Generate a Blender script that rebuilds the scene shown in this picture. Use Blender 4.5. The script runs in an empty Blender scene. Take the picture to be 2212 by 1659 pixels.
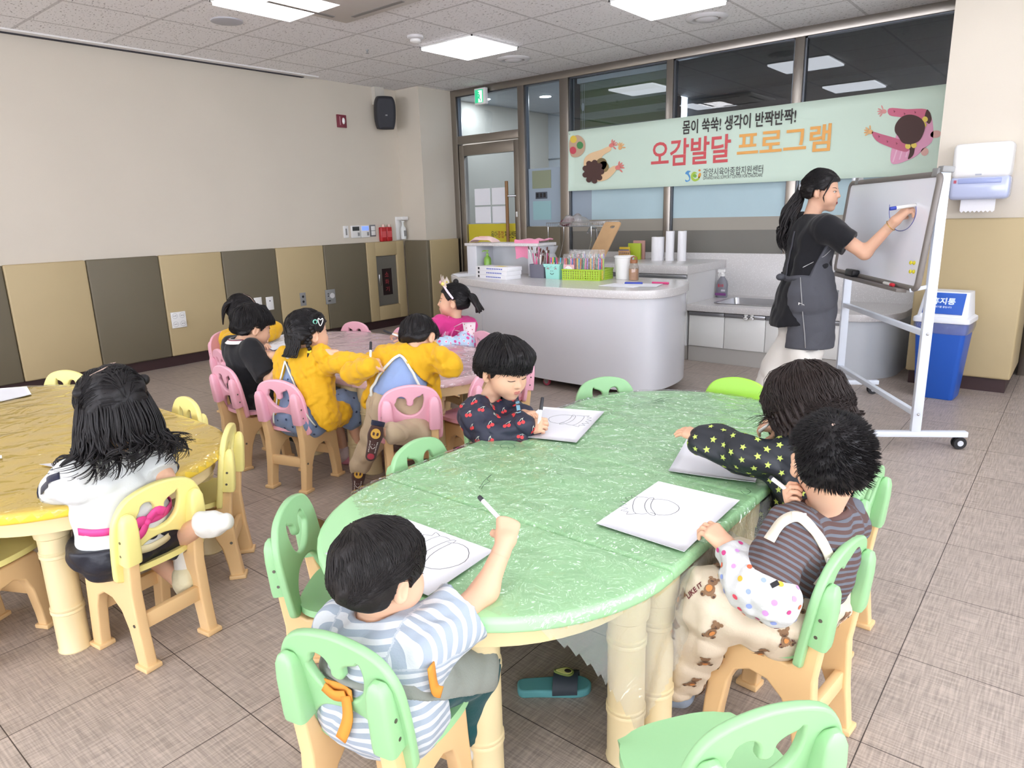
import bpy, bmesh, math, random
import numpy as np
from math import sin, cos, pi, sqrt, radians, atan2
from mathutils import Vector, Matrix

random.seed(7)
rng = np.random.default_rng(7)
SC = bpy.context.scene
COL = SC.collection

# ---------------------------------------------------------------- camera, light, exposure
CAM = np.array([6.652, -2.085, 1.331])
FOC, YAW, PITCH, ROLL = 1497.7, -0.6912, 0.2411, -0.0285
def _axes():
    cy, sy, cp, sp, cr, sr = cos(YAW), sin(YAW), cos(PITCH), sin(PITCH), cos(ROLL), sin(ROLL)
    fwd = np.array([sy*cp, cy*cp, -sp]); right = np.array([cy, -sy, 0.0]); up = np.cross(right, fwd)
    return cr*right+sr*up, -sr*right+cr*up, fwd
CR, CU, CF = _axes()
cam_data = bpy.data.cameras.new('camera'); cam = bpy.data.objects.new('camera', cam_data); COL.objects.link(cam)
cam_data.sensor_width = 36.0; cam_data.lens = FOC/2212*36.0; cam_data.clip_start = 0.02
cam.matrix_world = Matrix(((CR[0], CU[0], -CF[0], CAM[0]), (CR[1], CU[1], -CF[1], CAM[1]), (CR[2], CU[2], -CF[2], CAM[2]), (0, 0, 0, 1)))
SC.camera = cam
SC.view_settings.view_transform = 'Standard'; SC.view_settings.look = 'None'
SC.view_settings.gamma = 1.0; SC.view_settings.use_curve_mapping = False
SC.view_settings.exposure = -0.12
PANEL_POWER = 5.4          # radiance of the ceiling panels
world = bpy.data.worlds.new('world'); SC.world = world; world.use_nodes = True
world.node_tree.nodes['Background'].inputs[0].default_value = (0.86, 0.9, 1.0, 1)
world.node_tree.nodes['Background'].inputs[1].default_value = 9.6   # fill light, let in by openings added to the unseen back and right walls
SC.cycles.max_bounces = 7; SC.cycles.diffuse_bounces = 4; SC.cycles.glossy_bounces = 4
SC.cycles.transmission_bounces = 6; SC.cycles.transparent_max_bounces = 12
SC.cycles.caustics_reflective = False; SC.cycles.caustics_refractive = False

CEIL = 2.791
GLASS_Y = 4.50
TABLE_H = 0.52
# a pixel of the 2212x1659 photograph -> the point of a real plane it shows
def ray(px, py): return CF + CR*(px-1106)/FOC - CU*(py-829.5)/FOC
def _pl(px, py, ax, val):
    d = ray(px, py); return CAM + d*((val-CAM[ax])/d[ax])
def atz(px, py, z): return _pl(px, py, 2, z)
def atx(px, py, x): return _pl(px, py, 0, x)
def aty(px, py, y): return _pl(px, py, 1, y)
def near(px, py, g):
    d = ray(px, py); d = d/np.linalg.norm(d); g = np.asarray(g, float); return CAM + d*float((g-CAM)@d)
# ---------------------------------------------------------------- materials
def lin(h):
    if isinstance(h, (tuple, list)): return tuple(h)[:3]
    h = h.lstrip('#'); r = []
    for i in (0, 2, 4):
        c = int(h[i:i+2], 16)/255; r.append(c/12.92 if c <= 0.04045 else ((c+0.055)/1.055)**2.4)
    return tuple(r)
MATS = {}
class NT:
    def __init__(s, m): s.t = m.node_tree; s.n = s.t.nodes; s.l = s.t.links
    def add(s, typ, **kw):
        n = s.n.new(typ)
        for k, v in kw.items():
            if k.startswith('i_'):
                k = k[2:]; k = int(k) if k.isdigit() else k.replace('_', ' '); n.inputs[k].default_value = v
            else: setattr(n, k, v)
        return n
    def link(s, a, ao, b, bi): s.l.new(a.outputs[ao], b.inputs[bi])
def mat(name, col, rough=0.5, metal=0.0, bump=None, var=None, emit=None, spec=0.5, sheen=0.0, sss=0.0, coat=0.0, alpha=None, aniso=None):
    """bump=(scale, strength[, detail]); var=(scale, amount) multiplies the colour with soft noise."""
    if name in MATS: return MATS[name]
    m = bpy.data.materials.new(name); m.use_nodes = True; MATS[name] = m
    g = NT(m); b = g.n['Principled BSDF']; c = lin(col)
    b.inputs['Base Color'].default_value = (*c, 1); b.inputs['Roughness'].default_value = rough; b.inputs['Metallic'].default_value = metal
    b.inputs['Specular IOR Level'].default_value = spec
    if sheen: b.inputs['Sheen Weight'].default_value = sheen
    if coat: b.inputs['Coat Weight'].default_value = coat; b.inputs['Coat Roughness'].default_value = 0.08
    if sss:
        b.inputs['Subsurface Weight'].default_value = sss; b.inputs['Subsurface Radius'].default_value = (0.012, 0.005, 0.003); b.inputs['Subsurface Scale'].default_value = 1.0
    if emit: b.inputs['Emission Color'].default_value = (*lin(emit[0]), 1); b.inputs['Emission Strength'].default_value = emit[1]
    if alpha is not None: b.inputs['Alpha'].default_value = alpha
    if bump or var: tc = g.add('ShaderNodeTexCoord')
    if var:
        nz = g.add('ShaderNodeTexNoise', i_Scale=var[0], i_Detail=3.0); g.link(tc, 'Object', nz, 'Vector')
        mr = g.add('ShaderNodeMapRange'); g.link(nz, 'Fac', mr, 'Value')
        mr.inputs['From Min'].default_value = 0.3; mr.inputs['From Max'].default_value = 0.7
        mr.inputs['To Min'].default_value = 1-var[1]; mr.inputs['To Max'].default_value = 1+var[1]*0.5
        vm = g.add('ShaderNodeVectorMath', operation='SCALE'); vm.inputs[0].default_value = c
        g.link(mr, 'Result', vm, 'Scale'); g.link(vm, 'Vector', b, 'Base Color')
    if bump:
        nb = g.add('ShaderNodeTexNoise', i_Scale=bump[0], i_Detail=bump[2] if len(bump) > 2 else 3.0); g.link(tc, 'Object', nb, 'Vector')
        bp = g.add('ShaderNodeBump', i_Strength=bump[1], i_Distance=0.004); g.link(nb, 'Fac', bp, 'Height'); g.link(bp, 'Normal', b, 'Normal')
    return m
def bsdf(m): return m.node_tree.nodes['Principled BSDF']
def film(name, tint, fac_scale=1.0, rough=0.05, bump=(9, 0.5), haze=0.0, hazecol='#ffffff', detail=4.0, dist=0.02):
    """thin clear sheet: straight-through light, a Fresnel reflection and a little milky haze"""
    m = bpy.data.materials.new(name); m.use_nodes = True; MATS[name] = m
    g = NT(m); g.n.remove(g.n['Principled BSDF']); out = g.n['Material Output']
    tr = g.add('ShaderNodeBsdfTransparent'); tr.inputs[0].default_value = (*lin(tint), 1)
    gl = g.add('ShaderNodeBsdfAnisotropic' if False else 'ShaderNodeBsdfGlossy'); gl.inputs['Roughness'].default_value = rough
    fr = g.add('ShaderNodeLayerWeight'); fr.inputs['Blend'].default_value = 0.5; pw = g.add('ShaderNodeMath', operation='POWER'); pw.inputs[1].default_value = 4.0; g.link(fr, 'Facing', pw, 0)
    mu = g.add('ShaderNodeMath', operation='MULTIPLY_ADD'); mu.inputs[1].default_value = 0.75*fac_scale; mu.inputs[2].default_value = 0.05*fac_scale; mu.use_clamp = True; g.link(pw, 0, mu, 0)
    base = tr
    if haze:
        df = g.add('ShaderNodeBsdfDiffuse'); df.inputs[0].default_value = (*lin(hazecol), 1)
        mh = g.add('ShaderNodeMixShader'); mh.inputs[0].default_value = haze
        g.link(tr, 0, mh, 1); g.link(df, 0, mh, 2); base = mh
    mx = g.add('ShaderNodeMixShader'); g.link(mu, 0, mx, 0); g.link(base, 0, mx, 1); g.link(gl, 0, mx, 2); g.link(mx, 0, out, 'Surface')
    if bump:
        tc = g.add('ShaderNodeTexCoord')
        nb = g.add('ShaderNodeTexNoise', i_Scale=bump[0], i_Detail=detail, i_Distortion=0.9); g.link(tc, 'Object', nb, 'Vector')
        bp = g.add('ShaderNodeBump', i_Strength=bump[1], i_Distance=dist); g.link(nb, 'Fac', bp, 'Height')
        g.link(bp, 'Normal', gl, 'Normal')
    return m

# ---------------------------------------------------------------- mesh builder
def rotz(a): return Matrix.Rotation(a, 4, 'Z')
def frame(axis, up=(0, 0, 1)):
    a = Vector(axis).normalized(); u = Vector(up)
    if abs(a.dot(u.normalized())) > 0.98: u = Vector((1, 0, 0))
    x = u.cross(a).normalized(); y = a.cross(x); return x, y, a
class MB:
    def __init__(s): s.v = []; s.f = []; s.mi = []; s.ms = []; s.sm = []
    def m(s, material):
        if material not in s.ms: s.ms.append(material)
        s.cur = s.ms.index(material); return s
    cur = 0
    def raw(s, vs, fs, T=None, smooth=True):
        o = len(s.v)
        for p in vs: s.v.append(tuple(T @ Vector(p)) if T is not None else tuple(float(c) for c in p))
        for f in fs: s.f.append(tuple(o+i for i in f)); s.mi.append(s.cur); s.sm.append(smooth)
        return s
    def box(s, x0, x1, y0, y1, z0, z1, T=None, bev=0.0):
        if bev:
            bm = bmesh.new(); bmesh.ops.create_cube(bm, size=1.0)
            for q in bm.verts: q.co = Vector(((x0+x1)/2+q.co.x*(x1-x0), (y0+y1)/2+q.co.y*(y1-y0), (z0+z1)/2+q.co.z*(z1-z0)))
            bmesh.ops.bevel(bm, geom=list(bm.edges), offset=min(bev, 0.49*min(x1-x0, y1-y0, z1-z0)), segments=3 if bev > 0.004 else 2, profile=0.5, affect='EDGES')
            bm.verts.index_update()
            s.raw([q.co[:] for q in bm.verts], [[q.index for q in f.verts] for f in bm.faces], T, True); bm.free(); return s
        vs = [(x, y, z) for z in (z0, z1) for y in (y0, y1) for x in (x0, x1)]
        return s.raw(vs, [(0, 2, 3, 1), (4, 5, 7, 6), (0, 1, 5, 4), (2, 6, 7, 3), (0, 4, 6, 2), (1, 3, 7, 5)], T, False)
    def tube(s, pts, r, n=10, T=None, caps=True, flat=1.0, up=(0, 0, 1), smooth=True):
        pts = [Vector(p) for p in pts]; k = len(pts); rs = list(r) if hasattr(r, '__len__') else [r]*k
        vs = []; px = None
        for i, p in enumerate(pts):
            d = (pts[min(i+1, k-1)]-pts[max(i-1, 0)])
            if d.length < 1e-9: d = Vector((0, 0, 1))
            d.normalize()
            if px is None: x, y, _ = frame(d, up)
            else:
                x = (px-d*px.dot(d))
                if x.length < 1e-6: x, y, _ = frame(d, up)
                else: x.normalize(); y = d.cross(x)
            px = x
            for j in range(n):
                a = 2*pi*j/n; vs.append(p+x*(cos(a)*rs[i])+y*(sin(a)*rs[i]*flat))
        fs = [(i*n+j, i*n+(j+1) % n, (i+1)*n+(j+1) % n, (i+1)*n+j) for i in range(k-1) for j in range(n)]
        if caps: fs += [tuple(range(n))[::-1], tuple((k-1)*n+j for j in range(n))]
        return s.raw(vs, fs, T, smooth)
    def lathe(s, prof, n=24, T=None, sx=1.0, sy=1.0, caps=True):
        vs = [(r*cos(2*pi*j/n)*sx, r*sin(2*pi*j/n)*sy, z) for r, z in prof for j in range(n)]; k = len(prof)
        fs = [(i*n+j, i*n+(j+1) % n, (i+1)*n+(j+1) % n, (i+1)*n+j) for i in range(k-1) for j in range(n)]
        if caps: fs += [tuple(range(n))[::-1], tuple((k-1)*n+j for j in range(n))]
        return s.raw(vs, fs, T)
    def ball(s, c, r, T=None, n=12, k=8, R=None):
        r = r if hasattr(r, '__len__') else (r, r, r); vs = []; R = R or Matrix.Identity(3)
        for i in range(k+1):
            t = pi*i/k
            for j in range(n):
                a = 2*pi*j/n; vs.append(Vector(c)+R @ Vector((r[0]*sin(t)*cos(a), r[1]*sin(t)*sin(a), r[2]*cos(t))))
        return s.raw(vs, [(i*n+j, (i+1)*n+j, (i+1)*n+(j+1) % n, i*n+(j+1) % n) for i in range(k) for j in range(n)], T)
    def prism(s, poly, h, T=None, smooth=False):
        """poly in local xy, extruded from z=0 to z=h"""
        k = len(poly); vs = [(x, y, 0) for x, y in poly]+[(x, y, h) for x, y in poly]
        return s.raw(vs, [tuple(range(k))[::-1], tuple(range(k, 2*k))]+[(i, (i+1) % k, k+(i+1) % k, k+i) for i in range(k)], T, smooth)
    def plate(s, outlines, thick, bev=0.0, T=None, seg=2, smooth=True):
        """flat plate in local xy (holes allowed), centred on z=0"""
        vs, fs = plate_data(outlines, thick, bev, seg); return s.raw(vs, fs, T, smooth)
    def sheet(s, grid, T=None, thick=0.0):
        """grid: rows of points"""
        r, c = len(grid), len(grid[0]); vs = [p for row in grid for p in row]
        fs = [(i*c+j, i*c+j+1, (i+1)*c+j+1, (i+1)*c+j) for i in range(r-1) for j in range(c-1)]
        if thick:
            V = np.array(vs, float).reshape(r, c, 3); du = np.gradient(V, axis=0); dv = np.gradient(V, axis=1)
            N = np.cross(dv, du); N /= np.linalg.norm(N, axis=2, keepdims=True)+1e-12
            W = (V-N*thick).reshape(-1, 3); o = len(vs); vs = list(vs)+[tuple(p) for p in W]
            fs += [tuple(o+i for i in f[::-1]) for f in list(fs)]
            rim = [(0, j) for j in range(c)]+[(i, c-1) for i in range(1, r)]+[(r-1, j) for j in range(c-2, -1, -1)]+[(i, 0) for i in range(r-2, 0, -1)]
            ids = [i*c+j for i, j in rim]
            fs += [(ids[i], ids[(i+1) % len(ids)], o+ids[(i+1) % len(ids)], o+ids[i]) for i in range(len(ids))]
        return s.raw(vs, fs, T)
    def mesh(s, name):
        me = bpy.data.meshes.new(name); me.from_pydata(s.v, [], s.f)
        for q in s.ms: me.materials.append(q)
        me.polygons.foreach_set('material_index', s.mi); me.polygons.foreach_set('use_smooth', s.sm)
        me.update(); return me
    def build(s, name, parent=None, auto=40, loc=None, T=None):
        if parent is not None and loc is None and T is None:     # coordinates were given in the room: bring them to the parent
            W = Matrix.Identity(4); q = parent
            while q is not None: W = q.matrix_basis @ W; q = q.parent
            W = W.inverted()
            if W != Matrix.Identity(4): s.v = [tuple(W @ Vector(p)) for p in s.v]
        me = s.mesh(name)
        if auto and any(s.sm): me.set_sharp_from_angle(angle=radians(auto))
        o = bpy.data.objects.new(name, me); COL.objects.link(o)
        if T is not None: o.matrix_local = T
        if loc is not None: o.location = loc
        if parent is not None: o.parent = parent
        return o
def plate_data(outlines, thick, bev=0.0, seg=2):
    cu = bpy.data.curves.new('plate', 'CURVE'); cu.dimensions = '2D'; cu.fill_mode = 'BOTH'
    cu.extrude = max(thick/2-bev, 1e-5); cu.bevel_depth = bev; cu.bevel_resolution = seg; cu.offset = -bev
    for ol in outlines:
        sp = cu.splines.new('POLY'); sp.points.add(len(ol)-1)
        for p, q in zip(sp.points, ol): p.co = (q[0], q[1], 0, 1)
        sp.use_cyclic_u = True
    o = bpy.data.objects.new('plate', cu); COL.objects.link(o)
    dg = bpy.context.evaluated_depsgraph_get(); me = bpy.data.meshes.new_from_object(o.evaluated_get(dg))
    vs = [v.co[:] for v in me.vertices]; fs = [tuple(p.vertices) for p in me.polygons]
    bpy.data.objects.remove(o); bpy.data.curves.remove(cu); bpy.data.meshes.remove(me); return vs, fs
def text_data(body, bold=0.0, extrude=0.0):
    cu = bpy.data.curves.new('txt', 'FONT'); cu.body = body; cu.extrude = extrude; cu.offset = bold; cu.resolution_u = 3
    cu.align_x = 'LEFT'
    o = bpy.data.objects.new('txt', cu); COL.objects.link(o)
    dg = bpy.context.evaluated_depsgraph_get(); me = bpy.data.meshes.new_from_object(o.evaluated_get(dg))
    vs = np.array([v.co[:] for v in me.vertices]); fs = [tuple(p.vertices) for p in me.polygons]
    bpy.data.objects.remove(o); bpy.data.curves.remove(cu); bpy.data.meshes.remove(me); return vs, fs
def text_fit(mb, body, T, w, h, bold=0.0):
    """lettering filling a w x h rectangle of the local xy plane (lower left corner at 0,0)"""
    vs, fs = text_data(body, bold); lo = vs.min(0); hi = vs.max(0)
    vs = (vs-lo)/np.maximum(hi-lo, 1e-9)*np.array([w, h, 0]); mb.raw(vs, fs, T, False); return mb
def basis(o, x, y, z=None):
    x = Vector(x); y = Vector(y); z = Vector(z) if z is not None else x.cross(y)
    return Matrix(((x[0], y[0], z[0], o[0]), (x[1], y[1], z[1], o[1]), (x[2], y[2], z[2], o[2]), (0, 0, 0, 1)))
def smooth_loop(pts, n=4, closed=True):
    """Catmull-Rom through pts"""
    P = [np.array(p, float) for p in pts]; k = len(P); out = []
    for i in range(k if closed else k-1):
        a, b, c, d = (P[(i-1) % k], P[i], P[(i+1) % k], P[(i+2) % k]) if closed else (P[max(i-1, 0)], P[i], P[i+1], P[min(i+2, k-1)])
        for j in range(n):
            t = j/n; out.append(tuple(0.5*((2*b)+(c-a)*t+(2*a-5*b+4*c-d)*t*t+(3*b-a-3*c+d)*t**3)))
    if not closed: out.append(tuple(P[-1]))
    return out
def rrect(x0, x1, y0, y1, r, n=5):
    o = []
    for cx, cy, a in ((x1-r, y1-r, 0), (x0+r, y1-r, 90), (x0+r, y0+r, 180), (x1-r, y0+r, 270)):
        o += [(cx+r*cos(radians(a+90*i/n)), cy+r*sin(radians(a+90*i/n))) for i in range(n+1)]
    return o
# ---------------------------------------------------------------- things, parts
def tag(o, label, cat, group=None, kind=None):
    o['label'] = label; o['category'] = cat
    if group: o['group'] = group
    if kind: o['kind'] = kind
    return o
def thing(name, label, cat, loc=(0, 0, 0), rz=0.0, group=None):
    o = bpy.data.objects.new(name, None); COL.objects.link(o); o.empty_display_size = 0.05
    o.location = loc; o.rotation_euler = (0, 0, rz); return tag(o, label, cat, group)
def struct(o, label=None, cat=None):
    o['kind'] = 'structure'
    if label: o['label'] = label
    if cat: o['category'] = cat
    return o
def copy_tree(o, parent=None):
    c = o.copy(); COL.objects.link(c)
    if parent is not None: c.parent = parent
    for ch in list(o.children): copy_tree(ch, c)
    return c

def one(name, mb, label, cat, group=None, auto=40):
    """a thing that is one mesh, origin at its base"""
    V = np.array(mb.v); c = np.array([(V[:, 0].min()+V[:, 0].max())/2, (V[:, 1].min()+V[:, 1].max())/2, V[:, 2].min()])
    mb.v = [tuple(p) for p in (V-c)]
    o = mb.build(name, None, auto); o.location = c; return tag(o, label, cat, group)
# ---------------------------------------------------------------- the room
white_wall = mat('wall paint', '#d3cabb', 0.75, var=(1.2, 0.03), bump=(180, 0.12))
steel = mat('brushed steel', '#a39c94', 0.32, metal=1.0, bump=(300, 0.05))
steel_dark = mat('shadow gap', '#3a3b40', 0.5)
dark_base = mat('skirting', '#3a2526', 0.5)
grey_plastic = mat('grey plastic', '#8f8f8e', 0.45)
white_plastic = mat('white plastic', '#e9e8e6', 0.35)
black_plastic = mat('black plastic', '#1c1c20', 0.4)
chrome = mat('chrome', '#c9c9cb', 0.18, metal=1.0)
paper_white = mat('paper', '#ecedf3', 0.8, var=(3, 0.01))
glass = film('window glass', '#dfe6ea', 1.7, 0.0, None)

def floor_mat():
    m = mat('woven floor tiles', '#a2958c', 0.5); g = NT(m); b = g.n['Principled BSDF']
    ge = g.add('ShaderNodeNewGeometry'); mp = g.add('ShaderNodeMapping'); mp.inputs['Location'].default_value = (-4.565, 1.737, 0)
    g.link(ge, 'Position', mp, 'Vector')
    br = g.add('ShaderNodeTexBrick', offset=0.0, squash=1.0); br.inputs['Scale'].default_value = 1.0
    for k, v in (('Brick Width', 0.45), ('Row Height', 0.45), ('Mortar Size', 0.0014), ('Mortar Smooth', 0.0), ('Bias', 0.0)): br.inputs[k].default_value = v
    br.inputs['Color1'].default_value = (*lin('#ab9e94'), 1); br.inputs['Color2'].default_value = (*lin('#a6998f'), 1); br.inputs['Mortar'].default_value = (*lin('#3c3431'), 1)
    g.link(mp, 'Vector', br, 'Vector')
    hs = []
    for sx, sy in ((9, 190), (190, 9)):      # threads in both directions
        mm = g.add('ShaderNodeMapping'); mm.inputs['Scale'].default_value = (sx, sy, 1); g.link(ge, 'Position', mm, 'Vector')
        nz = g.add('ShaderNodeTexNoise', i_Scale=1.0, i_Detail=2.0); g.link(mm, 'Vector', nz, 'Vector'); hs.append(nz)
    ad = g.add('ShaderNodeMath', operation='ADD'); g.link(hs[0], 'Fac', ad, 0); g.link(hs[1], 'Fac', ad, 1)
    mr = g.add('ShaderNodeMapRange'); g.link(ad, 0, mr, 'Value')
    for k, v in (('From Min', 0.72), ('From Max', 1.28), ('To Min', 0.70), ('To Max', 1.26)): mr.inputs[k].default_value = v
    vm = g.add('ShaderNodeVectorMath', operation='SCALE'); g.link(br, 'Color', vm, 0); g.link(mr, 'Result', vm, 'Scale'); g.link(vm, 'Vector', b, 'Base Color')
    bp = g.add('ShaderNodeBump', i_Strength=0.25, i_Distance=0.002); g.link(ad, 0, bp, 'Height'); g.link(bp, 'Normal', b, 'Normal')
    b.inputs['Roughness'].default_value = 0.42; b.inputs['Specular IOR Level'].default_value = 0.45
    return m
def ceiling_mat():
    m = mat('mineral fibre ceiling', '#e6e2e2', 0.9); g = NT(m); b = g.n['Principled BSDF']
    ge = g.add('ShaderNodeNewGeometry'); mp = g.add('ShaderNodeMapping'); mp.inputs['Location'].default_value = (-0.5+0.012, 0.012, 0); g.link(ge, 'Position', mp, 'Vector')
    br = g.add('ShaderNodeTexBrick', offset=0.0, squash=1.0); br.inputs['Scale'].default_value = 1.0
    for k, v in (('Brick Width', 0.65), ('Row Height', 0.65), ('Mortar Size', 0.012), ('Mortar Smooth', 0.0), ('Bias', 0.0)): br.inputs[k].default_value = v
    br.inputs['Color1'].default_value = (*lin('#f4f2f2'), 1); br.inputs['Color2'].default_value = (*lin('#f1eff0'), 1); br.inputs['Mortar'].default_value = (*lin('#d2cfcf'), 1)
    g.link(mp, 'Vector', br, 'Vector')
    ms = g.add('ShaderNodeMapping'); ms.inputs['Scale'].default_value = (1, 1.8, 1); ms.inputs['Rotation'].default_value = (0, 0, 0.5); g.link(ge, 'Position', ms, 'Vector')
    nz = g.add('ShaderNodeTexNoise', i_Scale=42.0, i_Detail=3.0, i_Roughness=0.6); g.link(ms, 'Vector', nz, 'Vector')
    cr = g.add('ShaderNodeValToRGB'); cr.color_ramp.elements[0].position = 0.33; cr.color_ramp.elements[0].color = (0.30, 0.28, 0.28, 1)
    cr.color_ramp.elements[1].position = 0.40; cr.color_ramp.elements[1].color = (1, 1, 1, 1); g.link(nz, 'Fac', cr, 'Fac')
    mx = g.add('ShaderNodeMix', data_type='RGBA', blend_type='MULTIPLY'); mx.inputs['Factor'].default_value = 1.0
    g.l.new(br.outputs['Color'], mx.inputs[6]); g.l.new(cr.outputs['Color'], mx.inputs[7]); g.l.new(mx.outputs[2], b.inputs['Base Color'])
    bp = g.add('ShaderNodeBump', i_Strength=0.4, i_Distance=0.004); g.link(br, 'Fac', bp, 'Height'); bp.invert = False; g.link(bp, 'Normal', b, 'Normal')
    return m
X1, Y0, Y1 = 9.3, -6.6, 8.2
struct(MB().m(floor_mat()).box(-0.1, X1+0.1, Y0-0.1, Y1+0.1, -0.1, 0.0).build('floor'))
struct(MB().m(ceiling_mat()).box(-0.1, X1+0.1, Y0-0.1, GLASS_Y+0.06, CEIL, CEIL+0.1).build('ceiling'))
b = MB().m(white_wall).box(-0.12, 0, Y0-0.1, Y1+0.1, 0, CEIL+0.1).box(0, 0.40, 3.92, GLASS_Y+0.06, 0, CEIL)
struct(b.build('wall_left'))
b = MB().m(white_wall).box(X1, X1+0.12, Y0-0.1, Y1+0.1, 0, 0.8).box(X1, X1+0.12, Y0-0.1, Y1+0.1, 2.5, CEIL+0.1)
for y0, y1 in ((-6.7, -6.0), (-3.6, -3.0), (-0.6, 0.0), (2.4, 8.3)): b.box(X1, X1+0.12, y0, y1, 0.8, 2.5)  # unseen wall; its window openings are added to brighten the ceiling
struct(b.build('wall_right'))
b = MB().m(white_wall).box(0, X1, Y0-0.12, Y0, 0, 0.35).box(0, X1, Y0-0.12, Y0, 2.25, CEIL+0.1)
for x0, x1 in ((0, 0.5), (3.0, 3.5), (6.0, 6.5), (9.0, 9.3)): b.box(x0, x1, Y0-0.12, Y0, 0.35, 2.25)  # openings between these piers are added, out of view, to raise the ambient light
struct(b.build('wall_back'))
# ---- pillar on the right of the glass wall
PX0, PX1, PY = 5.745, 6.30, 3.79
struct(MB().m(white_wall).box(PX0, PX1, PY, GLASS_Y+0.3, 0, CEIL).build('wall_pillar'))
# baseboards
b = MB().m(dark_base).box(0, 0.012, Y0, 3.92, 0, 0.10).box(0, 0.412, 3.908, 3.92, 0, 0.10).box(0.40, 0.412, 3.92, GLASS_Y, 0, 0.10)
struct(b.build('baseboard_left'))
b = MB().m(dark_base).box(PX0-0.03, PX1+0.02, PY-0.02, PY, 0, 0.105).box(PX1, PX1+0.02, PY, GLASS_Y, 0, 0.105).box(PX0-0.03, PX0, PY, GLASS_Y, 0, 0.105)
struct(b.build('baseboard_pillar'))
# dark slot along the top of the left wall
b = MB().m(white_plastic).box(0, 0.13, Y0, 2.75, CEIL-0.012, CEIL).m(mat('slot', '#2a2a36', 0.7)).box(0.012, 0.055, Y0, 2.62, CEIL-0.017, CEIL-0.012)
struct(b.build('trim_1'))
# ---- padded wall panels
beige = mat('beige pad vinyl', '#b9a67e', 0.55, bump=(420, 0.10), var=(2.5, 0.03)); olive = mat('olive pad vinyl', '#6b6350', 0.55, bump=(420, 0.10), var=(2.5, 0.03))
PADZ0, PADZ1 = 0.10, 1.045
def pad(x0, x1, y0, y1, m, label, z1=PADZ1):
    return one('wall_pad', MB().m(m).box(x0, x1, y0, y1, PADZ0, z1, bev=0.014), label, 'wall pad', 'padded wall panels')
ys = [-0.352, 0.25, 0.86, 1.47, 2.07, 2.67, 3.27, 3.868]
PL = ['beige wall pad behind the far end of the yellow table, no outlet', 'olive wall pad between the plain beige pad and the four-socket pad', 'beige wall pad carrying the white four-socket outlet',
      'olive wall pad behind the girl at the end of the pink table', 'beige wall pad with a grey two-hole outlet and creases', 'olive wall pad with grey valve plate at its left edge', 'beige wall pad framing the fire extinguisher cabinet']
for i in range(7):
    y0, y1 = ys[i]+0.002, ys[i+1]-0.002; m = (beige, olive)[i % 2]
    if i < 6: pad(0.0, 0.05, y0, y1, m, PL[i])
    else:                                   # frame of padding around the cabinet
        q = MB().m(m).box(0, 0.05, y0, 3.415, PADZ0, PADZ1, bev=0.012).box(0, 0.05, 3.735, y1, PADZ0, PADZ1, bev=0.012)
        q.box(0, 0.05, 3.40, 3.75, 0.875, PADZ1, bev=0.012).box(0, 0.05, 3.40, 3.75, PADZ0, 0.275, bev=0.012)
        one('wall_pad', q, PL[6], 'wall pad', 'padded wall panels')
pad(0.0, 0.05, -0.95, ys[0]-0.002, olive, 'olive wall pad at the left edge of the photo, behind the yellow table')
for k in range(2): pad(0.0, 0.05, -1.55-k*0.6, -0.954-k*0.6, (beige, olive)[k], 'wall pad left of the photographed stretch of wall, %s vinyl' % ('beige', 'olive')[k])
pad(0.055, 0.455, 3.868, 3.92, olive, 'olive wall pad on the front of the corner pillar')
pad(0.40, 0.455, 3.925, GLASS_Y-0.07, beige, 'beige wall pad on the side of the corner pillar by the door')
one('wall_pad', MB().m(beige).box(PX0-0.05, PX1+0.045, PY-0.055, PY, 0.10, 1.21, bev=0.016), 'large beige pad on the front of the right pillar, behind the blue bin', 'wall pad', 'padded wall panels')
one('wall_pad', MB().m(beige).box(PX1, PX1+0.045, PY+0.003, GLASS_Y-0.1, 0.10, 1.21, bev=0.016), 'beige pad on the narrow side of the right pillar', 'wall pad', 'padded wall panels')
# ---- glass partition
MULL = [(0.40, 0.485), (1.44, 1.53), (2.02, 2.135), (3.285, 3.355), (4.485, 4.565), (5.66, 5.745), (6.345, 6.43), (7.6, 7.68)]
gy0, gy1 = GLASS_Y-0.05, GLASS_Y+0.05
b = MB().m(steel)
for x0, x1 in MULL: b.box(x0, x1, gy0, gy1, 0, CEIL, bev=0.003)
struct(b.build('trim_2'))
struct(MB().m(steel).box(0.40, 5.745, gy0-0.002, gy1, CEIL-0.075, CEIL, bev=0.003).box(6.30, X1, gy0-0.002, gy1, CEIL-0.075, CEIL).build('trim_3'))
struct(MB().m(steel).box(0.485, 1.44, gy0+0.004, gy1, 2.17, 2.262, bev=0.003).build('trim_4'))
struct(MB().m(mat('grey kerb', '#b9b7b4', 0.5)).box(2.135, 5.66, gy0+0.01, gy1, 0.0, 0.90).box(6.43, X1, gy0, gy1, 0, 0.11).build('trim_5'))
inner = mat('inner stile', '#62666c', 0.35, metal=0.8)
def window(n, x0, x1, z0, z1, films=()):
    b = MB().m(glass).box(x0, x1, GLASS_Y-0.004, GLASS_Y+0.004, z0, z1); w = struct(b.build('window_%d' % n))
    b = MB().m(inner).box(x0, x0+0.016, GLASS_Y-0.03, GLASS_Y+0.02, z0, z1).box(x1-0.012, x1, GLASS_Y-0.03, GLASS_Y+0.02, z0, z1).box(x0, x1, GLASS_Y-0.03, GLASS_Y+0.02, z1-0.012, z1)
    b.build('frame', w)
    for nm, a, c, d, e, m in films: MB().m(m).box(a, c, GLASS_Y-0.0058, GLASS_Y-0.0043, d, e).build(nm, w)
    return w
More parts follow.
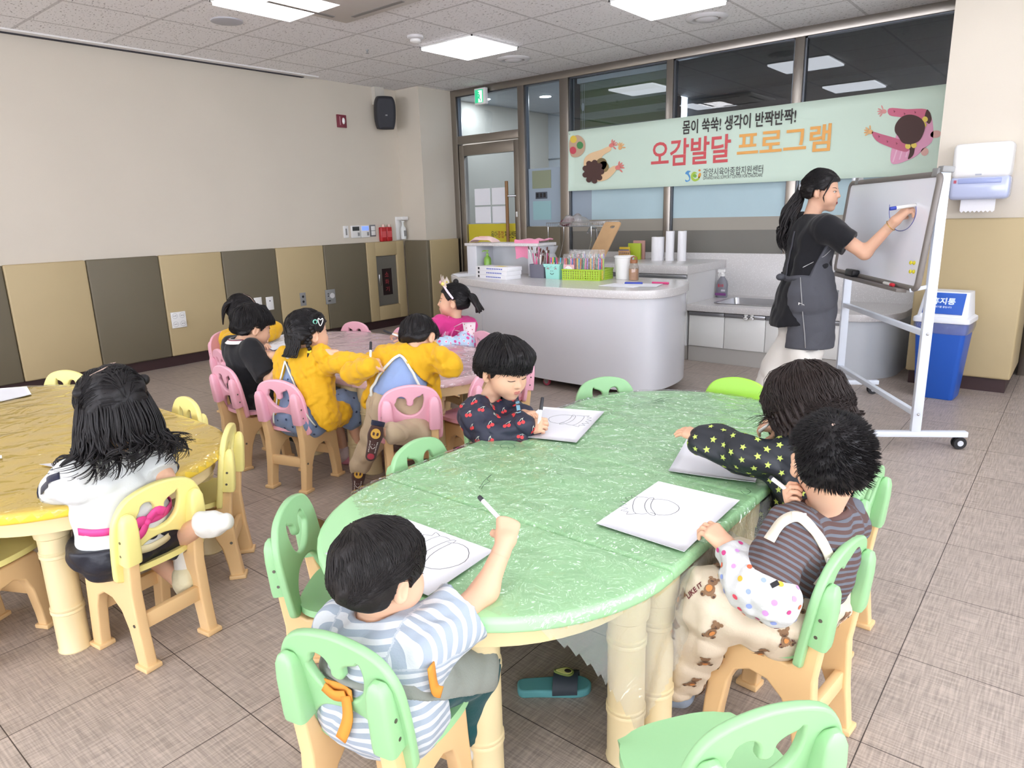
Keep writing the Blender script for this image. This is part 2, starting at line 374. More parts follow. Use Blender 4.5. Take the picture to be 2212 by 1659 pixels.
f_blue = mat('frosted film', '#b3cbd2', 0.5, var=(1.5, 0.05), spec=0.3); f_dusk = mat('grey blue film', '#98a5b2', 0.5); f_band = mat('taupe band', '#9d978c', 0.5); f_low = mat('dark low band', '#77746d', 0.5, var=(1.4, 0.08))
f_teal = mat('teal sheet', '#93b9bd', 0.6); f_sage = mat('sage card', '#8a9179', 0.6); f_grey = mat('blue grey frost', '#98a6b3', 0.5)
window(1, 0.485, 1.44, 2.262, 2.716)
window(2, 1.53, 2.02, 1.18, 2.716, [('frosted_film', 1.53, 2.02, 1.18, 1.82, f_grey)])
for n, (x0, x1) in enumerate(((2.135, 3.285), (3.355, 4.485), (4.565, 5.66))):
    fl = [('frosted_film', x0+(0.27 if n == 0 else 0), x1, 1.24, 2.10, f_blue), ('taupe_band', x0, x1, 1.12, 1.24, f_band), ('low_band', x0, x1, 0.90, 1.12, f_low)]
    if n == 0: fl.append(('grey_film', x0, x0+0.27, 1.24, 2.10, f_dusk))
    window(3+n, x0, x1, 0.90, 2.716, fl)
window(6, 6.43, 7.6, 0.11, 2.716, [('low_band', 6.43, 7.6, 0.11, 1.2, f_low)]); window(7, 7.68, X1, 0.11, 2.716)
one('wall_pad', MB().m(olive).box(1.535, 2.02, gy0-0.01, gy1, 0.05, 1.175, bev=0.012), 'olive pad below the narrow window beside the door', 'wall pad', 'padded wall panels')
# cards on the narrow window, seen through the frost
one('notice_card', MB().m(f_sage).box(1.60, 1.865, GLASS_Y-0.010, GLASS_Y-0.006, 1.60, 1.795), 'sage green card on the narrow window beside the door', 'card')
q = MB().m(mat('dark tray', '#4b525c', 0.4)).box(1.645, 1.81, GLASS_Y-0.014, GLASS_Y-0.006, 1.485, 1.56, bev=0.004)
q.m(black_plastic)
for k in range(3): q.box(1.66+k*0.05, 1.692+k*0.05, GLASS_Y-0.018, GLASS_Y-0.013, 1.5, 1.548)
one('switch_panel', q, 'dark three-window plate below the sage green card', 'switch panel')
one('notice_card', MB().m(f_teal).box(1.605, 1.86, GLASS_Y-0.010, GLASS_Y-0.006, 1.25, 1.46), 'pale teal sheet on the narrow window below the dark plate', 'card')
# ---- door
d = struct(thing('door_1', 'steel framed glass door with a long wooden bar handle and yellow strip', 'door', (0.49, GLASS_Y, 0)))
dz = 2.155
b = MB().m(steel).box(0.497, 0.575, gy0+0.008, gy1-0.02, 0.01, dz, bev=0.003).box(1.36, 1.432, gy0+0.008, gy1-0.02, 0.01, dz, bev=0.003)
b.box(0.575, 1.36, gy0+0.008, gy1-0.02, 2.03, dz, bev=0.003).box(0.575, 1.36, gy0+0.008, gy1-0.02, 0.01, 0.16, bev=0.003); b.build('frame', d)
MB().m(glass).box(0.575, 1.36, GLASS_Y-0.008, GLASS_Y, 0.16, 2.03).build('glass_pane', d)
MB().m(mat('yellow strip', '#cfbf35', 0.5)).box(0.58, 1.36, GLASS_Y-0.012, GLASS_Y-0.008, 0.98, 1.215).build('yellow_strip', d)
q = MB()
for s_, x0, w, c in (('육아', 0.95, 0.105, '#6d6a36'), ('종합', 1.055, 0.105, '#a0642a'), ('지원센터', 1.165, 0.2-0.01, '#33332a')):
    q.m(mat('strip ink '+c, c, 0.6)); text_fit(q, s_, basis((x0, GLASS_Y-0.0125, 1.045), (1, 0, 0), (0, 0, 1)), w, 0.085, 0.02)
q.build('lettering', d)
q = MB().m(mat('handle wood', '#8a6134', 0.45, var=(9, 0.12))).tube([(1.285, gy0-0.045, 0.62), (1.285, gy0-0.045, 1.70)], 0.02, 14)
hnd = q.build('handle', d); MB().m(chrome).tube([(1.30, gy0-0.045, 1.53), (1.38, gy0+0.01, 1.53)], 0.011).tube([(1.30, gy0-0.045, 0.82), (1.38, gy0+0.01, 0.82)], 0.011).build('bracket', hnd)
MB().m(white_plastic).box(1.375, 1.40, gy0, gy0+0.01, 1.29, 1.35, bev=0.003).build('door_lock', d)
for (x0, z0), nm in zip(((0.70, 1.44), (0.98, 1.44), (0.70, 1.225), (0.98, 1.225)), ('upper left', 'upper right', 'lower left', 'lower right')):
    one('notice_paper', MB().m(paper_white).box(x0, x0+0.255, GLASS_Y-0.0105, GLASS_Y-0.0085, z0, z0+0.195), 'white notice on the glass door, %s of four' % nm, 'paper', 'notices on the door')
# ---- hall behind the door and the dark room behind the long windows
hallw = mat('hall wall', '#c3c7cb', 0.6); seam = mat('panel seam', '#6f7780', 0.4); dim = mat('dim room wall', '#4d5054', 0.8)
struct(MB().m(hallw).box(0, 2.1, 7.0, 7.1, 0, 2.9).m(seam).box(0.72, 0.78, 6.985, 7.0, 0, 2.12).box(1.42, 1.48, 6.985, 7.0, 0, 2.12).box(0, 2.1, 6.985, 7.0, 2.12, 2.135).build('wall_hall'))
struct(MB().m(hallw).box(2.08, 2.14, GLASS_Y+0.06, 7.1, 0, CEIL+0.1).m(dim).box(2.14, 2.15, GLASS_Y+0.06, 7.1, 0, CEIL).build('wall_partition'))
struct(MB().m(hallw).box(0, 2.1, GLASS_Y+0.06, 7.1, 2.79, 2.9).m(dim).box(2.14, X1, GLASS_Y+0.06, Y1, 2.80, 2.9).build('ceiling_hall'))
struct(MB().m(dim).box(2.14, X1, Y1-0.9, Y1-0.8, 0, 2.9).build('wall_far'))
lamp = mat('hall lamp', '#ffffff', 0.5, emit=('#eef4ff', 240.0))
for i, (x, y) in enumerate(((0.95, 5.65), (1.0, 6.2), (1.62, 5.35), (0.3, 5.2))):
    t = thing('downlight', ['round downlight in the hall seen above the glass door', 'round downlight in the hall further back', 'brighter round downlight in the hall seen through the narrow window', 'round downlight in the hall near the corner pillar'][i], 'ceiling light', (x, y, 2.79), group='hall downlights')
    MB().m(white_plastic).lathe([(0.075, -0.006), (0.085, -0.004), (0.088, 0)], 24).build('rim', t, loc=(0, 0, 0)); MB().m(lamp).lathe([(0.0, -0.007), (0.072, -0.007)], 24, caps=False).build('lens', t, loc=(0, 0, 0))
# zebra blind in the dark room
gb = mat('green blind stripe', '#66784a', 0.8); wb = mat('pale blind stripe', '#98a08f', 0.8)
t = thing('roller_blind', 'green and white striped roller blind hanging inside the first wide window', 'blind', (2.2, GLASS_Y+0.12, 0))
q = MB()
for k in range(10): q.m((wb, gb)[k % 2]).box(2.19, 3.23, GLASS_Y+0.10, GLASS_Y+0.104, 2.66-0.075*(k+1), 2.66-0.075*k)
q.build('slats', t); MB().m(white_plastic).box(2.17, 3.24, GLASS_Y+0.07, GLASS_Y+0.13, 2.66, 2.71).build('head_rail', t)
MB().m(white_plastic).tube([(2.225, GLASS_Y+0.085, 2.66), (2.225, GLASS_Y+0.085, 2.05)], 0.002, 6).tube([(2.25, GLASS_Y+0.085, 2.66), (2.25, GLASS_Y+0.085, 2.05)], 0.002, 6).ball((2.238, GLASS_Y+0.08, 2.42), (0.02, 0.012, 0.04)).build('chain', t)
# ---- ceiling fittings
diff = mat('light diffuser', '#ffffff', 0.5, emit=('#f6f8ff', PANEL_POWER))
def panel_light(u, v, label):
    x0, y0 = 0.5+0.65*u, 0.65*v; t = thing('ceiling_light', label, 'ceiling light', (x0+0.325, y0+0.325, CEIL), group='square ceiling lights')
    q = MB().m(white_plastic); h = 0.313
    for a, b_, c, e in ((-h, h, -h, -h+0.012), (-h, h, h-0.012, h), (-h, -h+0.012, -h, h), (h-0.012, h, -h, h)): q.box(a, b_, c, e, -0.012, -0.0005)
    q.build('frame', t, loc=(0, 0, 0)); h -= 0.012
    MB().m(diff).box(-h, h, -h, h, -0.030, -0.001).build('diffuser', t, loc=(0, 0, 0))
for u, v, l in ((2, 4, 'square ceiling light near the exit sign, the farthest one'), (2, 1, 'square ceiling light cut by the top edge on the left'), (5, 4, 'square ceiling light cut by the top edge on the right, above the banner'),
                (5, 1, 'square ceiling light over the pink table'), (8, 4, 'square ceiling light in front of the right pillar'), (8, 1, 'square ceiling light over the green table'), (11, 4, 'square ceiling light right of the pillar'),
                (11, 1, 'square ceiling light near the right wall'), (2, -2, 'square ceiling light over the yellow table'), (5, -2, 'square ceiling light left of the camera'), (8, -2, 'square ceiling light above the camera'), (11, -2, 'square ceiling light right of the camera'),
                (2, -5, 'square ceiling light behind the yellow table'), (5, -5, 'square ceiling light behind the camera on the left'), (8, -5, 'square ceiling light behind the camera'), (11, -5, 'square ceiling light in the back right corner')):
    panel_light(u, v, l)
cgrey = mat('vent plastic', '#d3d1d2', 0.5); sgrey = mat('speaker grille', '#b9b9bf', 0.6, bump=(900, 0.3))
def disc(name, label, x, y, r, prof, m, cat):
    return one(name, MB().m(m).lathe([(a*r, CEIL+z) for a, z in prof], 32, Matrix.Translation((x, y, 0))), label, cat)
disc('ceiling_speaker', 'flat grey round speaker in the ceiling by the left wall', 1.429, 0.999, 0.115, [(1.0, 0), (0.99, -0.008), (0.9, -0.010), (0.5, -0.011), (0.0, -0.011)], sgrey, 'ceiling speaker')
for x, y, l in ((4.077, 3.571, 'round ceiling vent to the right, above the banner'), (2.08, 3.609, 'round ceiling vent left of the glass wall, near the exit sign')):
    t = thing('ceiling_vent', l, 'vent', (x, y, CEIL), group='round ceiling vents')
    MB().m(cgrey).lathe([(0.165, 0), (0.155, -0.012), (0.12, -0.020), (0.105, -0.012), (0.10, 0)], 36, caps=False).build('ring', t, loc=(0, 0, 0))
    MB().m(cgrey).lathe([(0.0, -0.030), (0.07, -0.026), (0.088, -0.014), (0.088, -0.008)], 32, caps=False).build('disc', t, loc=(0, 0, 0))
t = thing('smoke_detector', 'white smoke detector beside the farthest ceiling light', 'smoke detector', (2.065, 2.321, CEIL))
MB().m(cgrey).lathe([(0.068, 0), (0.068, -0.018), (0.055, -0.028)], 28).build('base', t, loc=(0, 0, 0)); MB().m(white_plastic).lathe([(0.045, -0.028), (0.045, -0.045), (0.03, -0.056), (0.0, -0.058)], 24).build('head', t, loc=(0, 0, 0))
q = MB().m(grey_plastic).lathe([(0.012, CEIL), (0.012, CEIL-0.012), (0.005, CEIL-0.015), (0.005, CEIL-0.03), (0.017, CEIL-0.032), (0.0, CEIL-0.036)], 12, Matrix.Translation((1.418, 2.341, 0)))
one('sprinkler', q, 'small sprinkler head in the ceiling between the two left lights', 'sprinkler')
t = thing('air_conditioner', 'white square ceiling air conditioner cut by the top edge', 'air conditioner', (2.60, 1.40, CEIL), 0.0)
MB().m(mat('cassette', '#cfc9c4', 0.5)).box(-0.46, 0.46, -0.46, 0.46, -0.03, 0, bev=0.03).build('cover', t, loc=(0, 0, 0))
q = MB().m(mat('cassette slot', '#86827f', 0.6))
for k in range(4): q.box(-0.27, 0.27, 0.35, 0.385, -0.034, -0.028, rotz(k*pi/2))
q.build('air_slots', t, loc=(0, 0, 0)); t.location = (2.53, 1.15, CEIL)
# exit sign
t = thing('exit_sign', 'green glowing running man exit sign above the glass door', 'exit sign', (0.93, GLASS_Y-0.09, 2.58))
MB().m(white_plastic).box(0.85, 1.02, GLASS_Y-0.115, GLASS_Y-0.065, 2.575, 2.755, bev=0.006).build('housing', t)
MB().m(mat('exit green', '#2fae7c', 0.4, emit=('#38c78d', 0.9))).box(0.863, 0.985, GLASS_Y-0.118, GLASS_Y-0.114, 2.595, 2.737).build('panel', t)
q = MB().m(mat('exit white', '#ffffff', 0.4, emit=('#ffffff', 1.2))); yy = GLASS_Y-0.1195; TF = basis((0.872, yy, 2.60), (1, 0, 0), (0, 0, 1))
q.prism([(0.045, 0.0), (0.10, 0.0), (0.10, 0.125), (0.045, 0.125)], 0.0008, TF)
q.build('doorway', t); q = MB().m(MATS['exit green']); TF = basis((0.872, yy-0.001, 2.60), (1, 0, 0), (0, 0, 1))
q.prism([(0.052+0.011*cos(a), 0.105+0.011*sin(a)) for a in np.linspace(0, 2*pi, 14)[:-1]], 0.0006, TF)
q.prism([(0.03, 0.085), (0.062, 0.093), (0.074, 0.07), (0.066, 0.045), (0.085, 0.03), (0.08, 0.008), (0.072, 0.008), (0.07, 0.026), (0.05, 0.042), (0.035, 0.02), (0.012, 0.015), (0.012, 0.024), (0.03, 0.03), (0.045, 0.055), (0.05, 0.075), (0.034, 0.075)], 0.0006, TF)
q.build('running_figure', t)
# ---------------------------------------------------------------- tables
leg_cream = mat('cream table leg', '#e2d0a3', 0.42); apron_cream = mat('cream apron', '#e3cd9c', 0.45)
def tplastic(name, c): return mat(name, c, 0.38, bump=(60, 0.03), var=(2.0, 0.04))
RT, ML = 0.505, 1.06
def stadium(n=28, r=RT, half=ML/2):
    o = [(half+r*cos(a), r*sin(a)) for a in np.linspace(-pi/2, pi/2, n)]
    o += [(-half+r*cos(a), r*sin(a)) for a in np.linspace(pi/2, 3*pi/2, n)]; return o
def seg_outline(k):
    """the four table units along local x: half round, square, square, half round"""
    g = 0.002
    if k == 0: return [(-ML/2-g+RT*cos(a), RT*sin(a)) for a in np.linspace(pi/2, 3*pi/2, 30)]
    if k == 3: return [(ML/2+g+RT*cos(a), RT*sin(a)) for a in np.linspace(-pi/2, pi/2, 30)]
    x0 = -ML/2+(k-1)*ML/2+g; x1 = x0+ML/2-2*g; return rrect(x0, x1, -RT, RT, 0.012, 3)
def leg_prof(h):
    p = [(0.048, 0.0), (0.049, 0.004), (0.046, 0.008)]
    for z in (0.30, 0.70): p += [(0.0455, h*z-0.012), (0.049, h*z-0.009), (0.049, h*z-0.003), (0.0465, h*z), (0.049, h*z+0.003), (0.049, h*z+0.009), (0.0455, h*z+0.012)]
    p += [(0.046, h-0.09), (0.052, h-0.085), (0.055, h-0.06), (0.055, h)]; return p
def table_unit(kind, color, T, label, group):
    """one table of the group: kind 0/3 half round, 1/2 rectangular"""
    ol = seg_outline(kind); cx = sum(p[0] for p in ol)/len(ol)
    base = T @ Vector((cx, 0, 0)); t = thing('half_round_table' if kind in (0, 3) else 'rectangular_table', label, 'table', base, atan2(T[1][0], T[0][0]), group)
    M = Matrix.Translation((-cx, 0, 0))
    MB().m(color).plate([ol], 0.036, 0.012, M @ Matrix.Translation((0, 0, TABLE_H-0.018)), 3).build('table_top', t, loc=(0, 0, 0), auto=60)
    inner = [(cx+(x-cx)*0.87, y*0.87) for x, y in ol]; inner2 = [(cx+(x-cx)*0.80, y*0.82) for x, y in ol]
    MB().m(apron_cream).plate([inner, inner2], 0.05, 0.0, M @ Matrix.Translation((0, 0, TABLE_H-0.061))).build('apron', t, loc=(0, 0, 0))
    if kind in (0, 3):
        s = -1 if kind == 0 else 1; x0 = s*ML/2
        L = [(x0+s*0.055, RT-0.09), (x0+s*0.055, -RT+0.09), (x0+s*0.34, 0.20), (x0+s*0.34, -0.20)]
    else:
        x0 = -ML/2+(kind-1)*ML/2; L = [(x0+0.055, RT-0.07), (x0+0.055, -RT+0.07), (x0+ML/2-0.055, RT-0.07), (x0+ML/2-0.055, -RT+0.07)]
    for x, y in L: MB().m(leg_cream).lathe(leg_prof(TABLE_H-0.036), 20, M @ Matrix.Translation((x, y, 0))).build('leg', t, loc=(0, 0, 0))
    return t
def table_group(name, color, cx, cy, rz, labels):
    T = Matrix.Translation((cx, cy, 0)) @ rotz(rz)
    for k in range(4): table_unit(k, color, T, labels[k], name)
    return T
TG = table_group('green tables', tplastic('green table plastic', '#a8dba3'), 5.50, -0.205, pi/2,
    ['green half-round table at the near end, beside the child in grey stripes', 'green rectangular table with the spiky hair drawing and overalls child beside it', 'green rectangular table where the cherry smock child draws', 'green half-round table at the far end, towards the whiteboard'])
TP = table_group('pink tables', tplastic('pink table plastic', '#fbd9de'), 3.26, 0.585, radians(-2.5),
    ['pink half-round table at the wall end, by the child in yellow', 'pink rectangular table in front of the black shirt child', 'pink rectangular table with the leaning child', 'pink half-round table at the end near the green tables'])
TY = table_group('yellow tables', tplastic('yellow table plastic', '#f2ce45'), 3.39, -1.265, 0.0,
    ['yellow half-round table at the left edge of the photo', 'yellow rectangular table, left one of two', 'yellow rectangular table in front of the long haired girl', 'yellow half-round table end beside the long haired girl'])
# ---- clear plastic covers: flat on the table, falling over its edge
def doodle(cov, pxs):
    q = MB().m(mat('pen doodle', '#3e5b46', 0.6))
    for st in pxs: q.tube([tuple(atz(x, y, TABLE_H+0.0095)) for x, y in smooth_loop(st, 3, False)], 0.0009, 4, flat=0.5)
    q.build('pen_doodle', cov, auto=0)
def cover(T, name, label, uv_poly, m, nu=110, nv=70, over=0.09, seed=1, fold=0.004, m2=None):
    """uv_poly(u, v): True where the sheet is; u, v are unrolled table coordinates"""
    q = MB().m(m); half, r = ML/2, RT; pts = {}; rr = np.random.default_rng(seed); ph = rr.uniform(0, 6, 8)
    us = np.linspace(-half-r-over, half+r+over, nu); vs = np.linspace(-r-over, r+over, nv); V = []; idx = -np.ones((nu, nv), int)
    for i, u in enumerate(us):
        for j, v in enumerate(vs):
            cx = max(-half, min(half, u)); dx, dy = u-cx, v; dd = sqrt(dx*dx+dy*dy)
            w = fold*(0.5*sin(9*u+7*v+ph[0])+0.5*sin(14*u-11*v+ph[1])+0.35*sin(31*u+17*v+ph[2])+0.3*sin(23*v-37*u+ph[3]))
            if dd <= r+0.003: p = (u, v, TABLE_H+0.0035+abs(w)*0.8)
            else:
                e = dd-r; nx, ny = dx/dd, dy/dd; a = min(e, 0.02)/0.02
                rad = r+0.008*a+(0.008*sin(13*(u-v)+ph[4])+0.008*sin(29*(u-v)+ph[5]))*min(e*5, 1)+0.014*min(e*4, 1)
                p = (cx+nx*rad, ny*rad, TABLE_H+0.0035-max(0, e-0.004))
            idx[i, j] = len(V); V.append(p)
    F = []; G = []
    for i in range(nu-1):
        for j in range(nv-1):
            if uv_poly((us[i]+us[i+1])/2, (vs[j]+vs[j+1])/2): (G if m2 is not None and min(V[idx[a, b_]][2] for a in (i, i+1) for b_ in (j, j+1)) < TABLE_H-0.03 else F).append((idx[i, j], idx[i+1, j], idx[i+1, j+1], idx[i, j+1]))
    used = sorted({a for f in F+G for a in f}); re = {a: k for k, a in enumerate(used)}
    q.raw([T @ Vector(V[a]) for a in used], [tuple(re[a] for a in f) for f in F])
    if G: q.m(m2).raw([], [tuple(re[a]-len(q.v) for a in f) for f in G])
    return one(name, q, label, 'table cover', auto=0)
clear = film('clear table film', '#fbfcfb', 1.3, 0.025, (15, 0.8), 0.012, '#e9f0ea', 2.5, 0.035)
clear_y = film('clear film on yellow', '#f7f6f0', 1.3, 0.05, (9, 0.7), 0.07, '#e6ddc0', 2.0, 0.025)
clear_p = film('clear film on pink', '#f7f3f4', 1.2, 0.06, (9, 0.6), 0.14, '#f2e4e8', 2.0, 0.02)
# green: local u runs to the far end (+y of the room), v to the left (-x)
def green_area(u, v):
    if v > RT+0.05 or u > ML/2+RT+0.02: return False
    if u < -0.98 + 0.55*max(0, v+0.05) - 0.25*min(0, v+0.05) and u < -0.45: return False          # bare near end
    d = sqrt(max(0, abs(u)-ML/2)**2+v*v); ang = math.degrees(atan2(-(u+ML/2), -v))
    hang = 0.02
    if u <= -ML/2 and v < 0: hang = max(0.02, min(0.40, 0.42*(62-ang)/30)) if ang > 24 else 0.40-0.20*(24-ang)/24
    elif v < 0: hang = 0.20-0.07*min(1, (u+ML/2)/1.1)
    elif u > ML/2: hang = 0.04
    if d > RT+hang: return False
    return True
cov = cover(TG, 'plastic_cover', 'clear crinkled plastic sheet spread over the green tables', green_area, clear, 300, 190, 0.42, 3, 0.005, film('hanging clear film', '#f4f6f4', 1.3, 0.06, (12, 0.6), 0.17, '#dfe4df', 3.0, 0.03))
doodle(cov, [[(1080, 962), (1090, 957), (1108, 959), (1112, 966), (1100, 970), (1098, 965), (1085, 968), (1080, 962)], [(1035, 1055), (1045, 1040), (1055, 1030), (1062, 1025), (1052, 1035), (1058, 1040), (1045, 1048), (1040, 1056)], [(1360, 880), (1385, 872), (1410, 866), (1432, 860), (1415, 866), (1435, 866), (1400, 872)], [(1420, 862), (1445, 858), (1425, 865), (1452, 863)], [(1560, 895), (1600, 885), (1640, 892), (1655, 905)], [(1165, 1013), (1180, 1018)], [(1340, 920), (1350, 924), (1358, 920)], [(1600, 1060), (1610, 1068), (1622, 1062), (1612, 1055)], [(1200, 1022), (1215, 1026)]])
cover(TP, 'plastic_cover', 'clear plastic sheet over the pink tables', lambda u, v: sqrt(max(0, abs(u)-ML/2)**2+v*v) < RT+0.035, clear_p, 110, 60, 0.06, 5, 0.003)
cover(TY, 'plastic_cover', 'clear plastic sheet over the yellow tables, hanging at the near side', lambda u, v: v < RT-0.015 and sqrt(max(0, abs(u)-ML/2)**2+v*v) < RT+(0.17 if u < 0.68 and v < 0 else 0.02), clear_y, 110, 70, 0.18, 8, 0.004, MATS['hanging clear film'])
# ---------------------------------------------------------------- children's chairs
tan = mat('tan chair frame', '#e9c48f', 0.42, var=(8, 0.03))
SCREW = mat('screw', '#7a776f', 0.35, metal=0.8)
BACK = smooth_loop([(-0.150, -0.02), (-0.150, 0.10), (-0.138, 0.165), (-0.095, 0.215), (0, 0.235), (0.095, 0.215), (0.138, 0.165), (0.150, 0.10), (0.150, -0.02), (0.143, -0.045), (0.120, -0.052), (0.098, -0.035), (0.088, 0.010), (0.055, 0.046), (0, 0.058), (-0.055, 0.046), (-0.088, 0.010), (-0.098, -0.035), (-0.120, -0.052), (-0.143, -0.045)], 4)
HOLE = smooth_loop([(-0.058, 0.175), (-0.044, 0.182), (-0.026, 0.176), (-0.016, 0.158), (-0.015, 0.138), (0.0, 0.130), (0.014, 0.138), (0.017, 0.160), (0.030, 0.172), (0.052, 0.180), (0.060, 0.186), (0.064, 0.155), (0.054, 0.115), (0.030, 0.090), (0, 0.083), (-0.030, 0.090), (-0.056, 0.112), (-0.072, 0.142), (-0.064, 0.158)], 3)
SIDE = [(-0.152, 0.0), (-0.104, 0.0), (-0.096, 0.06), (-0.083, 0.13), (-0.060, 0.185), (-0.022, 0.218), (0.022, 0.224), (0.058, 0.205), (0.078, 0.16), (0.094, 0.06), (0.100, 0.0), (0.147, 0.0), (0.138, 0.10), (0.128, 0.20), (0.122, 0.272), (0.112, 0.284), (-0.070, 0.284), (-0.090, 0.296), (-0.108, 0.34), (-0.133, 0.47), (-0.152, 0.47), (-0.142, 0.34), (-0.132, 0.26), (-0.138, 0.13)]
def make_chair(color, label, loc, rz, group, solid=False):
    t = thing('chair', label, 'chair', loc, rz, group); I = (0, 0, 0)
    for s in (-1, 1):
        q = MB().m(tan).plate([SIDE], 0.036, 0.006, basis((s*0.108, 0, 0), (0, 1, 0), (0, 0, 1)), 2)
        for y in (-0.128, 0.124): q.box(s*0.108-0.027, s*0.108+0.027, y-0.031, y+0.031, 0, 0.016, bev=0.004)
        q.m(SCREW).lathe([(0.0055, 0.0), (0.0055, 0.0015), (0, 0.0015)], 10, basis((s*0.1262, -0.120, 0.15), (0, 1, 0), (0, 0, 1), (s, 0, 0)) if s > 0 else basis((s*0.1262, -0.120, 0.15), (0, -1, 0), (0, 0, 1), (s, 0, 0)))
        q.build('side_frame', t, loc=I)
    for y in (-0.117, 0.112): MB().m(tan).box(-0.094, 0.094, y-0.011, y+0.011, 0.125, 0.175, bev=0.004).build('stretcher', t, loc=I)
    g = []
    for i in range(13):
        row = []
        for j in range(13):
            a, b_ = -1+2*i/12, -1+2*j/12; k = (abs(a)**3+abs(b_)**3)**(1/3) or 1e-6; mx = max(abs(a), abs(b_)); sc = mx/k
            x = a*sc*0.152; y = 0.03+b_*sc*0.140
            row.append((x, y, 0.302-0.012*(1-a*a)*(1-b_*b_)-0.012*max(0, b_-0.6)))
        g.append(row)
    MB().m(color).sheet(g, thick=0.018).build('seat', t, loc=I, auto=50)
    tilt = radians(9); TB = Matrix.Translation((0, -0.104, 0.345)) @ Matrix.Rotation(tilt, 4, 'X') @ basis((0, 0, 0), (1, 0, 0), (0, 0, 1), (0, -1, 0))
    MB().m(color).plate([BACK] if solid else [BACK, HOLE], 0.020, 0.006, TB, 2).build('backrest', t, loc=I)
    for s in (-1, 1):
        TC = Matrix.Translation((s*0.110, -0.124, 0.0)) @ Matrix.Translation((0, 0, 0.36)) @ Matrix.Rotation(tilt, 4, 'X')
        rings = []
        for z, w, dd in ((0.0, 0.027, 0.027), (0.015, 0.0275, 0.0275), (0.10, 0.025, 0.022), (0.135, 0.022, 0.017), (0.152, 0.015, 0.011), (0.158, 0.006, 0.005)):
            rings.append([(w*p[0], dd*p[1]-0.004, z) for p in rrect(-1, 1, -1, 1, 0.45, 3)])
        n = len(rings[0]); vs = [p for r_ in rings for p in r_]; fs = [(i*n+j, i*n+(j+1) % n, (i+1)*n+(j+1) % n, (i+1)*n+j) for i in range(5) for j in range(n)]+[tuple(range(n))[::-1], tuple(5*n+j for j in range(n))]
        q = MB().m(color).raw(vs, fs, TC).m(SCREW)
        for z in (0.03, 0.075): q.lathe([(0.0045, 0), (0.0045, 0.0012), (0, 0.0012)], 8, TC @ basis((s*0.0262, -0.004, z), (0, 1, 0), (0, 0, 1), (s, 0, 0)) if s > 0 else TC @ basis((s*0.0262, -0.004, z), (0, -1, 0), (0, 0, 1), (s, 0, 0)))
        q.build('post_cap', t, loc=I)
    return t
c_green = tplastic('green chair plastic', '#97c691'); c_pink = tplastic('pink chair plastic', '#efb3c3'); c_yel = tplastic('yellow chair plastic', '#eee391'); c_lime = tplastic('lime chair plastic', '#a4dc4a')
CH = {}
def chair(key, color, bx, by, fx, fy, label, group):
    """bx, by: middle of the backrest (on the floor plan); fx, fy: the way the sitter faces"""
    L = sqrt(fx*fx+fy*fy); fx /= L; fy /= L; rz = atan2(-fx, fy)
    ox, oy = bx+fx*0.128, by+fy*0.128
    solid = key == 'G6'; fam = (color, solid)
    if fam not in CH: t = make_chair(color, label, (ox, oy, 0), rz, group, solid); CH[fam] = t
    else:
        t = copy_tree(CH[fam]); t.location = (ox, oy, 0); t.rotation_euler = (0, 0, rz); t['label'] = label; t['group'] = group
    CHAIR[key] = dict(o=(ox, oy), f=(fx, fy), rz=rz); return t
CHAIR = {}
GC, PC, YC = 'green chairs around the green tables', 'pink chairs around the pink tables', 'yellow chairs around the yellow tables'
chair('G1', c_green, 5.645, -1.412, -0.22, 0.97, 'green chair under the child in grey and white stripes', GC)
chair('G2', c_green, 5.03, -1.10, 0.80, 0.60, 'empty green chair at the near left curve with pen scribbles on its back', GC)
g2 = CH[(c_green, False)] if False else None
chair('G3', c_green, 4.935, -0.53, 0.98, 0.08, 'empty green chair on the left side whose back just shows over the table edge', GC)
chair('G4', c_green, 4.80, 0.02, 0.98, -0.15, 'green chair under the child in the navy cherry smock', GC)
chair('G5', c_green, 4.98, 0.62, 0.80, -0.60, 'empty green chair at the far left curve, in front of the white counter', GC)
chair('G6', c_lime, 5.49, 0.93, 0.12, -1.0, 'empty lime chair with a solid back at the far tip of the green tables', GC)
chair('G7', c_green, 6.235, 0.06, -1.0, 0.05, 'green chair of the child in the black star smock', GC)
chair('G8', c_green, 6.30, -0.47, -0.99, 0.10, 'green chair under the child in bear print overalls', GC)
chair('G9', c_green, 6.355, -1.12, -0.82, 0.57, 'empty green chair at the bottom right corner, seen from above', GC)
chair('P1', c_pink, 1.95, 0.40, 0.97, 0.2, 'pink chair under the child at the wall end of the pink table', PC)
chair('P2', c_pink, 2.62, 0.00, 0.2, 0.98, 'empty pink chair seen edge-on between two others by the black shirt child', PC)
chair('P3', c_pink, 3.10, -0.235, 0.05, 1.0, 'pink chair under the child in the black shirt', PC)
chair('P4', c_pink, 3.662, -0.267, -0.27, 0.96, 'pink chair under the girl with braids', PC)
chair('P5', c_pink, 4.30, 0.01, -0.80, 0.60, 'pink chair the leaning child kneels on', PC)
chair('P6', c_pink, 4.40, 0.47, -0.98, 0.1, 'empty pink chair between the leaning child and the cherry smock child', PC)
chair('P7', c_pink, 4.20, 0.98, -0.6, -0.8, 'empty pink chair mostly hidden behind the cherry smock child', PC)
chair('P8', c_pink, 3.60, 1.31, -0.25, -0.97, 'empty pink chair right of the girl with the crown, by the counter', PC)
chair('P9', c_pink, 2.46, 1.15, 0.15, -0.99, 'empty pink chair on the far side, next to the beige pad', PC)
chair('P10', c_pink, 2.98, 1.20, 0.1, -1.0, 'empty pink chair on the far side behind the raised marker', PC)
chair('Y1', c_yel, 4.554, -1.26, -0.98, -0.15, 'yellow chair under the girl with long wavy hair', YC)
